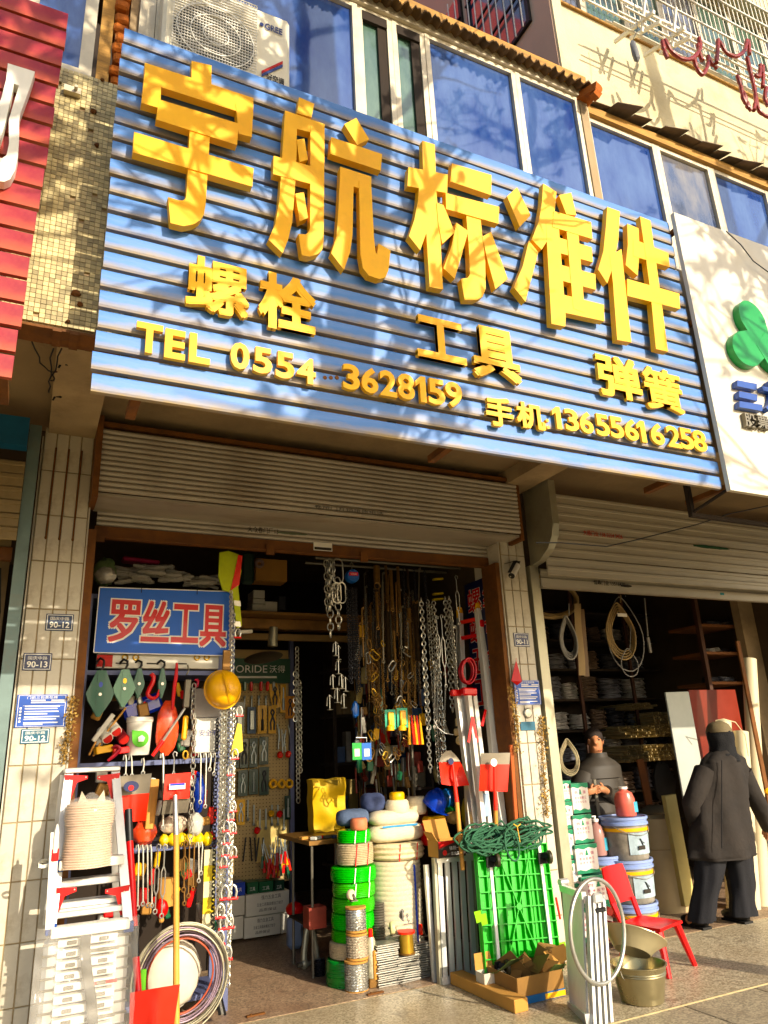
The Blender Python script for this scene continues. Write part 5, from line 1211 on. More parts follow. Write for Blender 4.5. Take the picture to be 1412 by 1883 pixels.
b = B(); b.grid(lambda u_, v: Vector(((x0+x1)/2-.01+.05*u_+.03*math.sin(v*5), 4.372+.006*math.sin(v*30), .10+(zt_-.10)*v)), 4, 26); b.build('tape_strip', mat('dark_shiny_tape', '#4a4842', .2, .4, var=.4, scale=20), tlad, smooth=80)
B().cbox(((x0+x1)/2, 4.46, zt_+.008), (x1-x0-.02, .10, .03), bev=.01).build('top_pad', mat('pale_yellow_foam', '#cfc58a', .7), tlad)
# shovels ------------------------------------------------------------
def blade(c, Y, bulge, split, m_edge, m_body, t, sock=None, pts=None, Yb=None):
    TL, TR, BR, BL = c; Yb = Yb if Yb is not None else Y
    a, d, e, f = P(*TL, Y), P(*TR, Y), P(*BR, Yb), P(*BL, Yb)
    def fn(u_, v):
        p = a.lerp(d, u_).lerp(f.lerp(e, u_), v); return p+Vector((0, bulge*(4*(u_-.5)**2-1)*-1*(.4+.6*v)+.012*math.exp(-((u_-.5)/.06)**2)*-(v > .25)*v, 0))
    for nm, v0, v1, m_ in (('blade_edge', 0, split, m_edge), ('blade', split, 1, m_body)):
        if v1-v0 < .01: continue
        b = B(); b.grid(lambda u_, v: fn(u_, v0+(v1-v0)*v), 16, 8); k = len(b.v)
        g = B(); g.v = [p+Vector((0, .004, 0)) for p in b.v]; g.f = [q[::-1] for q in b.f]
        b.add(g.v, g.f); b.build(nm, m_, t, smooth=50)
    return fn
M_bare = mat('bare_grey_steel', '#7d7566', .5, .4, var=.15)
sh = thing('shovel', 'upside-down red square shovel with red shaft in front of the display rack', 'shovel', P(255, 1880, 4.6), 'shovels')
blade(((216, 1428), (279, 1422), (268, 1509), (215, 1515)), 4.98, .035, .42, M_bare, M_orange, sh)
ps = [P(236, 1488, 4.95), P(238, 1547, 4.91), P(247, 1704, 4.76), P(250, 1760, 4.71), P(254, 1824, 4.66)]
B().cyl(ps[0], ps[1], .022, .024, n=12).build('socket', M_black, sh)
B().cyl(ps[1], ps[2], .021, .019, n=12).build('shaft', M_redpl, sh); B().cyl(ps[2], ps[3], .0205, .0205, n=12).build('grip', M_black, sh); B().cyl(ps[3], ps[4], .019, n=12).build('shaft', M_redpl, sh)
b = B(); c = P(241, 1446, 4.93); b.lathe([(0, 0), (.045, 0), (.045, .002), (0, .002)], c+Vector((0, -.004, 0)), 18, m=Matrix.Rotation(R(90), 4, 'X') @ Matrix.Scale(.7, 4, (0, 1, 0))); b.build('sticker', M_navy, sh)
b = B(); b.lathe([(0, 0), (.016, 0), (.016, .002), (0, .002)], c+Vector((0, -.0065, -.008)), 14, m=Matrix.Rotation(R(90), 4, 'X')); b.build('sticker_dot', M_redpl, sh)
sh = thing('shovel', 'upside-down red shovel with round sticker and pale wooden handle', 'shovel', P(322, 1880, 4.65), 'shovels')
blade(((304, 1424), (351, 1420), (348, 1468), (300, 1471)), 5.02, .010, .0, M_bare, M_orange, sh)
blade(((301, 1469), (349, 1466), (345, 1494), (297, 1498)), 5.04, .018, .0, M_bare, M_bare, sh, Yb=5.06)
q0, q1, q2 = P(322, 1462, 4.99), P(324, 1535, 4.95), P(324, 1890, 4.62)
B().cyl(q0, q1, .014, .018, n=12).build('socket', M_zinc, sh); B().cyl(q1, q2, .017, .018, n=12).build('handle', M_wood, sh)
b = B(); c = P(326, 1446, 5.0); b.cbox(c, (.10, .003, .035), bev=.001); b.build('sticker', M_print, sh)
b = B(); b.cbox(c+Vector((0, -.003, .012)), (.09, .002, .012)); b.build('sticker_print', M_bluep, sh)
sh = thing('shovel', 'red flat shovel blade standing low at the bottom edge', 'shovel', P(285, 1883, 4.5), 'shovels')
blade(((239, 1826), (331, 1810), (318, 1895), (237, 1905)), 4.56, .012, .0, M_bare, M_orange, sh)
one(B().cbox(P(263, 1805, 4.75), (.03, .01, .12), bev=.002), 'green_strip', mat('leaf_green', '#5aa012', .5), 'bright green strip standing behind the low red shovel blade', 'strip')
# coils of wire rope and hose
cc = P(333, 1795, 5.02)
M_coilA = mat('steel_wire_rope', '#a9a38c', .4, .5, var=.2, scale=60); M_coilB = mat('mauve_wire_rope', '#8d7a86', .4, .4, var=.3, scale=70); M_coilC = mat('red_edge_wire', '#a8523c', .4, .2, var=.2)
for i in range(13):
    rr_ = .285-.0075*i; b = B(); dx, dz = rnd.uniform(-.008, .008), rnd.uniform(-.008, .008); ph = rnd.uniform(0, 6)
    b.tube([cc+Vector((math.cos(t)*rr_*.98+dx, .012*math.sin(2*t+ph)+.014*(i % 4)-.02, math.sin(t)*rr_+dz)) for t in [2*math.pi*k/40 for k in range(40)]], .0055, 6, closed=True)
    m_ = M_coilA if i < 5 else (M_coilB if i < 11 else M_coilC)
    lb = '%s %s wire ring counted from outside in the coil below the rack' % (ordn(i), 'pale steel' if i < 5 else 'mauve' if i < 11 else 'reddish')
    one(b, 'wire_rope_coil', m_, lb, 'wire coil', 'wire rope coil rings, '+('pale' if i < 5 else 'mauve' if i < 11 else 'reddish'), smooth=80)
x0, x1, z0, z1 = prect(268, 1730, 372, 1860, 5.12); b = B(); b.sph(((x0+x1)/2, 5.16, (z0+z1)/2), ((x1-x0)/2, .05, (z1-z0)/2), 18, 14, wob=.10, seed=8); one(b, 'white_sack', mat('white_sack', '#cfc6b2', .45, var=.12, scale=8, coat=.2), 'white plastic sack inside the wire rope coil', 'sack', smooth=70)
# leaning dark profiles at the foot of the rack
for i in range(3):
    b = B(); bar(b, P(396+3*i, 1815, 5.16), P(404+5*i, 1866, 5.02), .014, .01); one(b, 'steel_profile', M_black if i != 1 else M_zinc, ('leftmost', 'middle', 'rightmost')[i]+' of three thin profiles leaning at the foot of the rack', 'profile')
# ================================================================== inside the main shop: back pegboard
PY_ = 7.22
x0, x1, z0, z1 = prect(432, 1195, 536, 1625, PY_)
x0 = 1.62
pg = thing('pegboard', 'beige pegboard wall carrying carded hand tools at the back of the passage', 'pegboard', ((x0+x1)/2, PY_, z0))
M_peg = mat('pegboard_beige', '#b9a274', .75, var=.1, dirt=.2, dirtcol='#7a6540')
B().box(x0, x1, PY_, PY_+.02, z0, z1).build('board', M_peg, pg)
b = B()
for i in range(24):
    for k in range(60):
        x = x0+.02+i*.032; z = z0+.02+k*.032
        if x < x1-.01 and z < z1-.01: b.box(x-.004, x+.004, PY_-.0012, PY_-.0004, z-.004, z+.004)
b.build('peg_hole', M_dark, pg, kind='stuff')
for i in range(2): B().box(x0, x0+.03 if i == 0 else x1, PY_-.03, PY_-.002, z0, z0+.03).build('trim', M_rack, pg) if i == 0 else None
B().box(x1-.03, x1+.01, PY_-.05, PY_-.002, .0, z1+.1).build('side_post', M_rack, pg)
sg = thing('brand_board', 'dark green brand board with pale lettering above the pegboard', 'sign', (P(480, 1235, PY_-.04).x, PY_-.04, P(480, 1255, PY_-.04).z))
x0, x1, z0, z1 = prect(430, 1211, 534, 1256, PY_-.05)
B().box(x0, x1, PY_-.05, PY_-.03, z0, z1).build('panel', mat('board_green', '#1d4a32', .5, var=.1), sg)
b = B(); text(b, 'ORIDE', (x0+(x1-x0)*.03, PY_-.053, z0+(z1-z0)*.42), ((x1-x0)*.55, 0, 0), (0, 0, (z1-z0)*.30)); b.build('lettering', M_print, sg, smooth=0)
b = B(); text(b, '沃得', (x0+(x1-x0)*.62, PY_-.053, z0+(z1-z0)*.42), ((x1-x0)*.28, 0, 0), (0, 0, (z1-z0)*.30)); b.build('lettering', M_print, sg, smooth=0)
B().box(x0+.03, x0+(x1-x0)*.75, PY_-.053, PY_-.0505, z0+(z1-z0)*.2, z0+(z1-z0)*.28).build('stripe', M_print, sg)
# carded tools
def pliers(b, c, h, Y):
    x, z = c.x, c.z
    for s_ in (-1, 1): b.tube([(x+s_*.002, Y, z+h*.42), (x+s_*h*.07, Y, z+h*.30), (x-s_*h*.01, Y, z+h*.10), (x-s_*h*.09, Y, z-h*.12), (x-s_*h*.07, Y, z-h*.42)], h*.035, 6)
def card(px0, py0, px1, py1, Y, m_, label, tool=M_black, tilt=0.0, kind='p', grp='carded tools on the pegboard'):
    x0, x1, z0, z1 = prect(px0, py0, px1, py1, Y); c = Vector(((x0+x1)/2, Y, (z0+z1)/2)); h = z1-z0; w = x1-x0
    t = thing('carded_tool', label, 'tool pack', (c.x, Y, z0), grp)
    B().cbox(c, (w*.94, .006, h*.96), (0, tilt, 0), bev=.001).build('card', m_, t)
    b = B()
    if kind == 'p': pliers(b, c, h*.85, Y-.012)
    elif kind == 's': b.cyl(c+Vector((0, -.012, h*.36)), c+Vector((0, -.012, -.02*h)), .006, n=6); b.cyl(c+Vector((0, -.012, 0)), c+Vector((0, -.012, -h*.38)), .013, n=8)
    else: b.cbox(c+Vector((0, -.012, 0)), (w*.5, .02, h*.7), (0, tilt, 0), bev=.006)
    b.build('tool', tool, t)
    return t
M_ycard = mat('yellow_card', '#d9a712', .45, var=.12, coat=.2); M_gcard = mat('dark_green_card', '#16382c', .35, var=.2, coat=.4); M_tool = mat('tool_steel', '#9aa09c', .35, .6, var=.2)
n_ = 0
for (a_, m_, tl_, k_, tt, lb) in (((454, 1299, 471, 1350), mat('slate_blue', '#2c4a68', .4), M_tool, 'b', 0, 'slate blue tool pack, left of the yellow cards'), ((473, 1296, 491, 1350), M_ycard, M_black, 's', 0, 'yellow tool card beside the slate blue pack'), ((493, 1297, 508, 1350), M_ycard, M_black, 'p', 0, 'yellow card with black pliers, lower middle'), ((496, 1256, 514, 1303), M_ycard, M_black, 'p', -.2, 'yellow tilted card under the green brand board'), ((515, 1257, 526, 1312), M_ycard, M_tool, 's', 0, 'narrow orange-yellow card at the right of the tilted card'), ((524, 1279, 542, 1322), mat('orange_card', '#cf8a10', .45), M_black, 'p', 0, 'orange card at the right edge of the pegboard'),
  ((429, 1357, 440, 1413), M_gcard, M_tool, 's', 0, 'green card at the left end of the upper green row'), ((441, 1357, 457, 1413), M_gcard, M_black, 'p', 0, 'green card second in the upper green row'), ((458, 1356, 474, 1412), M_gcard, M_tool, 'p', 0, 'green card with bright pliers, third in the upper green row'), ((476, 1354, 494, 1407), M_gcard, M_tool, 'p', 0, 'green card at the right end of the upper green row'),
  ((437, 1415, 456, 1465), M_gcard, M_tool, 'p', 0, 'green card at the left of the lower green row'), ((457, 1413, 475, 1462), M_gcard, M_tool, 's', 0, 'green card in the middle of the lower green row'), ((476, 1409, 495, 1463), M_gcard, M_black, 'p', 0, 'green card at the right of the lower green row'), ((434, 1469, 451, 1518), M_ycard, M_tool, 'p', 0, 'yellow card with silver pliers under the green rows'), ((523, 1462, 535, 1508), M_gcard, M_tool, 's', 0, 'small green card at the lower right of the pegboard'),
  ((430, 1290, 450, 1350), M_gcard, M_tool, 'b', 0, 'dark green pack at the left, behind the chain bundle')):
    card(*a_, 7.17-.004*(n_ % 3), m_, lb, tl_, tt, k_); n_ += 1
for i, px in enumerate((450, 462, 480, 492, 503)):
    b = B(); p = P(px, 1262, 7.17); b.cbox(p, (.03, .03, .09), bev=.008); one(b, 'hanging_tool', (M_greenp, M_redpl, M_redpl, M_orange, M_tool)[i], ordn(i)+' small hanging tool from the left, in the row under the green brand board', 'tool', 'small tools under the brand board')
for i in range(6):
    b = B(); p = P(450+13*i, 1282, 7.19); b.cyl(p, p+Vector((0, 0, -.10)), .007, n=6); b.sph(p, (.014, .012, .018), 7, 5); one(b, 'chrome_tool', M_tool, ordn(i)+' chrome tool in the row over the slate blue pack', 'tool', 'chrome tools on the pegboard')
for i, px in enumerate((502, 518, 532)):
    p = P(px, 1441, 7.15); b = B(); b.tube([p+Vector((math.cos(k*.524)*.03, 0, math.sin(k*.524)*.032)) for k in range(12)], .014, 7, closed=True); one(b, 'tape_roll', M_yel, ('left', 'middle', 'right')[i]+' yellow tape roll on the pegboard', 'tape')
for px, py, m_, lb in ((499, 1496, M_yel, 'yellow tape measure low on the pegboard'), (514, 1497, M_redpl, 'red tape measure beside the yellow one'), (515, 1388, M_orange, 'orange handled cutter on the upper right of the pegboard'), (530, 1387, M_orange, 'orange-red cutter at the right edge of the pegboard'), (473, 1527, M_redpl, 'small red tool under the tape measures')):
    one(B().cbox(P(px, py, 7.16), (.055, .04, .06), (0, rnd.uniform(-.4, .4), 0), bev=.015), 'tape_measure', m_, lb, 'tool')
for i in range(7):
    p = P(510+4*i, 1330+rnd.randint(0, 20), 7.18); q = p+Vector((rnd.uniform(-.03, .03), 0, -rnd.uniform(.12, .22))); b = B(); b.cyl(p, q, .006, n=6); one(b, 'wrench', M_tool, ordn(i)+' dark steel wrench hanging at the right of the pegboard', 'wrench', 'wrenches at the right of the pegboard')
for i in range(8):
    p = P(445+11*i, 1470+rnd.randint(0, 18), 7.18); b = B(); b.cyl(p, p+Vector((0, 0, -.16)), .008, n=6); b.sph(p+Vector((0, 0, -.17)), .016, 7, 5); one(b, 'socket_wrench', M_tool, ordn(i)+' socket wrench in the row below the green cards', 'wrench', 'socket wrenches on the pegboard')
# screwdrivers fanned in a sunlit cluster
for i, px in enumerate(sorted(rnd.uniform(478, 528) for _ in range(26))):
    p = P(px, 1535+rnd.uniform(0, 30), 7.12-rnd.uniform(0, .06)); d = Vector((rnd.uniform(-.35, .35), -.15, -1)).normalized()
    t = thing('screwdriver', ordn(i)+' coloured screwdriver from the left in the cluster low on the pegboard', 'screwdriver', p, 'screwdrivers clustered low on the pegboard')
    B().cyl(p, p+d*.14, .0045, n=6).build('shaft', M_tool, t); B().cyl(p+d*.14, p+d*.24, .013, .015, n=8).build('handle', (M_redpl, M_redpl, M_greenp, M_orange, M_yel)[i % 5], t)
one(B().cbox(P(500, 1545, 7.20), (.30, .01, .36), bev=.002), 'sunlit_patch', mat('sunlit_patch_cream', '#d8c07c', .7), 'cream sheet painting the sunlit patch behind the screwdriver cluster', 'card')  # pale sheet paints the pool of sunlight on the lower pegboard
for i in range(5):
    p = P(452+8*i, 1540, 7.17); b = B(); b.cyl(p, p+Vector((rnd.uniform(-.03, .03), 0, -.20)), .007, n=6); one(b, 'pliers', M_black, ordn(i)+' dark cutter in the row left of the screwdrivers', 'pliers', 'dark cutters low on the pegboard')
# cartons under the pegboard
txt = [('强力五金工具', .35, .70, .80, .90, M_ink), ('五金工具箱装螺丝刀钳子', .25, .40, .85, .56, M_ink), ('品质保证', .30, .16, .70, .30, M_ink)]
carton(452, 1641, 532, 1681, 7.02, .35, 'wide white printed carton, upper one under the pegboard', print_=txt)
carton(449, 1684, 516, 1722, 7.00, .35, 'wide white printed carton, lower one under the pegboard', print_=txt)
carton(425, 1648, 450, 1684, 7.03, .35, 'narrow white carton at the upper left under the pegboard')
carton(424, 1686, 447, 1727, 7.02, .35, 'narrow white carton at the lower left under the pegboard')
carton(517, 1680, 533, 1716, 7.05, .3, 'narrow white carton at the right end of the lower row')
for i, (a_, m_) in enumerate((((429, 1623, 451, 1647), M_bluep), ((455, 1622, 475, 1645), M_greenp), ((477, 1620, 503, 1643), M_greenp), ((505, 1618, 523, 1641), M_gcard))):
    carton(*a_, 7.05, .2, ('blue small box at the left on the white cartons', 'dark green small box next to the blue one', 'wide dark green box in the middle on the white cartons', 'blackish green box at the right on the white cartons')[i], m=m_, name='small_box', print_=[('工具', .2, .3, .7, .6, M_print)])
# wooden loft beam with cartons
lf = thing('loft_beam', 'rough brown timber beam shelf crossing the shop above the pegboard', 'beam', (2.2, 6.7, 2.3))
zb_ = P(530, 1150, 6.7).z
B().cbox((2.3, 6.7, zb_), (1.9, .12, .10), bev=.006).build('beam', M_rust, lf); B().cbox((2.3, 6.62, zb_+.065), (1.9, .35, .025), bev=.003).build('shelf_board', M_cardd, lf)
B().cbox((2.3, 6.68, zb_-.12), (1.9, .05, .06), bev=.004).build('rail', mat('tan_rail', '#8d744a', .7), lf)
for i, (a_, m_, lb) in enumerate((((466, 1085, 487, 1100), M_carton, 'grey-white box, top of the little stack on the loft'), ((465, 1101, 487, 1110), M_carton, 'grey-white box in the middle of the loft stack'), ((464, 1111, 488, 1123), M_carton, 'grey-white box at the bottom of the loft stack'), ((487, 1106, 510, 1124), M_carton, 'wider grey-white box beside the loft stack'), ((470, 1028, 528, 1068), M_card, 'brown cardboard carton high under the shutter'), ((512, 1096, 526, 1122), M_black, 'dark box at the right end of the loft shelf'))):
    carton(*a_, 6.55, .2, lb, m=m_, name='loft_box')
b = B(); p = P(477, 1036, 6.5); b.tube([p+Vector((math.cos(k*.524)*.032, 0, math.sin(k*.524)*.032)) for k in range(12)], .016, 7, closed=True); one(b, 'tape_roll', mat('mauve_tape', '#9a7f78', .5), 'mauve tape roll hanging in front of the brown carton', 'tape')
one(B().cbox(P(455, 1045, 6.3), (.12, .05, .3), bev=.03), 'dark_bag', mat('dark_green_bag', '#26382c', .5), 'dark green bag hanging left of the brown carton', 'bag')
# fan
fn_ = thing('wall_fan', 'grey electric fan hanging under the loft beam', 'fan', P(485, 1220, 6.3))
p = P(503, 1172, 6.3); B().cyl(p+Vector((0, 0, .09)), p+Vector((-.01, 0, -.08)), .038, .045, n=14).build('motor', M_silver, fn_)
p = P(484, 1205, 6.25); B().lathe([(.02, .02), (.09, .008), (.15, -.01), (.17, -.02), (.165, -.025), (.09, 0), (0, .01)], p, 24, m=Euler((.35, -.25, 0)).to_matrix().to_4x4()).build('guard', mat('fan_dark', '#4a4234', .5, .2), fn_)
b = B(); p = P(450, 1162, 6.2); b.cbox(p, (.13, .05, .03), (0, -.1, 0), bev=.004); one(b, 'small_lamp', M_print, 'white oblong lamp fitting left of the fan', 'lamp')
# shelving with dim goods on the right inner side and at the back
sv = thing('back_shelving', 'dark shelving full of dim tools at the back right of the shop', 'shelf', (3.0, 7.2, 0))
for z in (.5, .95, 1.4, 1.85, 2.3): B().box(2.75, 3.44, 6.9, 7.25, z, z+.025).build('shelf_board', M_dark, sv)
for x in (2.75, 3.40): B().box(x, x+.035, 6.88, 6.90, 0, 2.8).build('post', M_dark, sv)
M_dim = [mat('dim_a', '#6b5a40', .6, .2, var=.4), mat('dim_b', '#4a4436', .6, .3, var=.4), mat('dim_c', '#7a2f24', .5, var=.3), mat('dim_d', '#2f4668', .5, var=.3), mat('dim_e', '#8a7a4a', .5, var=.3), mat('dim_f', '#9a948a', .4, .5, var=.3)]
for k, z in enumerate((.525, .975, 1.425, 1.875)):
    x = 2.79; n_ = 0
    while x < 3.36:
        w = rnd.uniform(.06, .13); h = rnd.uniform(.10, .30); b = B(); b.cbox((x+w/2, 6.98, z+h/2+.001), (w*.9, .12, h), (0, 0, rnd.uniform(-.2, .2)), bev=.006)
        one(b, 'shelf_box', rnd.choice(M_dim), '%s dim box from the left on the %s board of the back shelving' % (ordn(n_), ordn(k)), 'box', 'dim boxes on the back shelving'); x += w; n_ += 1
# hanging dim tools on the right half of the shop
for i, px in enumerate(sorted(rnd.uniform(640, 800) for _ in range(70))):
    py = rnd.uniform(1290, 1440); Y = rnd.uniform(6.0, 6.8); p = P(px, py, Y); L_ = rnd.uniform(.10, .26); b = B()
    q = p+Vector((rnd.uniform(-.03, .03), 0, -L_)); b.cyl(p, q, rnd.uniform(.006, .012), n=6)
    if rnd.random() < .5: b.cbox(q, (rnd.uniform(.03, .07), .02, rnd.uniform(.03, .07)), (0, rnd.uniform(-1, 1), 0), bev=.004)
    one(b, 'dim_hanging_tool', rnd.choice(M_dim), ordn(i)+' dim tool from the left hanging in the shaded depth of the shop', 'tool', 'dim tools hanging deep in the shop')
for i, (px0, py0, px1, py1, m_) in enumerate(((746, 1408, 780, 1438, mat('dull_yellow', '#b09a20', .5)), (760, 1362, 780, 1400, M_dim[4]), (722, 1370, 744, 1388, M_carton), (735, 1382, 756, 1412, M_dim[3]), (690, 1390, 712, 1410, M_dim[2]), (700, 1340, 718, 1368, M_orange))):
    carton(px0, py0, px1, py1, 6.2, .12, ('olive yellow box hanging deep behind the chains', 'tan pack above the olive yellow box', 'small white box deep in the shop', 'navy pack below the small white box', 'brown-red box deep left of the packs', 'orange pack high deep in the shop')[i], m=m_, name='hanging_pack')
# ================================================================== hanging springs, rods and chains under the shutter
HY = 5.45
hb = thing('hanging_rail', 'steel rail under the shutter from which chains and springs hang', 'rail', (2.9, HY, P(720, 1040, HY).z))
zr_ = P(720, 1036, HY).z
B().cyl((2.05, HY, zr_), (3.44, HY, zr_), .012, n=8).build('rail', M_steel, hb); B().cyl((2.05, HY+.25, zr_+.02), (3.44, HY+.25, zr_+.02), .012, n=8).build('rail', M_steel, hb)
M_spr = mat('spring_bronze', '#8a6a3c', .4, .5, var=.25, scale=20)
M_spd = mat('spring_dark', '#3f3222', .45, .5, var=.3, scale=20)
def spring(px, py0, py1, Y, r, m_, label, turns=None):
    a = P(px, py0, Y); c = P(px, py1, Y); h = a.z-c.z; n = turns or max(8, int(h/.010)); b = B(); wire = min(.0042, h/n*.46)
    pts = [(a.x+math.cos(t)*r, Y+math.sin(t)*r, a.z-h*t/(2*math.pi*n)) for t in [2*math.pi*n*k/(n*7) for k in range(n*7+1)]]
    b.tube(pts, wire, 4); b.cyl((a.x, Y, a.z), (a.x, Y, c.z), r*.72, n=8)
    b.tube([(a.x+math.cos(k*.785)*r*1.1, Y, c.z-r*1.1+math.sin(k*.785)*r*1.1) for k in range(8)], wire, 5, closed=True)
    one(b, 'coil_spring', m_, label, 'spring', 'coil springs hanging under the shutter', smooth=60)
for i, (px, y0, y1, r, m_) in enumerate(((692, 1040, 1071, .026, M_spr), (692, 1088, 1152, .012, M_spr), (709, 1040, 1104, .010, M_spr), (718, 1048, 1118, .014, M_spr), (731, 1042, 1120, .012, M_spr), (711, 1124, 1222, .022, M_spd), (748, 1045, 1096, .012, M_spd), (751, 1118, 1137, .016, M_spr), (753, 1140, 1234, .013, M_spr), (763, 1110, 1215, .022, M_spd), (724, 1160, 1240, .010, M_spr))):
    spring(px, y0, y1, HY-.05+.03*(i % 3), r, m_, ('fat bronze spring at the top left of the spring group', 'thin bronze spring hanging below the fat one', 'bronze spring second from the left at the top', 'bronze spring third from the left at the top', 'bronze spring fourth from the left at the top', 'long fat dark spring in the middle', 'dark spring at the top right of the group', 'short fat bronze spring right of the middle', 'long slim bronze spring right of the middle', 'long fat dark spring at the right of the group', 'slim bronze spring low in the middle')[i])
M_rodd = [M_rust, M_spr, M_steel, mat('rod_grey', '#8a8270', .4, .5, var=.2), M_spd]
for i in range(34):
    px = 662+i*3.3+rnd.uniform(-1.5, 1.5); y0 = rnd.uniform(1040, 1150); y1 = min(1330, y0+rnd.uniform(90, 200)); Y = HY+rnd.uniform(-.02, .28); a = P(px, y0, Y); c = P(px+rnd.uniform(-3, 3), y1, Y); b = B()
    b.tube([a+Vector((.010, 0, -.02)), a+Vector((.008, 0, 0)), a+Vector((-.004, 0, -.01)), c], rnd.uniform(.0035, .0075), 6)
    if rnd.random() < .6: b.tube([c+Vector((math.cos(k*.785)*.013, 0, -.013+math.sin(k*.785)*.013)) for k in range(8)], .004, 5, closed=True)
    one(b, 'hanging_rod', M_rodd[i % 5], '%s long hooked rod from the left in the curtain of rods behind the springs' % ordn(i), 'rod', 'hooked rods behind the springs')
for i, py in enumerate(sorted(rnd.uniform(1180, 1400) for _ in range(44))):
    px = 676+rnd.uniform(0, 85); p = P(px, py, 5.42+rnd.uniform(0, .1)); b = B(); s_ = rnd.uniform(.7, 1.4); a_ = rnd.uniform(-1, 1)
    b.tube([p+Euler((0, a_, rnd.uniform(-.8, .8))).to_matrix()@Vector((x*s_, 0, y*s_)) for x, y in link_pts(.075, .034, 5)], .0045*s_, 5, closed=True)
    one(b, 'carabiner', (M_brass, M_spr, M_zinc, M_rust)[i % 4], ordn(i)+' small snap hook from the top in the tangle below the springs', 'snap hook', 'snap hooks tangled below the springs')
# silver chains at the right of the door
for i, (px, y0, y1, L_) in enumerate(((774, 1098, 1350, .052), (780, 1045, 1110, .034), (786, 1102, 1442, .048), (791, 1110, 1430, .044), (797, 1104, 1380, .048), (803, 1170, 1440, .040), (818, 1096, 1310, .052), (825, 1095, 1262, .048), (829, 1120, 1280, .044), (778, 1200, 1420, .044), (761, 1042, 1105, .030), (800, 1250, 1445, .048), (741, 1040, 1180, .030))):
    chain(px, y0, y1, HY-.10+.03*(i % 4), '%s silver chain from the left among those hanging right of the springs' % ordn(i), L=L_, wire=L_*.17, group='silver chains right of the springs', m=M_chain if i not in (1, 10, 12) else M_bchain)
for i, (px, y0, y1) in enumerate(((802, 1132, 1240), (811, 1130, 1265), (838, 1058, 1150))): turnbuckle(px, y0, y1, HY-.1, ('left', 'right', 'upper right')[i]+' long turnbuckle between the silver chains', w=.016)
for i, (px, y0, y1) in enumerate(((798, 1215, 1340), (804, 1220, 1330), (818, 1235, 1330), (838, 1150, 1300))): rod(px, y0, y1, HY-.08, ordn(i)+' eye rod below the turnbuckles right of the springs', grp='eye rods right of the springs', r=.006)
for i, y_ in enumerate((1065, 1092, 1102)): one(B().cbox(P(805, y_, 5.6), (.10, .04, .018), (0, -.12, 0), bev=.004), 'yellow_tool', M_ystrap, ('top', 'middle', 'bottom')[i]+' of three yellow-handled tools hanging between the chains', 'tool')
# left group: carabiner chains, blue hoist with black chains, white wire hooks
for i, (px, y0, y1) in enumerate(((600, 1028, 1130), (606, 1026, 1180), (611, 1028, 1110), (620, 1060, 1165), (546, 1188, 1480), (551, 1250, 1420), (543, 1225, 1330))):
    chain(px, y0, y1, 5.30 if i < 4 else 6.4, ('silver link chain, leftmost under the shutter middle', 'longest silver link chain under the shutter middle', 'short silver link chain under the shutter middle', 'silver chain below the big snap hooks', 'long steel chain hanging at the right edge of the pegboard', 'steel chain hanging second at the pegboard edge', 'short steel chain at the pegboard edge')[i], L=.075 if i < 4 else .06, wire=.011 if i < 4 else .010, group='chains under the middle of the shutter')
for i, (px, py, hh) in enumerate(((621, 1050, 46), (619, 1090, 38), (628, 1090, 38))):
    p = P(px, py, 5.28); h = (P(px, py-hh/2, 5.28)-P(px, py+hh/2, 5.28)).z; b = B(); b.tube([p+Vector((x*1.0, 0, y)) for x, y in link_pts(h, h*.42, 6)], .0065, 6, closed=True); one(b, 'snap_hook', M_chain, ('large', 'left lower', 'right lower')[i]+' steel snap hook hanging by the silver link chains', 'snap hook')
ho = thing('chain_hoist', 'blue round chain hoist with red label hanging under the shutter', 'hoist', P(647, 1080, 5.3))
c = P(647, 1060, 5.28); B().lathe([(0, -.035), (.05, -.035), (.056, -.02), (.056, .02), (.05, .035), (0, .035)], c, 22, m=Matrix.Rotation(R(90), 4, 'X')).build('body', M_hoist, ho)
B().cbox(c+Vector((0, -.038, .012)), (.075, .004, .028), bev=.001).build('label_plate', M_redpl, ho)
b = B(); text(b, 'VITAL', c+Vector((-.03, -.0412, .004)), (.06, 0, 0), (0, 0, .014)); b.build('lettering', M_print, ho, smooth=0)
b = B(); b.tube([c+Vector((0, 0, .05)), c+Vector((0, 0, .08)), c+Vector((.014, 0, .10)), c+Vector((0, 0, .118)), c+Vector((-.014, 0, .10))], .006, 6); b.build('top_hook', M_steel, ho)
for i in range(6): chain(638+i*3.2, 1080, 1255+rnd.randint(-15, 25), 5.27+.015*(i % 3), ordn(i)+' black load chain from the left hanging from the blue hoist', L=.030, wire=.006, m=M_bchain, group='load chains of the blue hoist')
b = B(); b.sph(P(653, 1305, 5.27), (.03, .025, .06), 10, 8, wob=.4); one(b, 'blue_hook_block', M_hoist, 'small blue hook block at the end of the hoist chains', 'hook block')
for i, (px, py) in enumerate(((617, 1180), (622, 1187), (622, 1213), (612, 1240), (628, 1240), (620, 1265), (606, 1278), (632, 1275), (635, 1245))):
    p = P(px, py, 5.3); b = B(); b.cyl(p, p+Vector((0, 0, -.10)), .004, n=6); b.lathe([(0, 0), (.022, 0), (.024, .004), (0, .008)], p+Vector((0, 0, -.11)), 12); b.tube([p+Vector((.02, 0, -.02)), p, p+Vector((-.02, 0, -.02)), p+Vector((-.025, 0, -.08))], .0035, 5); one(b, 'wire_hanger', M_chain, ordn(i)+' small white wire hook in the cluster left of the black chains', 'hook', 'white wire hooks left of the black chains')
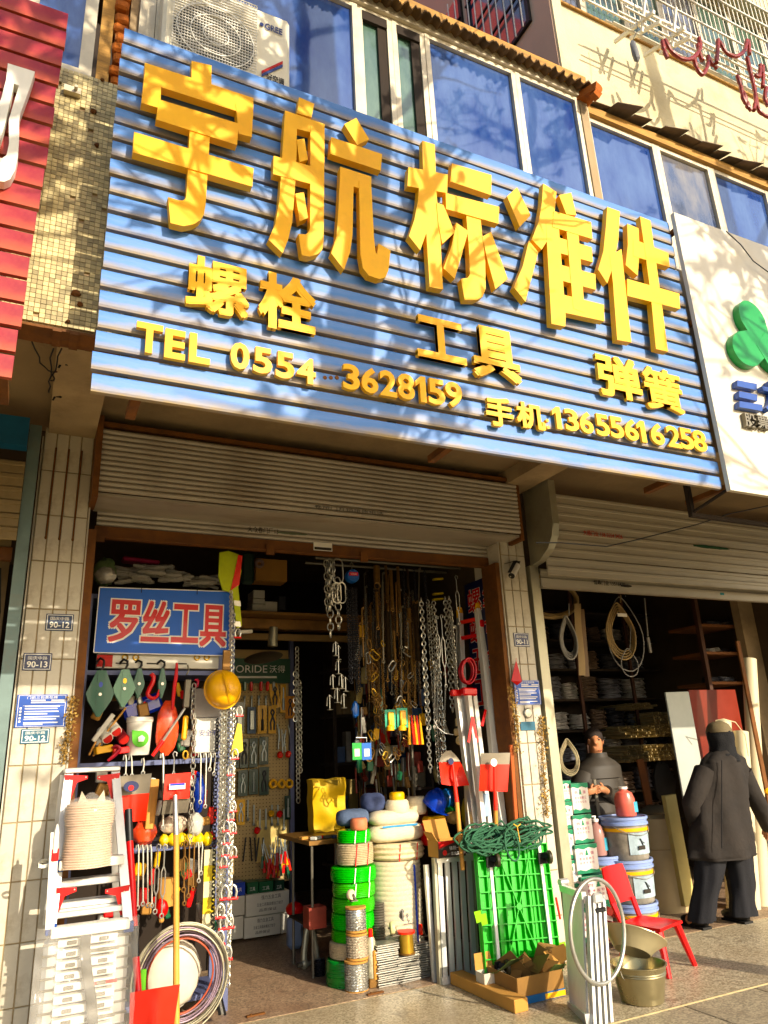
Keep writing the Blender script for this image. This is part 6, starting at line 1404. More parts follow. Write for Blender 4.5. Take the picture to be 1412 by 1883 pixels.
# payment cards (code squares left blank)
pc = thing('price_card', 'small hanging card, green left half and blue right half, with blank white squares', 'card', P(664, 1395, 5.25))
for i, (xa, xb, m_) in enumerate(((648, 665, mat('card_green', '#1f9a3c', .5)), (665.5, 683, mat('card_blue', '#1c5fae', .5)))):
    x0, x1, z0, z1 = prect(xa, 1366, xb, 1397, 5.25); B().box(x0, x1, 5.25, 5.256, z0, z1).build('panel', m_, pc); B().box(x0+(x1-x0)*.22, x1-(x1-x0)*.22, 5.248, 5.2495, z0+(z1-z0)*.2, z0+(z1-z0)*.65).build('blank_square', M_carton, pc)
b = B(); p = P(655, 1364, 5.25); q = P(674, 1364, 5.25); b.tube([p, p+Vector((0, 0, .03)), q+Vector((0, 0, .03)), q], .003, 5); b.tube([(p+q)/2+Vector((0, 0, .03)), (p+q)/2+Vector((.01, 0, .25))], .003, 5); b.build('wire', M_zinc, pc)
for i, (xa, xb) in enumerate(((707, 728), (729, 750))):
    t = card(xa, 1304+(-3 if i else 0), xb, 1342-(3 if i else 0), 5.26, mat('teal_card', '#2d9a78', .4), ('left', 'right')[i]+' green card with yellow bells hanging below the springs', M_yel, 0, 'b', 'green cards with yellow bells')
    p = P((xa+xb)/2, 1336, 5.24); B().lathe([(.03, -.03), (.03, .0), (.014, .012), (.012, .05), (0, .052)], p, 12).build('bell', M_yel, t)
b = B()
for i in range(5):
    p = P(752+5*i, 1330, 5.3); b = B(); b.cyl(p+Vector((0, 0, .06)), p+Vector((rnd.uniform(-.02, .02), 0, -.16)), .006, .014, n=8); one(b, 'orange_tool', M_orange if i % 2 else M_yel, ordn(i)+' orange plastic tool in the hanging fan of five', 'tool', 'orange tools hanging by the chains')
bl_ = thing('mouse_alarm', 'cream hanging lamp holder with bulb between chains and ladders', 'lamp holder', P(843, 1365, 5.25)); 
B().cbox(P(842, 1346, 5.25), (.055, .05, .055), bev=.008).build('body', mat('cream_plastic', '#d9c391', .45), bl_); B().sph(P(844, 1362, 5.25), (.028, .028, .034), 12, 8).build('bulb', MATS['cream_plastic'], bl_); B().cbox(P(841, 1328, 5.25), (.03, .02, .06), bev=.004).build('hanger', MATS['cream_plastic'], bl_)
bl_.name = 'lamp_holder'
b = B(); b.tube([P(797, 1322, 5.3), P(805, 1338, 5.29), P(818, 1348, 5.27), P(834, 1351, 5.26)], .003, 5); one(b, 'lamp_flex', M_print, 'thin white cord running to the cream lamp holder', 'cord')
# ================================================================== right inner wall: dark rack of goods, banner
wr_ = thing('wall_rack', 'dark rack of tools standing along the right inner wall', 'rack', (3.2, 6.4, 0))
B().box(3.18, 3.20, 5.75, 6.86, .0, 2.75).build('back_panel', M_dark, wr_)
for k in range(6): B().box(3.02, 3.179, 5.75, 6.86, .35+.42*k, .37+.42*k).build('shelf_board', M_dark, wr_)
for y in (5.75, 6.3, 6.83): B().box(3.0, 3.02, y, y+.03, 0, 2.75).build('post', M_steel, wr_)
for k in range(6):
    y = 5.79; n_ = 0
    while y < 6.80:
        w = rnd.uniform(.04, .10); h = rnd.uniform(.08, .30); b = B(); b.cbox((3.09, y+w/2, .371+.42*k+h/2), (.12, w*.88, h), (0, rnd.uniform(-.05, .05), rnd.uniform(-.15, .15)), bev=.006)
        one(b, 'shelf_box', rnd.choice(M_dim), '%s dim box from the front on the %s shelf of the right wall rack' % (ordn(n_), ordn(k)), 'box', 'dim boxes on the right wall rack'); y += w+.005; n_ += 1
for i, y in enumerate(sorted(rnd.uniform(5.72, 6.8) for _ in range(60))):
    z = rnd.uniform(1.0, 2.7); L_ = rnd.uniform(.12, .35); b = B(); x = 2.97+rnd.uniform(-.04, .02)
    b.tube([(x, y, z), (x+.004, y+rnd.uniform(-.02, .02), z-L_*.5), (x, y, z-L_)], rnd.uniform(.004, .009), 5)
    if rnd.random() < .6: b.cbox((x, y, z-L_), (.02, rnd.uniform(.02, .05), rnd.uniform(.02, .06)), (rnd.uniform(-1, 1), 0, 0), bev=.004)
    one(b, 'wall_tool', (M_tool, M_rust, M_dim[2], M_dim[5], M_spr)[i % 5], ordn(i)+' slim tool from the front on the dark right wall rack', 'tool', 'tools on the right wall rack')
for i, px in enumerate(sorted(668+rnd.uniform(0, 100) for _ in range(46))):
    y0 = rnd.uniform(1050, 1180); y1 = y0+rnd.uniform(90, 190)
    chain(px, y0, min(y1, 1400), 5.5+rnd.uniform(0, .25), ordn(i)+' thin dull chain from the left in the curtain behind the springs', L=.03, wire=.006, m=(M_rust, M_steel, M_spr, M_bchain)[i % 4], group='dull chains behind the springs')
for i, px in enumerate(sorted(rnd.uniform(655, 850) for _ in range(60))):
    py = rnd.uniform(1150, 1440); p = P(px, py, 5.62+rnd.uniform(0, .3)); b = B(); w = rnd.uniform(.03, .07); h = rnd.uniform(.06, .15)
    b.cbox(p, (w, .02, h), (0, rnd.uniform(-.3, .3), rnd.uniform(-.5, .5)), bev=.006); b.cyl(p+Vector((0, 0, h/2)), p+Vector((0, 0, h/2+.06)), .003, n=5)
    one(b, 'hanging_pack', rnd.choice(M_dim+[M_rust, M_yel, M_zinc, M_greenp]), ordn(i)+' small pack from the left hanging among chains and springs', 'pack', 'small packs among the chains and springs')
bn = thing('wall_banner', 'tall navy banner with white-edged red characters on the right inner wall', 'banner', (3.455, 5.6, 1.4))
BXp = 3.452
ya = PX(925, 1180, BXp).y; yb = PX(862, 1180, BXp).y; zt_ = PX(884, 1064, BXp).z; zb_ = PX(912, 1300, BXp).z
M_bnn = mat('banner_navy', '#0e1440', .45, var=.1)
B().box(BXp, BXp+.008, ya, yb, zb_, zt_).build('cloth', M_bnn, bn)
def bnt(ch, u0, v0, u1, v1):
    for i, (mm, e, x) in enumerate(((M_print, .0075, -.002), (M_redp, .003, -.004))):
        b = B(); k = 0
        for dx, dz in ((-1, -1), (1, -1), (1, 1), (-1, 1), (0, 0)):
            text(b, ch, (BXp+x-.00012*k, yb-(yb-ya)*u0-dx*e, zt_-(zt_-zb_)*v1+dz*e), (0, -(yb-ya)*(u1-u0), 0), (0, 0, (zt_-zb_)*(v1-v0))); k += 1
        b.build('letter' if i else 'letter_edge', mm, bn, smooth=0)
for k, (a_, c_) in enumerate((('螺', '丝'), ('螺', '母'), ('五', '金'), ('工', '具'))):
    bnt(a_, .08, .06+k*.24, .48, .25+k*.24); bnt(c_, .54, .04+k*.24, .94, .23+k*.24)
# papers under the banner
for px, py, m_, lb in ((921, 1335, mat('card_green2', '#1f8a3a', .5), 'green paper card stuck low beside the right guide rail'), (930, 1477, M_redp, 'red paper card stuck low behind the square shovel')):
    p = PX(px, py, 3.44); t = thing('paper_card', lb, 'card', p); B().box(3.436, 3.44, p.y-.05, p.y+.05, p.z-.09, p.z+.09).build('sheet', m_, t); B().box(3.433, 3.4355, p.y-.03, p.y+.03, p.z-.05, p.z+.03).build('blank_square', M_carton, t)
# telescopic / platform ladders leaning at the right jamb
ld = thing('tall_ladder', 'tall white and red telescopic ladder with yellow top caps beside the right jamb', 'ladder', (3.35, 5.1, 0))
la, lb_ = P(880, 1120, 5.22), P(927, 1560, 5.02); lc, le = P(845, 1128, 5.42), P(865, 1560, 5.25)
bar(B(), la, lb_, .062, .05).build('rail', M_white, ld); bar(B(), lc, le, .045, .04).build('rail', M_alu, ld)
for p in (la, lc): B().lathe([(.032, -.04), (.034, .02), (.026, .05), (0, .062)], p, 14, m=Matrix.Scale(.6, 4, (0, 1, 0))).build('cap', M_yel, ld)
for t_, m_ in ((.045, M_orange), (.12, M_redp)):
    p, q = la.lerp(lb_, t_), lc.lerp(le, t_); bar(B(), p, q, .03, .03).build('crossbar', m_, ld)
B().cbox(la.lerp(lb_, .07)+Vector((0, -.03, 0)), (.045, .02, .06), bev=.01).build('latch', M_redpl, ld)
ld2 = thing('folding_ladder', 'white aluminium folding ladder with red hinge caps in front of the tall ladder', 'ladder', (3.1, 5.05, 0))
for i, (xa, xb) in enumerate(((856, 884), (866, 896), (838, 872))):
    p, q = P(xa+4, 1274, 5.10+.04*i), P(xb+8, 1560, 4.98+.04*i); bar(B(), p, q, .034 if i < 2 else .06, .05).build('rail', M_white if i < 2 else M_alu, ld2)
p = P(862, 1272, 5.09); B().cbox(p, (.13, .06, .06), (0, .05, 0), bev=.01).build('hinge_cap', M_redpl, ld2); B().cbox(P(838, 1274, 5.16), (.09, .05, .05), bev=.008).build('hinge_cap', M_redpl, ld2)
for s_ in (-1, 1): bar(B(), P(869, 1318, 5.05), P(869+s_*8, 1365, 5.04), .022, .008).build('brace', M_redpl, ld2)
bar(B(), P(893, 1305, 5.1), P(886, 1335, 5.08), .022, .008).build('brace', M_redpl, ld2)
# red hose coil
hc = P(860, 1234, 5.12); b = B()
for i in range(7):
    rr_ = .088-.006*(i % 4); b.tube([hc+Vector((math.cos(t)*rr_*.78+.010*math.sin(i*2)+.12*math.sin(t)*rr_, .008*i-.02, math.sin(t)*rr_*1.15)) for t in [2*math.pi*k/26 for k in range(26)]], .0075, 6, closed=True)
one(b, 'red_hose_coil', mat('red_hose', '#b3122a', .35, var=.15, coat=.4), 'coil of red hose hanging on the tall ladder', 'hose', smooth=80)
# two shovels with orange-red blades
sh = thing('shovel', 'upside-down round-point orange shovel leaning by the chains', 'shovel', P(850, 1560, 4.9), 'shovels')
TLp = [(812, 1440), (807, 1410), (812, 1390), (820, 1381), (829, 1380), (842, 1392), (853, 1412), (863, 1444), (838, 1446)]
c = Vector((0, 0, 0)); pts = [P(x, y, 5.0) for x, y in TLp]; ctr = P(835, 1420, 4.965)
def cup(pts, ctr, m_, nm, t, th=.004, sc=1.0):
    b = B(); n = len(pts); vs = list(pts)+[p.lerp(ctr, .5) for p in pts]+[ctr]
    fs = [(i, (i+1) % n, n+(i+1) % n, n+i) for i in range(n)]+[(n+i, n+(i+1) % n, 2*n) for i in range(n)]
    b.add(vs, fs); b.add([v+Vector((0, th, 0)) for v in vs], [f[::-1] for f in fs]); return b.build(nm, m_, t, smooth=60)
cup([P(x, y, 5.0) for x, y in ((812, 1442), (807, 1402), (846, 1401), (852, 1412), (863, 1444), (838, 1446))], P(836, 1424, 5.03), M_orange, 'blade', sh)
cup([P(x, y, 5.0) for x, y in ((807, 1401), (812, 1388), (820, 1381), (829, 1380), (839, 1390), (846, 1400))], P(827, 1393, 5.015), M_bare, 'blade_edge', sh)
B().cyl(P(832, 1405, 4.99), P(840, 1475, 4.97), .010, .017, n=12).build('socket', M_orange, sh); B().cyl(P(840, 1475, 4.97), P(851, 1600, 4.92), .016, n=12).build('handle', M_wood, sh)
B().lathe([(0, 0), (.024, 0), (.024, .002), (0, .002)], P(829, 1400, 4.982), 14, m=Matrix.Rotation(R(90), 4, 'X')).build('sticker', M_navy, sh)
sh = thing('shovel', 'upside-down square orange shovel leaning at the right jamb', 'shovel', P(912, 1560, 4.9), 'shovels')
blade(((885, 1385), (938, 1384), (933, 1456), (881, 1454)), 4.80, .03, .3, M_bare, M_orange, sh)
B().cyl(P(909, 1408, 4.765), P(911, 1490, 4.77), .010, .016, n=12).build('socket', M_orange, sh); B().cyl(P(911, 1490, 4.77), P(913, 1560, 4.80), .016, n=12).build('handle', M_wood, sh)
B().lathe([(0, 0), (.028, 0), (.028, .002), (0, .002)], P(908, 1402, 4.756), 14, m=Matrix.Rotation(R(90), 4, 'X')).build('sticker', M_print, sh)
one(B().cbox(P(944, 1440, 4.87), (.03, .02, .55), (0, .03, 0), bev=.003), 'rusty_strip', mat('orange_rust', '#a8562c', .7, var=.2), 'rust-orange strip standing against the right pillar', 'strip')
one(B().cbox(P(893, 1480, 5.02), (.05, .03, .16), bev=.006), 'blue_label_tube', mat('pale_blue', '#9ab2cc', .4), 'pale tube with blue label between the two ladders', 'tube')
# ================================================================== stack of wire, rope and yarn in the doorway
def lay(px, pyt, pyb, rpx, Y): 
    a = P(px, pyt, Y); c = P(px, pyb, Y); r = (P(px+rpx, (pyt+pyb)/2, Y).x-P(px-rpx, (pyt+pyb)/2, Y).x)/2*1.03; return a, c, r
def coil(px, pyt, pyb, rpx, Y, m_, label, ridge=.0045, n=None, grp='coils stacked in the doorway', name='wire_coil', tie=None):
    a, c, r = lay(px, pyt, pyb, rpx, Y); h = a.z-c.z; k = n or max(4, int(h/.011)); b = B(); prof = [(r*.55, 0), (r*.9, 0)]
    for i in range(k*2+1): v = i/(k*2); prof.append((r*(.96+.04*math.sin(v*math.pi))+(ridge if i % 2 else -ridge*.3), h*(.02+.96*v)))
    prof += [(r*.9, h), (r*.55, h), (r*.5, h*.7)]
    b.lathe(prof, (c.x, Y+r*.0, c.z), 26, wob=.012, seed=int(px+pyt))
    o = one(b, name, m_, label, 'coil', grp, smooth=50)
    if tie:
        for a_ in (-1.9, -1.2): B().cbox((c.x+math.cos(a_)*r*1.01, Y+math.sin(a_)*r*1.01, c.z+h/2), (.006, .006, h*1.02), (0, .12, 0)).build('tie', tie, o)
    return o
M_lime = mat('lime_green_wire', '#3aa616', .25, var=.15, scale=4, coat=.5); M_tanr = mat('tan_rope', '#b8a888', .7, var=.2, scale=30, bump=.3)
SY = 5.38
coil(651, 1525, 1548, 27, SY, M_grnw, 'small bright green wire coil, topmost of the green stack', tie=M_print)
coil(653, 1549, 1588, 30, SY, M_tanr, 'grey-tan rope coil under the topmost green coil', tie=M_redpl)
coil(650, 1591, 1618, 37, SY, M_grnw, 'wide bright green wire coil in the middle of the stack', tie=M_print)
coil(651, 1619, 1646, 35, SY, M_lime, 'lime green wire coil just below the wide green coil', ridge=.003, tie=M_print)
coil(650, 1647, 1674, 35, SY, M_lime, 'lime green wire coil second below the wide green coil', ridge=.003)
coil(649, 1675, 1704, 35, SY, M_grnw, 'green wire coil behind the top of the chain spools', ridge=.003)
coil(648, 1705, 1727, 34, SY, M_lime, 'green wire coil with white label behind the chain spools')
coil(642, 1728, 1758, 32, SY, M_tanr, 'tan rope coil low in the green stack', ridge=.004)
coil(640, 1759, 1812, 36, SY, mat('wrapped_green', '#0f7a2c', .25, var=.35, scale=6, coat=.6), 'green film-wrapped wire coil at the bottom of the stack', ridge=.002)
# chain spools in front
def spool(px, pyt, pyb, rpx, Y, label, m_core, flange=M_card):
    a, c, r = lay(px, pyt, pyb, rpx, Y); h = a.z-c.z
    t = thing('chain_spool', label, 'spool', c, 'chain spools stacked on the floor')
    B().lathe([(r, 0), (r, .012), (r*.6, .012)], c, 24).build('flange', flange, t); B().lathe([(r*.6, h-.012), (r*1.0, h-.012), (r*1.0, h), (0, h)], c, 24).build('flange', flange, t)
    b = B(); rr = random.Random(int(pyt))
    b.lathe([(r*.8, .012), (r*.88, .02), (r*.9, h/2), (r*.88, h-.02), (r*.8, h-.012)], c, 24); n = int(2*math.pi*r/.02)
    for k in range(int(h/.016)-1):
        for i in range(n):
            t_ = 2*math.pi*(i+rr.random()*.6)/n; p = c+Vector((math.cos(t_)*r*.92, math.sin(t_)*r*.92, .018+k*.016)); d = Vector((-math.sin(t_), math.cos(t_), rr.uniform(-.5, .5))).normalized()
            b.tube([p-d*.010, p+Vector((math.cos(t_), math.sin(t_), 0))*.004, p+d*.010], .0035, 4)
    b.build('chain_winding', m_core, t, kind='stuff')
    return t
spool(655, 1666, 1712, 17, 5.215, 'top chain spool with orange rim under the caster', M_zinc)
spool(657, 1714, 1762, 18, 5.21, 'middle chain spool of the front stack', mat('dusty_zinc', '#b7aa94', .5, .4, var=.2))
spool(656, 1764, 1822, 19.5, 5.20, 'bottom chain spool standing on the floor', M_zinc)
def caster(px, py, Y, r, label, m_w, m_h=None, w=.03, turn=.5, up=True):
    c = P(px, py, Y); t = thing('caster_wheel', label, 'caster', c-Vector((0, 0, r)), 'caster wheels')
    rot = Matrix.Rotation(turn, 4, 'Z') @ Matrix.Rotation(R(90), 4, 'X')
    B().lathe([(r*.55, -w/2), (r*.9, -w/2), (r, -w*.3), (r, w*.3), (r*.9, w/2), (r*.55, w/2)], c, 22, m=rot).build('tyre', m_w, t)
    B().lathe([(0, -w*.42), (r*.56, -w*.4), (r*.56, w*.4), (0, w*.42)], c, 18, m=rot).build('hub', m_h or m_w, t)
    d = Matrix.Rotation(turn, 3, 'Z') @ Vector((0, 1, 0)); b = B(); z1 = -1 if up else 1
    for s_ in (-1, 1): bar(b, c+d*(s_*w*.8), c+d*(s_*w*.7)+Vector((.02, 0, z1*r*1.15)), r*.45, .004, up=d)
    b.cbox(c+Vector((.02, 0, z1*r*1.18)), (r*1.5, r*1.3, .006)); b.cyl(c-d*w, c+d*w, .006, n=8); b.build('fork', M_steel, t)
caster(645, 1645, 5.2, .033, 'cream caster wheel standing on the top chain spool', mat('cream_wheel', '#d8cba8', .45))
# white rope barrel, coils and yarn
WYp = 5.42
a, c, r = lay(730, 1578, 1730, 43, WYp); h = a.z-c.z
rp = thing('rope_barrel', 'tall cylinder of wound white braided rope with blue seam', 'rope', c)
prof = [(r*.8, 0)]; k = 17
for i in range(k*6+1): v = i/(k*6); prof.append((r*.97+.006*abs(math.sin(v*k*math.pi)), h*v))
prof.append((r*.6, h)); b = B(); b.lathe(prof, c, 44, wob=.012); b.build('rope_winding', M_rope, rp, smooth=60)
B().box(c.x+r*.35, c.x+r*.35+.012, WYp-r*.955-.002, WYp-r*.90, c.z+.02, a.z-.03).build('blue_seam', M_bluep, rp)
b = B(); b.lathe([(r*1.02, .0), (r*1.03, h*.4), (r*1.02, h)], c, 28, wob=.02); b.build('film', M_film, rp, smooth=80)
coil(729, 1547, 1577, 44, WYp, M_rope, 'loose white rope coil lying on the rope barrel', ridge=.008, n=3, name='rope_coil', grp='white rope and yarn stack', tie=M_redpl)
M_yarn = mat('cotton_yarn', '#ded2b4', .85, var=.14, scale=30, stretch=(1, 1, 6), bump=.5, bscale=60)
def bundle(px0, py0, px1, py1, Y, label, m_=M_yarn, dep=.13, seed=1, band=None, nm='yarn_bundle', cat='yarn'):
    x0, x1, z0, z1 = prect(px0, py0, px1, py1, Y); c = Vector(((x0+x1)/2, Y+dep*.5, (z0+z1)/2)); b = B(); rr = random.Random(seed)
    n = 18; N_ = 12; vs = []
    for i in range(N_+1):
        u_ = -1+2*i/N_; e = (1-abs(u_)**4)**.5*.9+.1
        for j in range(n):
            t_ = 2*math.pi*j/n; q = 2.6; ct, st_ = math.cos(t_), math.sin(t_)
            vs.append(c+Vector(((x1-x0)/2*u_, math.copysign(abs(ct)**(2/q), ct)*dep*.62*e*(1+rr.uniform(-.05, .05)), math.copysign(abs(st_)**(2/q), st_)*(z1-z0)/2*e*(1+rr.uniform(-.05, .05)))))
    b.add(vs, [(i*n+j, i*n+(j+1) % n, (i+1)*n+(j+1) % n, (i+1)*n+j) for i in range(N_) for j in range(n)]+[tuple(range(n-1, -1, -1)), tuple(N_*n+j for j in range(n))])
    o = one(b, nm, m_, label, cat, 'white rope and yarn stack' if m_ is M_yarn else None, smooth=70)
    if band: B().box(x0+(x1-x0)*.15, x0+(x1-x0)*.85, Y-dep*.13, Y-dep*.12, z0-.004, z0+.010).build('band', band, o)
    return o
bundle(683, 1514, 789, 1550, 5.30, 'wide white cotton yarn bundle with frayed ends on the rope coil', seed=2, dep=.2)
bundle(686, 1489, 778, 1519, 5.31, 'white cotton yarn bundle with blue band, second layer', seed=3, dep=.18, band=mat('blue_tape', '#3a8ab8', .5))
def roll(px, pyt, pyb, rpx, Y, m_, label, cat='yarn', nm='yarn_roll'):
    a, c, r = lay(px, pyt, pyb, rpx, Y); h = a.z-c.z; b = B(); b.lathe([(r*.85, 0), (r*1.0, h*.15), (r*1.02, h*.5), (r*.98, h*.85), (r*.82, h), (r*.3, h*.97), (0, h*.95)], c, 22, wob=.05, seed=int(px)); return one(b, nm, m_, label, cat, smooth=70)
roll(731, 1470, 1497, 19, 5.38, M_yarn, 'white yarn roll under the yellow tape roll')
roll(766, 1464, 1497, 16, 5.40, M_yarn, 'white yarn roll beside the blue hard hat')
roll(730, 1456, 1472, 12, 5.38, M_yel, 'yellow tape roll on top of the yarn stack', 'tape', 'tape_roll')
M_nav = mat('navy_cloth', '#3a4464', .9, var=.25, scale=9, bump=.4, bscale=40); M_bgr = mat('blue_grey_cloth', '#4c5a72', .9, var=.25, scale=9, bump=.4)
bundle(670, 1458, 712, 1494, 5.40, 'navy knitted glove bundle left of the yellow tape roll', M_nav, seed=5, nm='glove_bundle', cat='gloves')
bundle(624, 1488, 684, 1520, 5.36, 'blue-grey folded gloves on top of the green stack', M_bgr, seed=6, nm='glove_bundle', cat='gloves')
roll(660, 1504, 1526, 14, 5.30, mat('salmon_roll', '#c87a58', .6, var=.2), 'salmon pink roll on the topmost green coil', 'roll', 'cloth_roll')
hardhat(797, 1482, 5.30, .082, .10, 'blue hard hat on top of the goods right of the yarn', M_bluep, (R(28), R(16), R(8)), dep=.115)
one(B().cbox(P(798, 1508, 5.36), (.16, .12, .06), bev=.015), 'yellow_box', M_yel, 'yellow box under the blue hard hat', 'box')
one(B().cbox(P(787, 1534, 5.3), (.075, .10, .15), bev=.005), 'red_box', M_redp, 'red box right of the white yarn', 'box')
softbag(815, 1450, 838, 1492, 5.45, mat('azure_film', '#1a5f9c', .3, var=.3, coat=.4), 'blue plastic bag behind the round-point shovel', seed=41)
softbag(822, 1482, 842, 1500, 5.42, mat('green_film', '#1f7a2c', .4, var=.3), 'small green bag below the blue plastic bag', seed=42)
softbag(856, 1465, 872, 1530, 5.3, mat('dull_yel', '#a89418', .5, var=.3), 'dull yellow bag behind the folding ladder', seed=43)
softbag(824, 1492, 848, 1516, 5.35, mat('tan_bag', '#b8945a', .6, var=.3), 'tan packet behind the open carton', seed=44)
# open printed carton on the platform bench
oc = thing('open_carton', 'open cardboard carton with black and red print on the folded bench', 'box', P(830, 1574, 5.02))
x0, x1, z0, z1 = prect(806, 1545, 856, 1576, 5.00)
M_cprint = mat('black_carton', '#33281f', .6, var=.15)
for a_ in ((x0, x1, 5.0, 5.006), (x0, x1, 5.15, 5.156)): B().box(a_[0], a_[1], a_[2], a_[3], z0, z1).build('wall', M_cprint if a_[2] == 5.0 else M_card, oc)
for x in (x0, x1-.006): B().box(x, x+.006, 5.0065, 5.1495, z0, z1).build('wall', M_card, oc)
b = B(); b.prism([(x0, 5.155, z1), (x1-.03, 5.155, z1), (x1-.04, 5.20, z1+.13), (x0-.01, 5.20, z1+.13)], (0, .004, 0)); b.build('flap', M_card, oc)
b = B(); b.prism([(x1, 5.01, z1), (x1, 5.14, z1), (x1+.06, 5.14, z1+.05), (x1+.06, 5.01, z1+.05)], (.003, 0, -.003)); b.build('flap', M_card, oc)
b = B(); b.prism([(x0, 5.01, z1), (x0, 5.14, z1), (x0-.04, 5.14, z1+.06), (x0-.04, 5.01, z1+.06)], (.003, 0, .003)); b.build('flap', M_card, oc)
b = B(); b.prism([(x0+.002, 4.998, z1-.002), (x1-.05, 4.998, z1-.002), (x0+.002, 4.998, z1-.05)], (0, .0015, 0)); b.build('red_print', M_redp, oc)
b = B(); text(b, '锋刚一切', (x0+(x1-x0)*.4, 4.9985, z0+(z1-z0)*.42), ((x1-x0)*.5, 0, 0), (0, 0, (z1-z0)*.24)); b.build('lettering', M_print, oc, smooth=0)
b = B(); text(b, '五金工具', (x0+(x1-x0)*.45, 4.9985, z0+(z1-z0)*.12), ((x1-x0)*.42, 0, 0), (0, 0, (z1-z0)*.2)); b.build('lettering', M_print, oc, smooth=0)
B().lathe([(0, 0), (.018, 0), (.018, .001), (0, .001)], (x0+(x1-x0)*.22, 4.9985, z0+(z1-z0)*.3), 14, m=Matrix.Rotation(R(90), 4, 'X')).build('red_disc', M_redp, oc)
# folded aluminium platform bench (left)
def bench(c00, c10, c11, c01, label, dep, n=5, extra=True):
    """c00 lower left, c10 lower right, c11 upper right, c01 upper left: world corners of the slatted face"""
    t = thing('folding_platform', label, 'folding platform', c00, 'aluminium folding platforms')
    def at(u_, v): return c00.lerp(c10, u_).lerp(c01.lerp(c11, u_), v)
    nrm = (c10-c00).cross(c01-c00).normalized(); 
    if nrm.y < 0: nrm = -nrm
    bar(B(), at(.0, .985), at(1, .985), .05, dep, up=nrm).build('end_rail', M_alu, t); bar(B(), at(0, .03), at(1, .03), .05, dep, up=nrm).build('end_rail', M_alu, t)
    for i in range(n):
        u_ = (i+.5)/n; bar(B(), at(u_, .05)+nrm*.004, at(u_, .965)+nrm*.004, (c10-c00).length/n*.62, dep*.6, up=nrm).build('slat', M_alu, t)
    for u_ in (-.01, 1.01): bar(B(), at(u_, 0)+nrm*.02, at(u_, 1)+nrm*.02, .02, dep*1.3, up=nrm).build('side_rail', M_silver, t)
    return t, at, nrm
bench(P(812, 1812, 4.97), P(880, 1797, 4.97), P(868, 1572, 5.05), P(801, 1577, 5.05), 'folded slatted aluminium platform standing left of the green cart', .03)
lg = P(783, 1590, 5.12); bar(B(), lg, P(800, 1810, 5.05), .03, .03).build('bench_leg', M_alu, bpy.data.objects['folding_platform'])
# small parts between
for i, (a_, lb) in enumerate((((695, 1734, 736, 1813), 'left stack of zinc plates on the floor'), ((733, 1754, 774, 1811), 'middle stack of zinc plates under the gold wire spool'), ((764, 1731, 793, 1805), 'right stack of bluish zinc plates'))):
    x0, x1, z0, z1 = prect(*a_, 5.13+.03*(i == 2)); t = thing('plate_stack', lb, 'metal plates', ((x0+x1)/2, 5.2, 0)); n = int((z1)/.0135)
    me = B().cbox((0, 0, 0), (x1-x0, .12, .0085), bev=.0015).mesh('plate', M_zinc)
    for k in range(n): put(me, 'plate', t, ((x0+x1)/2+rnd.uniform(-.006, .006), 5.2+.03*(i == 2)+rnd.uniform(-.008, .008), .006+k*.0135), (0, rnd.uniform(-.02, .02), rnd.uniform(-.08, .08)))
caster(743, 1680, 5.25, .052, 'large black caster with yellow hub on the gold wire spool', mat('black_rubber', '#2a2620', .6), M_yel, w=.035, turn=.35)
caster(721, 1706, 5.18, .040, 'cream caster wheel seen edge-on on the left plate stack', mat('cream_wheel2', '#d9cf9a', .45), w=.03, turn=1.3)
caster(773, 1709, 5.25, .036, 'orange caster wheel on the right plate stack', M_orange, w=.028, turn=1.1)
a, c, r = lay(748, 1712, 1753, 14, 5.17); t = thing('wire_spool', 'small spool of gold wire on the middle plate stack', 'spool', c); hh = a.z-c.z
B().lathe([(r, 0), (r, .008), (r*.5, .008)], c, 20).build('flange', M_rust, t); B().lathe([(r*.8, .008), (r*.82, hh/2), (r*.8, hh-.01)], c, 20).build('winding', M_brass, t); B().lathe([(r*.6, hh-.01), (r*1.05, hh-.01), (r*1.05, hh+.004), (0, hh+.004)], c, 20).build('flange', M_orange, t)
a, c, r = lay(698, 1658, 1735, 12, 5.33); b = B(); hh = a.z-c.z; k = 16; prof = [(r*.8, 0)]+[(r*(.98 if i % 2 else .84), hh*i/(2*k)) for i in range(2*k+1)]+[(r*.7, hh)]; b.lathe(prof, c, 18); one(b, 'corrugated_hose', M_steel, 'short grey corrugated metal hose standing behind the spray can', 'hose')
a, c, r = lay(684, 1722, 1806, 7.5, 5.2); t = thing('spray_can', 'pale spray can with red cap beside the chain spools', 'spray can', c); hh = a.z-c.z
B().lathe([(r, 0), (r, hh*.92), (r*.7, hh), (r*.5, hh)], c, 16).build('can', mat('can_label', '#b9b49a', .35, .3, var=.3, scale=25), t); B().cyl(c+Vector((0, 0, hh)), c+Vector((0, 0, hh+.05)), r*.55, r*.5, n=12).build('cap', M_redpl, t)
hm = thing('mallet', 'mallet with wooden handle standing head-down on the floor', 'hammer', G(691, 1819)); p = G(691, 1816); B().cbox(p+Vector((0, .02, .028)), (.095, .055, .055), bev=.004).build('head', M_rust, hm); B().cyl(p+Vector((0, .0, .05)), p+Vector((0, .0, .22)), .014, .015, n=10).build('handle', M_wood, hm)
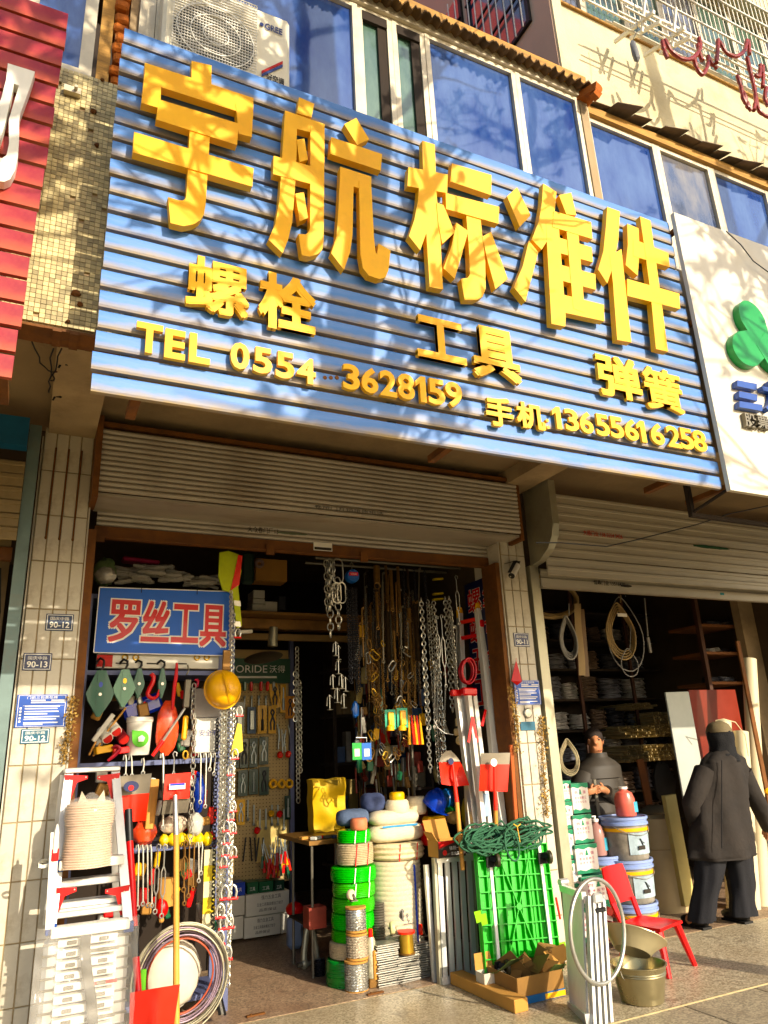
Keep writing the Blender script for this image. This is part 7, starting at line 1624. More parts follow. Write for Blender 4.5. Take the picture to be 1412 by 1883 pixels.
# table with yellow bag, basket and shackle to the left of the stack
tb = thing('small_table', 'rough wooden table with steel legs behind the green stack', 'table', (2.5, 5.9, 0))
zt_ = P(600, 1540, 5.75).z; x0, x1 = P(556, 1540, 5.75).x, P(650, 1545, 5.75).x
B().box(x0, x1, 5.6, 6.35, zt_-.03, zt_).build('top', M_rust, tb)
for x in (x0+.03, x1-.03):
    for y in (5.63, 6.06): B().cyl((x, y, 0), (x, y, zt_-.03), .011, n=8).build('leg', M_steel, tb)
B().box(x0, x1, 5.62, 6.08, .32, .335).build('shelf', M_dark, tb)
BGY = min(6.15, G(605, 1519, zt_).y); x0, x1, z0, z1 = prect(574, 1432, 636, 1519, BGY); z0 = zt_
yb_ = thing('yellow_tote_bag', 'upright yellow woven bag standing on the small table', 'bag', ((x0+x1)/2, 5.75, z0))
b = B(); b.grid(lambda u_, v: Vector((x0+(x1-x0)*(u_*(1-.10*(1-v))+.06*(1-v)), BGY+.012*math.sin(u_*7+v*5)+.010*math.sin(v*13)-.03*math.sin(u_*math.pi), z0+(z1-z0)*v+.006*math.sin(u_*9))), 16, 16); f = list(b.f); g = [p+Vector((0, .14, 0)) for p in b.v]; b.add(g, [q[::-1] for q in f])
n = 17
b.f += [(j*n, j*n+len(g), (j+1)*n+len(g), (j+1)*n) for j in range(16)]+[(j*n+16, (j+1)*n+16, (j+1)*n+16+len(g), j*n+16+len(g)) for j in range(16)]; b.build('bag_body', M_yelb, yb_, smooth=60)
b = B(); b.prism([(x0+.09, BGY-.035, z1-.01), (x1-.08, BGY-.035, z1-.01), (x1-.09, BGY-.045, z1-.055)], (0, .003, 0)); b.build('fold', mat('yellow_dark', '#8a7410', .7), yb_)
for i in range(6): one(B().cbox((P(566+13*i, 1532, 5.7).x, 5.7+rnd.uniform(-.03, .08), zt_+.012), (.10, .05, .022), (0, 0, rnd.uniform(-.8, .8)), bev=.004), 'table_item', (M_card, M_carton, M_redpl, M_dim[1], M_dim[3], M_yel)[i], ordn(i)+' small item from the left on the table by the yellow bag', 'item', 'items on the small table')
bs = thing('red_basket', 'small red basket on the floor under the table', 'basket', P(585, 1706, 5.65)); x0, x1, z0, z1 = prect(568, 1668, 600, 1708, 5.6)
for a_ in ((x0, x1, 5.6, 5.606), (x0, x1, 5.72, 5.726)): B().box(*a_, z0, z1).build('wall', mat('basket_red', '#8a3a2c', .6, var=.3), bs)
for x in (x0, x1-.006): B().box(x, x+.006, 5.6065, 5.7195, z0, z1).build('wall', MATS['basket_red'], bs)
B().box(x0+.006, x1-.006, 5.607, 5.719, z0, z0+.006).build('base', MATS['basket_red'], bs)
sk = thing('giant_shackle', 'giant grey bow shackle standing on the floor', 'shackle', G(570, 1782)); p = G(572, 1780)
b = B(); b.tube([p+Vector((-.055, 0, .03)), p+Vector((-.05, .01, .11)), p+Vector((-.03, .02, .22)), p+Vector((-.018, .02, .27)), p+Vector((0, .02, .288)), p+Vector((.018, .02, .27)), p+Vector((.03, .02, .22)), p+Vector((.045, .01, .11)), p+Vector((.05, 0, .03))], .022, 10); b.build('bow', M_silver, sk)
for s_ in (-1, 1): B().sph(p+Vector((s_*.052, 0, .035)), (.034, .03, .036), 12, 8).build('eye', M_silver, sk)
B().cyl(p+Vector((-.11, -.01, .035)), p+Vector((.11, .01, .035)), .018, n=12).build('pin', M_steel, sk)
for i in range(7): b = B(); p = G(588, 1794); b.tube([p+Vector((math.cos(k*.524)*.035+rnd.uniform(-.003, .003), math.sin(k*.524)*.035, .008+i*.014)) for k in range(12)], .007, 5, closed=True); one(b, 'steel_ring', M_bchain, ordn(i)+' black steel ring from the bottom of the ring pile', 'ring', 'black ring pile')
jg = thing('water_jug', 'pale blue plastic jug with red cap against the passage wall', 'jug', G(548, 1748)); p = G(546, 1748); B().cbox(p+Vector((0, .05, .13)), (.13, .10, .25), bev=.03).build('body', mat('pale_blue_jug', '#8fa0bf', .4, var=.1), jg); B().sph(p+Vector((-.01, .03, .30)), (.075, .07, .055), 14, 9).build('cap', M_redpl, jg)
# ================================================================== green cart
cb, cr, ctp, ctl = P(894, 1800, 4.64), P(1036, 1786, 4.64), P(1006, 1549, 4.79), P(875, 1553, 4.79)
gc_ = thing('green_cart', 'bright green plastic platform cart standing upright against the right pillar', 'cart', cb)
M_gc = mat('cart_green', '#0fae1c', .38, var=.06, coat=.25)
def ct(u_, v): return cb.lerp(cr, u_).lerp(ctl.lerp(ctp, u_), v)
nr = (cr-cb).cross(ctl-cb).normalized(); nr = nr if nr.y > 0 else -nr
b = B(); b.add([ct(0, 0)+nr*.03, ct(1, 0)+nr*.03, ct(1, 1)+nr*.03, ct(0, 1)+nr*.03, ct(0, 0)+nr*.045, ct(1, 0)+nr*.045, ct(1, 1)+nr*.045, ct(0, 1)+nr*.045], [(0, 1, 2, 3), (7, 6, 5, 4), (0, 4, 5, 1), (1, 5, 6, 2), (2, 6, 7, 3), (3, 7, 4, 0)]); b.build('deck', M_gc, gc_)
for i in range(10):
    u_ = (i+.0)/9; bar(B(), ct(u_*.98+.01, .005)+nr*.016, ct(u_*.98+.01, .995)+nr*.016, .006, .03, up=nr).build('rib', M_gc, gc_)
for i in range(9):
    v = i/8; bar(B(), ct(.005, v*.985+.008)+nr*.013, ct(.995, v*.985+.008)+nr*.013, .007, .034, up=nr).build('rib', M_gc, gc_)
for i in range(4):
    u_ = .22+.18*i; b = B(); b.add([ct(u_-.035, .02)+nr*.024, ct(u_+.035, .02)+nr*.024, ct(u_+.035, .98)+nr*.024, ct(u_-.035, .98)+nr*.024], [(0, 1, 2, 3)]); b.prism([ct(u_-.035, .02)+nr*.022, ct(u_+.035, .02)+nr*.022, ct(u_+.035, .98)+nr*.022, ct(u_-.035, .98)+nr*.022], nr*.008); b.build('raised_panel', M_gc, gc_)
for (u0, v0, u1, v1) in ((.3, .12, .5, .5), (.7, .12, .5, .5), (.5, .5, .3, .88), (.5, .5, .7, .88)): bar(B(), ct(u0, v0)+nr*.012, ct(u1, v1)+nr*.012, .006, .036, up=nr).build('rib', M_gc, gc_)
B().cyl(ct(.5, .5)-nr*.008, ct(.5, .5)+nr*.03, .022, n=16).build('boss', M_gc, gc_)
for u_ in (.16, .86):
    bar(B(), ct(u_, .07)-nr*.012, ct(u_, .985)-nr*.012, .022, .012, up=nr).build('steel_rail', M_white, gc_)
for j, (u_, v) in enumerate(((.16, .86), (.88, .87), (.16, .07), (.86, .08))):
    c = ct(u_, v)-nr*.075+Vector((.02, 0, 0)); 
    w_ = B().lathe([(.02, -.013), (.04, -.013), (.045, -.008), (.045, .008), (.04, .013), (.02, .013)], c, 20, m=Matrix.Rotation(R(90), 4, 'Y') @ Matrix.Rotation(.3, 4, 'X')).build('wheel', mat('dark_wheel', '#3a3522', .5, var=.2), gc_)
    B().lathe([(0, -.011), (.021, -.011), (.021, .011), (0, .011)], c, 14, m=Matrix.Rotation(R(90), 4, 'Y') @ Matrix.Rotation(.3, 4, 'X')).build('hub', M_steel, w_)
    b = B(); b.cbox(ct(u_, v)-nr*.022, (.08, .012, .075)); bar(b, ct(u_, v)-nr*.028+Vector((0, 0, .015)), c, .03, .045); b.build('wheel_bracket', M_black, gc_)
# dark green rope piled on the cart
gp = thing('green_rope', 'dark green rope hank tied with yellow string on top of the green cart', 'rope', P(930, 1548, 4.76)); b = B(); rr = random.Random(9)
for i in range(30):
    t0 = rr.uniform(-1, 1); pts = []; yo = rr.uniform(-.07, .05); zo = rr.uniform(0, .09); w_ = rr.uniform(.10, .22); cx_ = P(895 if i % 3 else 960, 1530, 4.76).x+rr.uniform(-.05, .06)
    for k in range(22): t_ = 2*math.pi*k/22; pts.append((cx_+math.cos(t_)*w_+.02*math.sin(3*t_+i), 4.76+yo+math.sin(t_)*.05, P(930, 1548, 4.76).z+.005+zo+math.sin(t_+.4)*(.035+.03*rr.random())+.015*math.cos(2*t_+i)))
    b.tube(pts, .0075, 6, closed=True)
b.build('strand', M_grope, gp, smooth=80, kind='stuff')
b = B(); c = P(938, 1550, 4.66); b.tube([c+Vector((math.cos(t_)*.055, -.02+.02*math.sin(t_), -.01+math.sin(t_)*.10)) for t_ in [2*math.pi*k/24 for k in range(24)]], .007, 6, closed=True); b.build('loop', M_grope, gp, smooth=80)
b = B(); c = P(951, 1520, 4.66); b.tube([c+Vector((-.03, 0, .02)), c, c+Vector((.03, 0, .015))], .004, 5); b.tube([c, c+Vector((.004, -.01, -.10))], .003, 5); b.build('string', M_yel, gp)
# cardboard at the foot of the cart
lc_ = thing('long_carton', 'long brown carton lying on the pavement below the green cart', 'box', G(900, 1850))
p0, p1 = G(843, 1812), G(965, 1868); d = (p1-p0); L_ = d.length; ang = math.atan2(d.y, d.x)
B().cbox((p0+p1)/2+Vector((.02, .055, .036)), (L_, .10, .07), (0, 0, ang), bev=.003).build('carton_body', M_card, lc_)
sbx = thing('small_open_box', 'small white open box lying on the long carton', 'box', P(900, 1812, 4.8)); c = P(900, 1795, 4.62); c.z = max(c.z, .10); M_w2 = mat('greyish_card', '#c6bda9', .8)
for dx, dy, w, h_ in ((0, -.05, .14, .004), (0, .05, .14, .004), (-.07, 0, .004, .10), (.07, 0, .004, .10)): B().cbox(c+Vector((dx, dy, .0)), (w, h_, .06), (0, 0, 0)).build('wall', M_w2, sbx)
B().cbox(c+Vector((0, 0, -.028)), (.136, .096, .003)).build('base', M_card, sbx)
b = B(); b.prism([c+Vector((-.07, .053, .03)), c+Vector((.07, .053, .03)), c+Vector((.06, .075, .12)), c+Vector((-.06, .075, .12))], (0, .003, 0)); b.build('flap', M_card, sbx)
b = B(); b.prism([c+Vector((.073, -.05, .03)), c+Vector((.073, .05, .03)), c+Vector((.12, .04, -.01)), c+Vector((.12, -.05, -.01))], (.002, 0, .003)); b.build('flap', M_w2, sbx)
bo = thing('torn_carton', 'large torn open carton with blue and yellow base stripe full of scraps', 'box', G(985, 1845)); p = G(962, 1850); q = G(1046, 1838); w_ = q.x-p.x+.05; c = Vector(((p.x+q.x)/2+.0, p.y+.17, 0))
for dx, dy, sx, sy in ((0, -.16, w_, .005), (0, .16, w_, .005), (-w_/2, 0, .005, .315), (w_/2, 0, .005, .315)): B().cbox(c+Vector((dx, dy, .075)), (sx, sy, .148), (rnd.uniform(-.05, .05), 0, 0)).build('wall', M_cardd, bo)
B().box(c.x-w_/2, c.x+w_/2, c.y-.168, c.y-.1645, .004, .045).build('stripe', mat('stripe_blue', '#1d5a90', .5), bo); B().box(c.x+.02, c.x+w_/2, c.y-.1715, c.y-.1685, .008, .038).build('stripe', M_yel, bo)
for i in range(9):
    b = B(); s_ = rnd.uniform(.07, .15); e = c+Vector((rnd.uniform(-.14, .15), rnd.uniform(-.10, .12), rnd.uniform(.06, .17))); m_ = Euler((rnd.uniform(-1, 1), rnd.uniform(-1, 1), rnd.uniform(0, 3))).to_matrix()
    b.prism([e+m_@Vector(v) for v in ((-s_, -s_*.5, 0), (s_, -s_*.6, .01), (s_*.8, s_*.5, .03), (0, s_*.6, -.01), (-s_*.9, s_*.4, .01))], m_@Vector((0, 0, .004))); one(b, 'cardboard_scrap', M_cardd if i % 3 else mat('green_scrap', '#4a5a24', .8), ordn(i)+' cardboard scrap in or on the torn carton', 'scrap', 'cardboard scraps in the torn carton')
bx2 = thing('crumpled_carton', 'crumpled brown carton leaning on the lower right of the cart', 'box', P(1012, 1790, 4.5)); c = P(1010, 1762, 4.52); B().cbox(c, (.17, .12, .14), (.3, .25, .2), bev=.008).build('carton_body', M_cardd, bx2)
b = B(); b.prism([c+Vector((-.09, -.07, .06)), c+Vector((.07, -.08, .09)), c+Vector((.09, -.12, .02)), c+Vector((-.05, -.13, -.02))], (0, .003, .003)); b.build('flap', M_card, bx2)
b = B()
for i, (px, py) in enumerate(((878, 1685), (888, 1690), (1034, 1742), (1026, 1752))):
    p = P(px, py, 4.66); b = B(); b.prism([p+Vector((-.025, 0, .03)), p+Vector((.02, -.01, .035)), p+Vector((.03, -.01, -.03)), p+Vector((-.01, 0, -.04))], (0, .003, 0)); one(b, 'lime_tag', mat('lime_tag', '#8fd010', .5), ('upper left', 'lower left', 'upper right', 'lower right')[i]+' lime green tag at the edge of the green cart', 'tag')
one(B().cyl(P(1022, 1650, 4.72), P(1030, 1690, 4.71), .008, n=8), 'orange_stick', M_orange, 'short orange stick at the right edge of the green cart', 'stick')
# ================================================================== right shop: shelving and dim stock
s2t = thing('stock_shelving', 'tall dark shelving full of coiled stock at the back of the right shop', 'shelf', (5.6, 7.4, 0))
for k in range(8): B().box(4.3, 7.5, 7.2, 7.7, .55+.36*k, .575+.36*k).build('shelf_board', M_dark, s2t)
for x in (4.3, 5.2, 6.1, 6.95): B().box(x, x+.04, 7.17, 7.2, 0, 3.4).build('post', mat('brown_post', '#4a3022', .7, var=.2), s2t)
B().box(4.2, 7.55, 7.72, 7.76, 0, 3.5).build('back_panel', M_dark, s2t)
# nearer shelf bay at the right with brown uprights
s3t = thing('side_shelf', 'brown framed shelf bay with coils at the upper right of the right shop', 'shelf', (6.6, 6.6, 0))
B().box(P(1374, 1200, 5.75).x, 8, 5.75, 5.85, .002, 3.69).build('inner_pier', M_conc, bld)
SHY = 5.9
xa = P(1290, 1180, SHY).x; xb = P(1362, 1180, SHY).x
for x in (xa, xb): B().box(x, x+.05, SHY, SHY+.05, 0, 3.2).build('post', MATS['brown_post'], s3t)
for py in (1150, 1200, 1255): z = P(1325, py, SHY).z; B().box(xa+.05, xb, SHY, SHY+.5, z-.02, z+.01).build('shelf_board', mat('brown_shelf', '#7a5030', .7, var=.2), s3t)
M_st = [mat('stock_a', '#6c6c72', .35, .3, var=.3), mat('stock_b', '#b4b0aa', .3, .3, var=.3), mat('stock_c', '#2e2e34', .4, .3, var=.3), mat('stock_d', '#6a5848', .5, .2, var=.3)]
def flatcoil(p, r, m_, label, grp, n=5, ry=.6):
    b = B()
    for i in range(n):
        rr_ = r*(1-.05*(i % 6)+rnd.uniform(-.03, .03)); dz = .0095*i+rnd.uniform(0, .006); ph = rnd.uniform(0, 6)
        b.tube([p+Vector((math.cos(t)*rr_, math.sin(t)*rr_*ry, dz+.008*math.sin(2*t+ph))) for t in [2*math.pi*k/16 for k in range(16)]], .007, 5, closed=True)
    one(b, 'stock_coil', m_, label, 'coil', grp, smooth=80)
for k in range(7):
    x = 4.45+rnd.uniform(0, .1); n_ = 0
    while x < 7.3:
        r = rnd.uniform(.10, .19); flatcoil(Vector((x+r, 7.36, .58+.36*k+.01)), r, rnd.choice(M_st), '%s dim coil from the left on the %s board of the tall shelving' % (ordn(n_), ordn(k)), 'dim coils on the tall shelving', n=rnd.randint(15, 27), ry=.6); x += 2*r+rnd.uniform(.0, .05); n_ += 1
for i, py in enumerate((1146, 1196, 1250)):
    for j in range(2): p = P(1315+26*j, py, SHY+.15); flatcoil(Vector((p.x, SHY+.2, P(1325, py+4, SHY).z+.02)), .14, M_st[(i+j) % 3], ('left', 'right')[j]+' cable coil on the '+('top', 'middle', 'bottom')[i]+' board of the brown side shelf', 'coils on the brown side shelf', n=6)
M_pipe = mat('cream_pipe', '#b8a67a', .5, var=.2, isl=.3)
def pipes(px0, py0, px1, py1, Y, label, r=.018, L_=1.0):
    x0, x1, z0, z1 = prect(px0, py0, px1, py1, Y); t = thing('pipe_bundle', label, 'pipes', ((x0+x1)/2, Y, z0)); b = B(); k = 0; z = z0+r
    while z < z1-r*.5:
        x = x0+r+(r if k % 2 else 0)
        while x < x1-r*.5:
            if rnd.random() < .9:
                dy = rnd.uniform(-.08, .08); b.cyl((x, Y+dy, z), (x+.15, Y+dy+L_, z), r*.95, n=9, caps=False); b.cyl((x, Y+dy+.03, z), (x+.01, Y+dy+.031, z), r*.94, n=9)
            x += 2*r
        z += r*1.75; k += 1
    b.build('pipe', M_pipe, t, kind='stuff'); return t
pipes(1140, 1330, 1246, 1356, 6.9, 'bundle of cream plastic pipes on the upper pipe shelf', .02)
pipes(1142, 1365, 1250, 1400, 6.85, 'bundle of greyish pipes on the lower pipe shelf', .021)
pipes(1195, 1310, 1246, 1332, 6.95, 'small upper bundle of yellowish pipes beside the grey panel', .021)
pipes(1155, 1292, 1200, 1304, 7.0, 'thin bundle of pipe ends on the dark shelf', .014)
# hoses hanging from the front
def loop(cx_, cy_, rx, ry, Y, m_, r, label, n=3, top=None):
    b = B()
    for i in range(n):
        k = 1-.09*i; c = P(cx_+rnd.uniform(-1.5, 1.5), cy_, Y+.02*i); X_ = (P(cx_+rx, cy_, Y).x-P(cx_-rx, cy_, Y).x)/2*k; Z_ = (P(cx_, cy_-ry, Y).z-P(cx_, cy_+ry, Y).z)/2*k
        pts = []
        for q in range(26): t = 2*math.pi*q/26; s_ = 1-.45*max(0, math.sin(t))**1.5; pts.append(c+Vector((math.cos(t)*X_*s_, .01*math.sin(t*2), math.sin(t)*Z_)))
        b.tube(pts, r, 6, closed=True)
    if top: b.tube([P(cx_, cy_-ry, Y), P(top[0], top[1], Y)], r*.7, 5)
    one(b, 'hose_loop', m_, label, 'hose', 'hoses hanging in the right shop', smooth=80)
M_h1 = mat('tan_hose', '#9a8258', .5, var=.2); M_h2 = mat('grey_hose', '#8d8a84', .45, .1, var=.25); M_h3 = mat('brown_hose', '#6f5638', .5, var=.2)
loop(1010, 1095, 52, 40, 5.6, M_h1, .020, 'thick tan hose loop at the top left of the right shop', 2)
loop(1046, 1172, 15, 40, 5.5, M_h2, .010, 'grey cable loops hanging left in the right shop', 4, (1046, 1110))
loop(1141, 1160, 26, 52, 5.5, M_h1, .009, 'tan rope loops tied with white tape in the middle', 4, (1141, 1095))
loop(1150, 1165, 33, 68, 5.55, M_h2, .006, 'thin grey cord hanging in the widest loop', 1, (1150, 1095))
loop(1158, 1218, 15, 26, 5.5, M_h2, .005, 'thin pale cord in a narrow low loop', 1, (1160, 1150))
loop(1045, 1392, 18, 34, 5.2, M_rope, .006, 'pale cable loops hanging by the silver guide', 4)
st_ = thing('webbing_strap', 'folded brown webbing strap hanging left in the right shop', 'strap', P(1068, 1240, 5.5)); b = B()
b.grid(lambda u_, v: P(1056+8*v+12*u_, 1110+132*v, 5.5)+Vector((0, .01*math.sin(v*6), 0)), 2, 12); b.build('front_band', M_h1, st_, smooth=60)
b = B(); b.grid(lambda u_, v: P(1064+10*v+10*u_, 1120+124*v, 5.53), 2, 12); b.build('rear_band', M_h3, st_, smooth=60)
b = B(); b.cyl(P(1185, 1100, 5.6), P(1191, 1170, 5.6), .008, n=6); b.cyl(P(1191, 1172, 5.6), P(1196, 1200, 5.6), .016, n=8); one(b, 'grease_gun', M_h2, 'grey tube tool hanging right of the rope loops', 'tool')
B().box(P(1133, 1131, 5.49).x, P(1150, 1131, 5.49).x, 5.47, 5.475, P(1141, 1134, 5.48).z, P(1141, 1128, 5.48).z).build('white_tape', M_print, None, label='band of white tape around the tan rope loops', category='tape')
# panels, rolls and boards at the right
def panel(px0, py0, px1, py1, Y, m_, label, name='board', th=.02, tilt=0.0, cat='board'):
    x0, x1, z0, z1 = prect(px0, py0, px1, py1, Y); b = B(); b.cbox(((x0+x1)/2, Y+th/2, (z0+z1)/2), (x1-x0, th, z1-z0), (0, tilt, 0), bev=.003); return one(b, name, m_, label, cat)
panel(1243, 1272, 1287, 1500, 5.55, mat('grey_panel', '#b0b4ac', .5, var=.06), 'tall pale grey panel standing upright behind the person in black', tilt=-.015)
panel(1284, 1268, 1372, 1480, 5.75, mat('red_brown_panel', '#7a2c1e', .35, var=.12, coat=.3), 'red-brown board behind the dark hood at the right')
panel(1241, 1460, 1262, 1668, 5.50, mat('pale_yellow_foam2', '#c9b878', .6, var=.08), 'tall pale yellow foam board left of the person in black', th=.05, tilt=-.04)
a, c, r = lay(1228, 1500, 1672, 29, 5.75); b = B(); hh = a.z-c.z; b.lathe([(r, 0), (r*1.01, hh*.5), (r, hh*.66), (r*.97, hh*.665), (r, hh*.67), (r, hh), (r*.8, hh), (r*.8, hh*.9), (0, hh*.9)], c, 28); one(b, 'plastic_drum', mat('cream_drum', '#bba882', .5, var=.08, dirt=.2), 'cream cylindrical drum beside the paint buckets', 'drum')
for i, (xa, xb, ya_, yb_, Y) in enumerate(((1377, 1404, 1212, 1690, 5.35), (1330, 1352, 1325, 1690, 5.4), (1362, 1385, 1345, 1690, 5.3))):
    p, q = P(xa, ya_, Y), P(xb, yb_, Y); b = B(); b.cyl(q, p, .072 if i < 2 else .07, n=24); b.cyl(p, p+(p-q).normalized()*.004, .05, n=20); one(b, 'plastic_film_roll', mat('white_roll', '#d4c8a8', .5, var=.06, dirt=.2), ('tallest white roll standing at the right edge', 'shorter white roll behind the dark hood', 'white roll right of the person in black')[i], 'roll')
panel(1405, 1180, 1412, 1700, 5.2, M_rail, 'rusty upright edge at the far right')
one(B().cbox(P(1412, 1455, 5.2), (.08, .06, .06), bev=.02), 'yellow_object', M_yel, 'yellow plastic thing at the right edge of the picture', 'item')
panel(1180, 1395, 1192, 1480, 6.0, mat('brown_plank', '#7a4a28', .7), 'brown plank leaning below the pipe shelf', tilt=-.08)
b = B(); b.tube([P(1318, 1345, 5.3), P(1316, 1325, 5.25), P(1330, 1322, 5.2), P(1352, 1328, 5.2), P(1370, 1352, 5.2), P(1376, 1390, 5.2)], .005, 6); one(b, 'pale_cable', M_rope, 'pale cable arching over the dark hood', 'cable')
softbag(1180, 1480, 1235, 1502, 6.0, mat('grey_stock', '#5a5648', .7, var=.3), 'dim grey bag on top of the cream drum', seed=61)
softbag(1205, 1400, 1245, 1480, 6.3, mat('dark_stock', '#2c2a26', .7, var=.3), 'dark sack below the pipe shelf', seed=62)
# cartons with tree logos
M_tg = mat('box_green', '#1f7a54', .5, var=.06); M_wr = mat('box_white', '#dcd6cc', .6, var=.04); M_magenta = mat('box_magenta', '#a82858', .5)
def treebox(px0, py0, px1, py1, Y, dep, label, blue=False, sd=True):
    x0, x1, z0, z1 = prect(px0, py0, px1, py1, Y); w, h = x1-x0, z1-z0
    t = thing('tree_carton', label, 'box', ((x0+x1)/2, Y, z0), 'white and green cartons beside the silver guide')
    B().cbox(((x0+x1)/2, Y+dep/2, (z0+z1)/2), (w, dep, h), bev=.003).build('carton_body', M_wr, t); y = Y-.0022
    for v0, v1 in ((.0, .12), (.86, 1.0)):
        b = B(); n = 8; top = [(x0+w*i/n, y, z0+h*(v1 if v0 > .5 else v1+.03*math.sin(i*math.pi/2))) for i in range(n+1)]; bot = [(x0+w*i/n, y, z0+h*(v0 if v0 < .5 else v0+.03*math.sin(i*math.pi/2))) for i in range(n+1)]
        b.add(top+bot, [(i, i+n+1, i+n+2, i+1) for i in range(n)]); b.build('green_band', M_tg, t)
    B().box(x0-.0015, x0-.0005, Y+.004, Y+dep-.004, z0+h*.86, z1-.002).build('green_band', M_tg, t); B().box(x0+.003, x1-.003, Y+.003, Y+dep-.003, z1+.0005, z1+.0015).build('green_band', M_tg, t)
    cx_ = x0+w*.5; b = B()
    for k in range(3): zz = z0+h*(.62+.055*k); s_ = w*(.09-.02*k); b.add([(cx_-s_, y-.0004*k, zz), (cx_+s_, y-.0004*k, zz), (cx_, y-.0004*k, zz+h*.09)], [(0, 1, 2)])
    b.build('tree_logo', M_tg, t, smooth=0)
    b = B(); text(b, '四', (x0+w*.18, y, z0+h*.64), (w*.15, 0, 0), (0, 0, h*.10)); text(b, '强', (x0+w*.67, y, z0+h*.64), (w*.15, 0, 0), (0, 0, h*.10)); b.build('lettering', M_magenta, t, smooth=0)
    b = B()
    for k in range(5): text(b, '防水胶粉王'[k], (x0+w*(.16+.14*k), y, z0+h*.46), (w*.10, 0, 0), (0, 0, h*.10)); text(b, '品质保证的'[k], (x0+w*(.16+.14*k), y, z0+h*.33), (w*.08, 0, 0), (0, 0, h*.08))
    b.build('lettering', M_magenta if not blue else mat('box_blue', '#2a7ab0', .5), t, smooth=0)
    return t
TYb = 5.05
treebox(1052, 1440, 1083, 1495, TYb, .16, 'white and green tree carton at the very top of the right column')
treebox(1026, 1436, 1051, 1474, TYb+.02, .16, 'white and green tree carton at the top of the left column')
treebox(1028, 1475, 1054, 1524, TYb+.01, .16, 'tree carton second from the top in the left column')
treebox(1032, 1526, 1057, 1580, TYb+.005, .16, 'tree carton with blue print third in the left column', True)
treebox(1037, 1582, 1069, 1632, TYb, .16, 'tree carton with blue print fourth in the left column', True)
treebox(1055, 1498, 1090, 1550, TYb-.01, .16, 'tree carton second from the top in the right column')
treebox(1059, 1552, 1100, 1606, TYb-.02, .16, 'tree carton third from the top in the right column')
treebox(1071, 1609, 1131, 1664, TYb-.03, .18, 'wide tree carton near the bottom of the right column')
treebox(1062, 1666, 1128, 1730, TYb-.02, .2, 'tree carton at the bottom behind the steel ring')
# paint buckets
M_buck = mat('pale_blue_bucket', '#8a9cc8', .35, var=.06, coat=.2)
def pail(px, pyt, pyb, rpx, Y, label):
    a, c, r = lay(px, pyt, pyb, rpx, Y); h = a.z-c.z; t = thing('paint_pail', label, 'bucket', c, 'pale blue paint pails in the right shop')
    B().lathe([(r*.86, 0), (r*.9, .01), (r*.985, h*.84), (r*.97, h*.84)], c, 28).build('pail_body', mat('pail_label', '#8a8478', .45, var=.35, scale=16), t)
    B().lathe([(r*.96, h*.80), (r*1.05, h*.81), (r*1.05, h*.86), (r*1.0, h*.87), (r*1.02, h*.93), (r*1.06, h*.94), (r*1.06, h), (r*.98, h), (r*.96, h*.97), (0, h*.97)], c, 28).build('lid', M_buck, t)
    B().lathe([(r*.965, h*.66), (r*.99, h*.67), (r*.995, h*.74), (r*.97, h*.75)], c, 28).build('hazard_band', M_yel, t)
    b = B(); n = 9; vs = []
    for i in range(n): a_ = R(-125)+R(70)*i/(n-1); vs += [c+Vector((math.cos(a_)*r*.955, math.sin(a_)*r*.955, h*.14)), c+Vector((math.cos(a_)*r*.995, math.sin(a_)*r*.995, h*.64))]
    b.add(vs, [(2*i, 2*i+2, 2*i+3, 2*i+1) for i in range(n-1)]); b.build('label_print', mat('pail_picture', '#9fb0b8', .4, var=.3, scale=12), t)
    b = B(); cc_ = c+Vector((-.01, -r*1.0, h*.3)); b.cbox(cc_, (.07, .004, .03), bev=.001); b.tube([cc_+Vector((.02, 0, .01)), cc_+Vector((-.01, -.002, .07)), cc_+Vector((.03, -.002, .03))], .004, 5); b.build('machine_picture', M_ink, t)
    b = B(); b.tube([c+Vector((math.cos(a_)*r*1.03, math.sin(a_)*r*1.03, h*(.86-.28*math.sin((a_-R(-170))/R(160)*math.pi)))) for a_ in [R(-170)+R(160)*i/12 for i in range(13)]], .003, 5); b.build('handle', M_zinc, t)
pail(1155, 1499, 1578, 31, 5.22, 'pale blue paint pail with machine picture, top of the pail stack')
pail(1164, 1576, 1656, 32, 5.22, 'pale blue paint pail in the middle of the pail stack')
pail(1172, 1654, 1735, 33, 5.22, 'pale blue paint pail at the bottom of the stack behind the red chair')
pail(1117, 1570, 1650, 26, 5.32, 'pale blue paint pail behind the tree cartons')
def bottle(px, pyt, pyb, rpx, Y, m_, label, pump=True):
    a, c, r = lay(px, pyt, pyb, rpx, Y); h = a.z-c.z; t = thing('soap_bottle', label, 'bottle', c, 'soap bottles in the right shop')
    B().lathe([(r*.95, 0), (r, .006), (r*1.0, h*.55), (r*.8, h*.74), (r*.4, h*.82), (r*.38, h*.86)], c, 18).build('bottle_body', m_, t); B().cyl(c+Vector((0, 0, h*.86)), c+Vector((0, 0, h*.93)), r*.44, n=12).build('cap', M_print, t)
    if pump: b = B(); b.cyl(c+Vector((0, 0, h*.93)), c+Vector((0, 0, h)), r*.12, n=8); b.cbox(c+Vector((-.012, 0, h)), (.045, .014, .010), bev=.003); b.build('pump', M_print, t)
    B().box(c.x+r*.25, c.x+r*.72, Y-r*.97, Y-r*.90, c.z+h*.12, c.z+h*.45).build('label', mat('bottle_label', '#4a9ab0', .4), t)
bottle(1152, 1442, 1500, 13.5, 5.2, mat('pink_soap', '#d0685a', .3, var=.05, coat=.3), 'bottle of pink soap standing on the top paint pail', False)
bottle(1102, 1500, 1572, 11, 5.3, mat('clear_pink', '#a88078', .25, var=.1, coat=.4), 'clear pump bottle with pink soap beside the tree cartons')
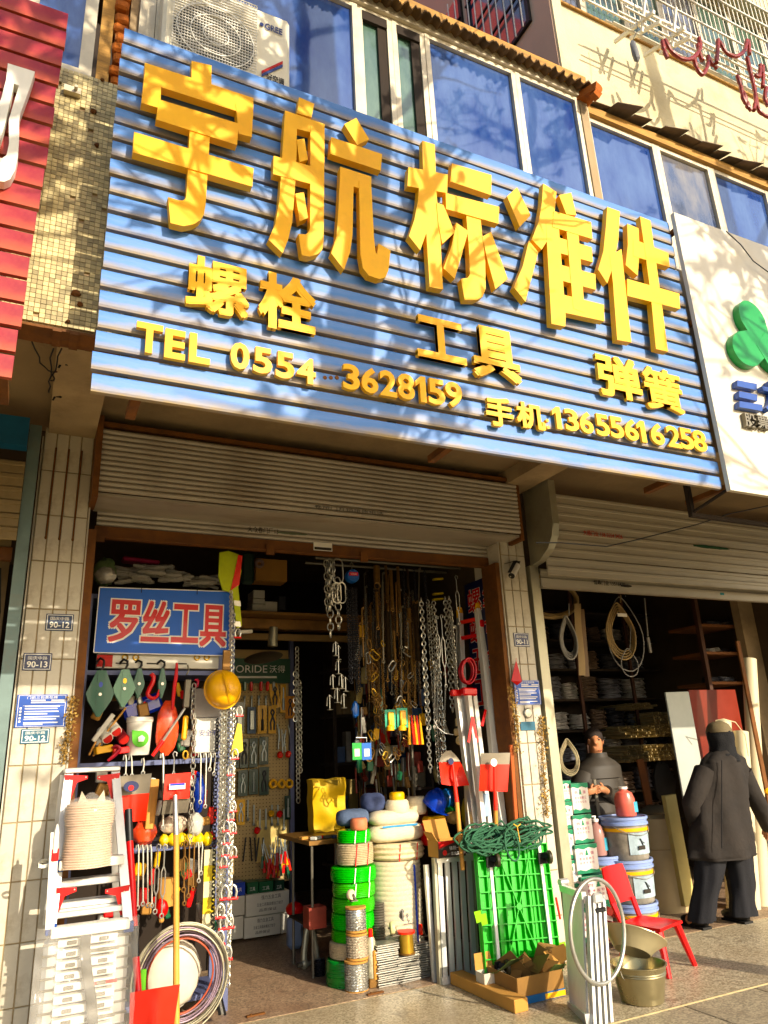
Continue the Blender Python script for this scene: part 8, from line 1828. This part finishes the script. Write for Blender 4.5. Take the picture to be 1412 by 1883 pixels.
# red rolls under the ring
for i in range(7):
    p = P((1122, 1140, 1128, 1146, 1132, 1118, 1150)[i], (1676, 1682, 1703, 1706, 1726, 1720, 1730)[i], 4.95); b = B()
    b.lathe([(.016, 0), (.030, 0), (.030, .14), (.016, .14)], p, 16, m=Matrix.Rotation(R(-90), 4, 'X')); one(b, 'red_tape_roll', mat('dark_red_roll', '#9a2a1e', .5, var=.2), ordn(i)+' red tape roll in the pile behind the steel ring', 'roll', 'red rolls behind the steel ring')
# ================================================================== second folded platform with steel ring
tlp, trp = P(1076, 1648, 3.98), P(1112, 1646, 3.98); blp, brp = P(1086, 1890, 3.82), P(1128, 1888, 3.82); sl, sb2 = P(1032, 1632, 4.30), P(1049, 1858, 4.16)
fp = thing('folding_platform', 'folded aluminium platform standing on edge in front of the tree cartons', 'folding platform', blp, 'aluminium folding platforms')
for i in range(4):
    u_ = (i+.5)/4; bar(B(), blp.lerp(brp, u_), tlp.lerp(trp, u_), .020, .03).build('rail', M_alu, fp)
n = 6; up_ = Vector((1, 0, 0))
for i in range(n):
    u_ = .12+.80*(i+.5)/n; bar(B(), blp.lerp(sb2, u_)+Vector((0, 0, .03)), tlp.lerp(sl, u_), .035, .016, up=up_).build('slat', M_alu, fp)
bar(B(), blp.lerp(sb2, .08)+Vector((0, 0, .03)), sb2+Vector((0, 0, .02)), .06, .03, up=up_).build('end_rail', M_alu, fp); bar(B(), tlp.lerp(sl, .05), sl, .04, .03, up=up_).build('end_rail', M_alu, fp)
B().cbox(tlp.lerp(trp, .5)+Vector((0, -.02, -.01)), (.075, .03, .06), bev=.01).build('hinge_plate', M_alu, fp); B().cbox(tlp.lerp(trp, .5)+Vector((0, -.02, -.075)), (.085, .04, .028), bev=.006).build('foot_block', M_black, fp)
B().cyl(sl+Vector((-.01, 0, .03)), sl+Vector((.05, 0, .03)), .022, n=14).build('hinge_knob', M_alu, fp)
c = P(1091, 1708, 3.90); rx_ = (P(1151, 1708, 3.9).x-P(1031, 1708, 3.9).x)/2; b = B()
b.tube([c+Vector((math.cos(t)*rx_, .05*math.cos(t)-.04, math.sin(t)*rx_*1.12)) for t in [2*math.pi*k/48 for k in range(48)]], .0125, 10, closed=True); one(b, 'steel_ring', M_zinc, 'large pale steel ring hung over the upright folded platform', 'ring', smooth=80)
# ================================================================== galvanised bucket with basin
a, c, r = lay(1183, 1768, 1851, 39, 3.99); c.z = 0.0; h = P(1177, 1768, 3.99).z
M_galv = mat('galvanised_bucket', '#a59a78', .3, .8, var=.1, scale=6)
gb = thing('metal_bucket', 'dented galvanised bucket on the pavement by the red chair', 'bucket', c)
B().lathe([(r*.70, .0), (r*.74, .006), (r*.86, h*.55), (r*.90, h*.72), (r*.93, h*.74), (r*.91, h*.77), (r*.94, h*.80), (r*.92, h*.83), (r*.97, h*.97), (r*1.02, h*.98), (r*1.02, h), (r*.95, h), (r*.70, .02), (0, .015)], c, 36).build('bucket_body', M_galv, gb)
bs2 = thing('metal_basin', 'shiny steel basin tilted on top of the galvanised bucket', 'basin', c+Vector((0, 0, h))); mt = Euler((R(-12), R(28), 0)).to_matrix().to_4x4()
B().lathe([(0, .0), (r*.62, .0), (r*.85, .05), (r*1.10, .085), (r*1.16, .09), (r*1.16, .094), (r*1.08, .092), (r*.82, .058), (r*.60, .008), (0, .008)], c+Vector((-.03, 0, h+.06)), 36, m=mt).build('basin_body', mat('basin_steel', '#c9bd98', .35, .5, var=.08), bs2)
b = B(); b.tube([c+Vector((math.cos(t)*r*1.0, -r*.2+.0*t, h*.92-.10*math.sin(t))) for t in [math.pi*k/10 for k in range(11)]], .003, 5); b.build('handle', M_zinc, gb)
# ================================================================== red plastic chair
ch = thing('red_chair', 'small red plastic chair on the pavement in front of the right shop', 'chair', G(1220, 1790))
zs = .285; fd = Vector((.3, -.95, 0)).normalized(); sd_ = Vector((-fd.y, fd.x, 0)); cc0 = Vector((4.15, 4.45, zs))
q = [cc0+fd*.16-sd_*.16, cc0+fd*.16+sd_*.16, cc0-fd*.15+sd_*.145, cc0-fd*.15-sd_*.145]
b = B()
def seat(u_, v):
    p = q[0].lerp(q[1], u_).lerp(q[3].lerp(q[2], u_), v); return p+Vector((0, 0, -.022*math.sin(math.pi*u_)*math.sin(math.pi*v)+.012*(1-v)*-(u_-.5)**2))
b.grid(seat, 10, 10); k = len(b.v); b.add([p-Vector((0, 0, .018)) for p in b.v], [f[::-1] for f in b.f]); 
e = [i for i in range(11)]+[11*j+10 for j in range(1, 11)]+[110+i for i in range(9, -1, -1)]+[11*j for j in range(9, 0, -1)]
b.f += [(e[i], e[i]+k, e[(i+1) % len(e)]+k, e[(i+1) % len(e)]) for i in range(len(e))]; b.build('seat', M_redpl, ch, smooth=50)
bk0, bk1 = q[3], q[2]; axb = (bk1-bk0); out = -fd
def back(u_, v):
    m_ = bk0.lerp(bk1, .5); w = axb*(.56-.04*v-.10*max(0, v-.8)*2); p = m_+w*(2*u_-1)+Vector((0, 0, .02+.32*v))+out*(.02+.07*v+.02*math.sin(math.pi*u_)); return p
b = B(); b.grid(lambda u_, v: back(u_, .25+.75*v), 10, 10); k = len(b.v); b.add([p+out*.014 for p in b.v], [f[::-1] for f in b.f]); b.f += [(e[i], e[i]+k, e[(i+1) % len(e)]+k, e[(i+1) % len(e)]) for i in range(len(e))]; b.build('backrest', M_redpl, ch, smooth=50)
for u_ in (.06, .94): p = back(u_, .30); bar(B(), bk0.lerp(bk1, u_)+Vector((0, 0, -.005)), p, .045, .018, up=out).build('back_support', M_redpl, ch)
cen = (q[0]+q[1]+q[2]+q[3])/4
for v in q:
    d = (v-cen); d.z = 0; top = v-d*.22+Vector((0, 0, -.012)); foot = cen+d*1.18; foot.z = 0
    b = B(); b.tube([top, foot], .02, 8, rads=[.028, .018]); b.build('leg', M_redpl, ch)
# ================================================================== people
M_skin = mat('skin', '#b07a58', .55, var=.08, scale=12)
M_wool = mat('dark_wool', '#292420', .9, var=.35, scale=5, bump=.9, bscale=14)
M_trou = mat('black_trousers', '#17171b', .85, var=.25, scale=8, bump=.2)
M_blk = mat('black_knit', '#121214', .9, var=.3, scale=30, bump=.5, bscale=90)
M_puff = mat('grey_puffer', '#38332c', .6, var=.2, scale=10)
def skin_body(name, m_, parent, joints, edges, root):
    keys = list(joints); idx = {k: i for i, k in enumerate(keys)}; w = wloc(parent)
    me = bpy.data.meshes.new(name); me.from_pydata([tuple(Vector(joints[k][0])-w) for k in keys], [(idx[a], idx[b]) for a, b in edges], [])
    o = bpy.data.objects.new(name, me); COL.objects.link(o); o.modifiers.new('skin', 'SKIN'); sub = o.modifiers.new('sub', 'SUBSURF'); sub.levels = 2; sub.render_levels = 2
    for k in keys:
        r = joints[k][1]; sv = me.skin_vertices[0].data[idx[k]]; sv.radius = r if isinstance(r, tuple) else (r, r); sv.use_root = (k == root)
    bpy.context.view_layer.update(); dg = bpy.context.evaluated_depsgraph_get(); m2 = bpy.data.meshes.new_from_object(o.evaluated_get(dg))
    bpy.data.objects.remove(o); m2.materials.clear(); m2.materials.append(m_)
    m2.polygons.foreach_set('use_smooth', [True]*len(m2.polygons))
    r = bpy.data.objects.new(name, m2); COL.objects.link(r); r.parent = parent; return r
def hand(J, E_, pre, wrist, d, side, s_=1.0, curl=.5, bend=Vector((0, 0, -1))):
    """palm and five unequal, bent fingers continuing from a wrist key"""
    d = d.normalized(); sd = side.normalized(); w = J[wrist][0]
    J[pre+'palm'] = (w+d*.05*s_, (.020*s_, .030*s_)); E_.append((wrist, pre+'palm'))
    for i, (off, L_) in enumerate(((-.030, .060), (-.010, .070), (.010, .066), (.028, .052))):
        a = w+d*.085*s_+sd*off*s_; b_ = a+(d*(1-curl)+bend*curl).normalized()*L_*.5*s_; c_ = b_+(d*(1-curl*1.6)+bend*curl*1.6).normalized()*L_*.5*s_
        for n, p in (('a', a), ('b', b_), ('c', c_)): J['%sf%d%s' % (pre, i, n)] = (p, .0088*s_)
        E_ += [(pre+'palm', '%sf%da' % (pre, i)), ('%sf%da' % (pre, i), '%sf%db' % (pre, i)), ('%sf%db' % (pre, i), '%sf%dc' % (pre, i))]
    t1 = w+d*.035*s_-sd*.040*s_; t2 = t1+(d*.7-sd*.5+bend*.3).normalized()*.034*s_
    J[pre+'t1'] = (t1, .011*s_); J[pre+'t2'] = (t2, .0095*s_); E_ += [(pre+'palm', pre+'t1'), (pre+'t1', pre+'t2')]
def loft(rings, n=26, wob=.0, seed=2, close=False):
    rr = random.Random(seed); b = B(); vs = []; fine = []
    for a_, c_ in zip(rings, rings[1:]): fine += [(Vector(a_[0]).lerp(Vector(c_[0]), q/4), a_[1]+(c_[1]-a_[1])*q/4, a_[2]+(c_[2]-a_[2])*q/4) for q in range(4)]
    rings = fine+[rings[-1]]
    for j, (c, rx, ry) in enumerate(rings):
        for i in range(n):
            t = 2*math.pi*i/n; k = 1+wob*(math.sin(3*t+j*.12+seed)+.9*math.sin(7*t-j*.22+seed)+.6*math.sin(4*t+j*.75)*math.sin(t*2+seed))+rr.uniform(-wob, wob)*.25; vs.append(Vector(c)+Vector((math.cos(t)*rx*k, math.sin(t)*ry*k, 0)))
    m = len(rings); b.add(vs, [(j*n+i, j*n+(i+1) % n, (j+1)*n+(i+1) % n, (j+1)*n+i) for j in range(m-1) for i in range(n)])
    if close: b.f += [tuple(range(n-1, -1, -1)), tuple((m-1)*n+i for i in range(n))]
    return b
# --- person seen from behind at the right
AY_ = 4.98
def A_(px, py, dy=0.0): return P(px, py, AY_+dy)
pa = thing('person', 'person in dark wool coat and black hood seen from behind at the right shop', 'person', (A_(1330, 1700).x, AY_, 0))
J = {'pelvis': (A_(1330, 1530), (.13, .11)), 'belly': (A_(1330, 1480), (.13, .10)), 'chest': (A_(1326, 1435), (.14, .10)), 'neck': (A_(1326, 1392), .06), 'head': (A_(1324, 1362), (.085, .09)), 'crown': (A_(1323, 1340), (.075, .085)),
     'ls': (A_(1287, 1420), .06), 'le': (A_(1270, 1480, .0), .05), 'lw': (A_(1280, 1520, .16), .04), 'rs': (A_(1372, 1420), .065), 're': (A_(1395, 1480, -.02), .055), 'rw': (A_(1412, 1520, .10), .038),
     'lh': (A_(1310, 1545), .09), 'lk': (A_(1303, 1620, .02), .07), 'la': (Vector((A_(1300, 1690).x, AY_+.06, .09)), .05), 'lt': (Vector((A_(1296, 1700).x, AY_+.20, .04)), .045),
     'rh': (A_(1350, 1545), .09), 'rk': (A_(1362, 1622, .0), .07), 'ra': (Vector((A_(1368, 1695).x, AY_, .09)), .05), 'rt': (Vector((A_(1375, 1700).x, AY_+.15, .04)), .045)}
E_ = [('pelvis', 'belly'), ('belly', 'chest'), ('chest', 'neck'), ('neck', 'head'), ('head', 'crown'), ('chest', 'ls'), ('ls', 'le'), ('le', 'lw'), ('chest', 'rs'), ('rs', 're'), ('re', 'rw'), ('pelvis', 'lh'), ('lh', 'lk'), ('lk', 'la'), ('la', 'lt'), ('pelvis', 'rh'), ('rh', 'rk'), ('rk', 'ra'), ('ra', 'rt')]
hand(J, E_, 'r', 'rw', Vector((.3, .7, -.6)), Vector((0, .6, .6)), 1.0, .4)
skin_body('body', M_skin, pa, J, E_, 'pelvis')
rings = [(A_(x, y, dy), rx, ry) for x, y, rx, ry, dy in ((1325, 1380, .09, .09, 0), (1326, 1388, .16, .12, 0), (1327, 1397, .225, .15, 0), (1327, 1412, .250, .16, 0), (1326, 1430, .262, .17, 0), (1326, 1460, .27, .175, 0), (1326, 1490, .278, .18, 0), (1327, 1520, .295, .19, .0), (1328, 1550, .318, .20, .01), (1330, 1570, .335, .205, .01), (1331, 1576, .325, .195, .01))]
loft(rings, 44, .055).build('coat', M_wool, pa, smooth=80)
for s_, pts in ((0, (('ls', .088), ('le', .082), ('lw', .066))), (1, (('rs', .088), ('re', .082), ('rw', .066)))):
    ps = [J[k][0] for k, r in pts]; ps[0] = ps[0].lerp(A_(1328, 1425), .25); mid = [ps[0], ps[0].lerp(ps[1], .5), ps[1], ps[1].lerp(ps[2], .5), ps[2]]; b = B(); b.tube(mid, .08, 16, rads=[.105, .088, .076, .070, .062]); b.build('sleeve', M_wool, pa, smooth=80)
for k in ('l', 'r'):
    ps = [J[k+'h'][0]+Vector((0, 0, .05)), J[k+'h'][0], J[k+'h'][0].lerp(J[k+'k'][0], .5), J[k+'k'][0], J[k+'k'][0].lerp(J[k+'a'][0], .5), J[k+'a'][0]-Vector((0, 0, .03))]
    b = loft([(p, r*1.05, r) for p, r in zip(ps, (.13, .13, .118, .105, .10, .108))], 24, .08, 5 if k == 'l' else 8); b.build('trouser_leg', M_trou, pa, smooth=80)
    a_ = J[k+'a'][0]; b = B(); b.sph(Vector((a_.x, a_.y+.08, .045)), (.055, .145, .05), 14, 8); b.box(a_.x-.05, a_.x+.05, a_.y-.05, a_.y+.19, .0, .018); b.build('shoe', M_black, pa)
c = A_(1324, 1358); b = loft([(c+Vector((0, 0, -.17)), .12, .12), (c+Vector((0, 0, -.12)), .115, .115), (c+Vector((0, 0, -.07)), .105, .11), (c+Vector((0, 0, 0)), .115, .12), (c+Vector((0, 0, .06)), .108, .115), (c+Vector((0, 0, .10)), .07, .08)], 24, .04, 3, True); b.build('hood', M_blk, pa, smooth=80)
b = loft([(c+Vector((0, 0, .055)), .112, .12), (c+Vector((.0, 0, .085)), .105, .112), (c+Vector((0, 0, .125)), .085, .09), (c+Vector((0, 0, .15)), .04, .05)], 22, .02, 4, True); b.build('cap', mat('khaki_cap', '#6d6148', .8, var=.2, bump=.2), pa, smooth=80)
b = loft([(c+Vector((0, 0, -.20)), .16, .14), (c+Vector((0, 0, -.17)), .15, .135), (c+Vector((0, 0, -.13)), .135, .125)], 24, .06, 6); b.build('scarf', M_blk, pa, smooth=80)
b = B(); b.tube([A_(1327, 1398+18*k, -.155-.004*min(k, 8)) for k in range(10)], .004, 5); b.build('back_seam', M_blk, pa)
# --- person inside, facing out
BY_ = 5.62
def C_(px, py, dy=0.0): return P(px, py, BY_+dy)
pb = thing('person', 'person in grey puffer jacket standing inside behind the tree cartons, hands together', 'person', (C_(1098, 1700).x, BY_, 0))
zf = 0.05
J = {'pelvis': (C_(1102, 1545), (.13, .11)), 'belly': (C_(1101, 1500), (.13, .11)), 'chest': (C_(1099, 1440), (.15, .12)), 'neck': (C_(1097, 1396), .05), 'jaw': (C_(1095, 1382, -.03), (.055, .06)), 'head': (C_(1095, 1363, -.01), (.074, .088)), 'crown': (C_(1096, 1350, .0), (.064, .080)), 'nose': (C_(1094, 1366, -.105), .012),
     'ls': (C_(1066, 1426), .055), 'le': (C_(1056, 1482, -.02), .05), 'lw': (C_(1080, 1456, -.22), .03), 'rs': (C_(1131, 1426), .055), 're': (C_(1142, 1482, -.02), .05), 'rw': (C_(1112, 1452, -.22), .03)}
lz = J['pelvis'][0]
for k, sx in (('l', -.10), ('r', .10)):
    J[k+'h'] = (lz+Vector((sx, 0, -.06)), .09); J[k+'k'] = (Vector((lz.x+sx*1.1, BY_-.01, .46)), .065); J[k+'a'] = (Vector((lz.x+sx*1.1, BY_+.02, .08)), .045); J[k+'t'] = (Vector((lz.x+sx*1.2, BY_-.14, .04)), .04)
E_ = [('pelvis', 'belly'), ('belly', 'chest'), ('chest', 'neck'), ('neck', 'jaw'), ('jaw', 'head'), ('head', 'crown'), ('head', 'nose'), ('chest', 'ls'), ('ls', 'le'), ('le', 'lw'), ('chest', 'rs'), ('rs', 're'), ('re', 'rw'), ('pelvis', 'lh'), ('lh', 'lk'), ('lk', 'la'), ('la', 'lt'), ('pelvis', 'rh'), ('rh', 'rk'), ('rk', 'ra'), ('ra', 'rt')]
hand(J, E_, 'l', 'lw', Vector((.9, -.2, .1)), Vector((0, .2, -1)), 1.0, .55, Vector((.2, .9, -.2))); hand(J, E_, 'r', 'rw', Vector((-.9, -.2, .1)), Vector((0, .2, -1)), 1.0, .55, Vector((-.2, .9, -.2)))
skin_body('body', M_skin, pb, J, E_, 'pelvis')
hc_ = J['head'][0]
for s_ in (-1, 1):
    B().sph(hc_+Vector((s_*.030, -.082, .012)), (.013, .008, .007), 10, 6).build('eye', M_ink, pb); B().cbox(hc_+Vector((s_*.030, -.088, .030)), (.034, .006, .006), (0, s_*.12, 0), bev=.002).build('eyebrow', M_ink, pb)
    B().sph(hc_+Vector((s_*.078, 0, -.005)), (.012, .02, .03), 8, 6).build('ear', M_skin, pb)
B().cbox(J['jaw'][0]+Vector((0, -.064, .008)), (.046, .008, .008), bev=.003).build('mouth', mat('lips', '#8a4a40', .5), pb)
b = B(); b.sph(hc_+Vector((0, .022, .035)), (.084, .088, .088), 22, 16, wob=.06); b.build('hair', mat('dark_hair', '#241a14', .7, var=.3, scale=40, bump=.5, bscale=120), pb, smooth=80)
rg = [(C_(1097, 1384), .088, .095), (C_(1097, 1392), .10, .10)]; zs_ = [(1400, .17, .125), (1409, .225, .15), (1430, .245, .16), (1432, .205, .145), (1450, .225, .16), (1452, .212, .15), (1472, .23, .165), (1474, .217, .155), (1496, .235, .17), (1498, .222, .16), (1520, .238, .172), (1545, .235, .17), (1560, .22, .165)]
rg += [(C_(1100, y), rx, ry) for y, rx, ry in zs_]; loft(rg, 28, .012).build('jacket', M_puff, pb, smooth=60)
B().cbox(C_(1097, 1470, -.172), (.035, .02, .34), bev=.006).build('zip_placket', M_steel, pb)
for k in 'lr':
    s0 = J[k+'s'][0].lerp(C_(1099, 1432), .3); ps = [s0, s0.lerp(J[k+'e'][0], .5), J[k+'e'][0], J[k+'e'][0].lerp(J[k+'w'][0], .5), J[k+'e'][0].lerp(J[k+'w'][0], .9)]; b = B(); b.tube(ps, .08, 14, rads=[.11, .10, .088, .074, .055]); b.build('sleeve', M_puff, pb, smooth=80)
    b = loft([(p, r, r) for p, r in zip([J[k+'h'][0], J[k+'h'][0].lerp(J[k+'k'][0], .5), J[k+'k'][0], J[k+'a'][0]], (.12, .11, .095, .085))], 16, .03); b.build('trouser_leg', M_trou, pb, smooth=80)
    a_ = J[k+'a'][0]; b = B(); b.sph(Vector((a_.x, a_.y-.06, .045)), (.05, .13, .045), 12, 8); b.build('shoe', M_black, pb)
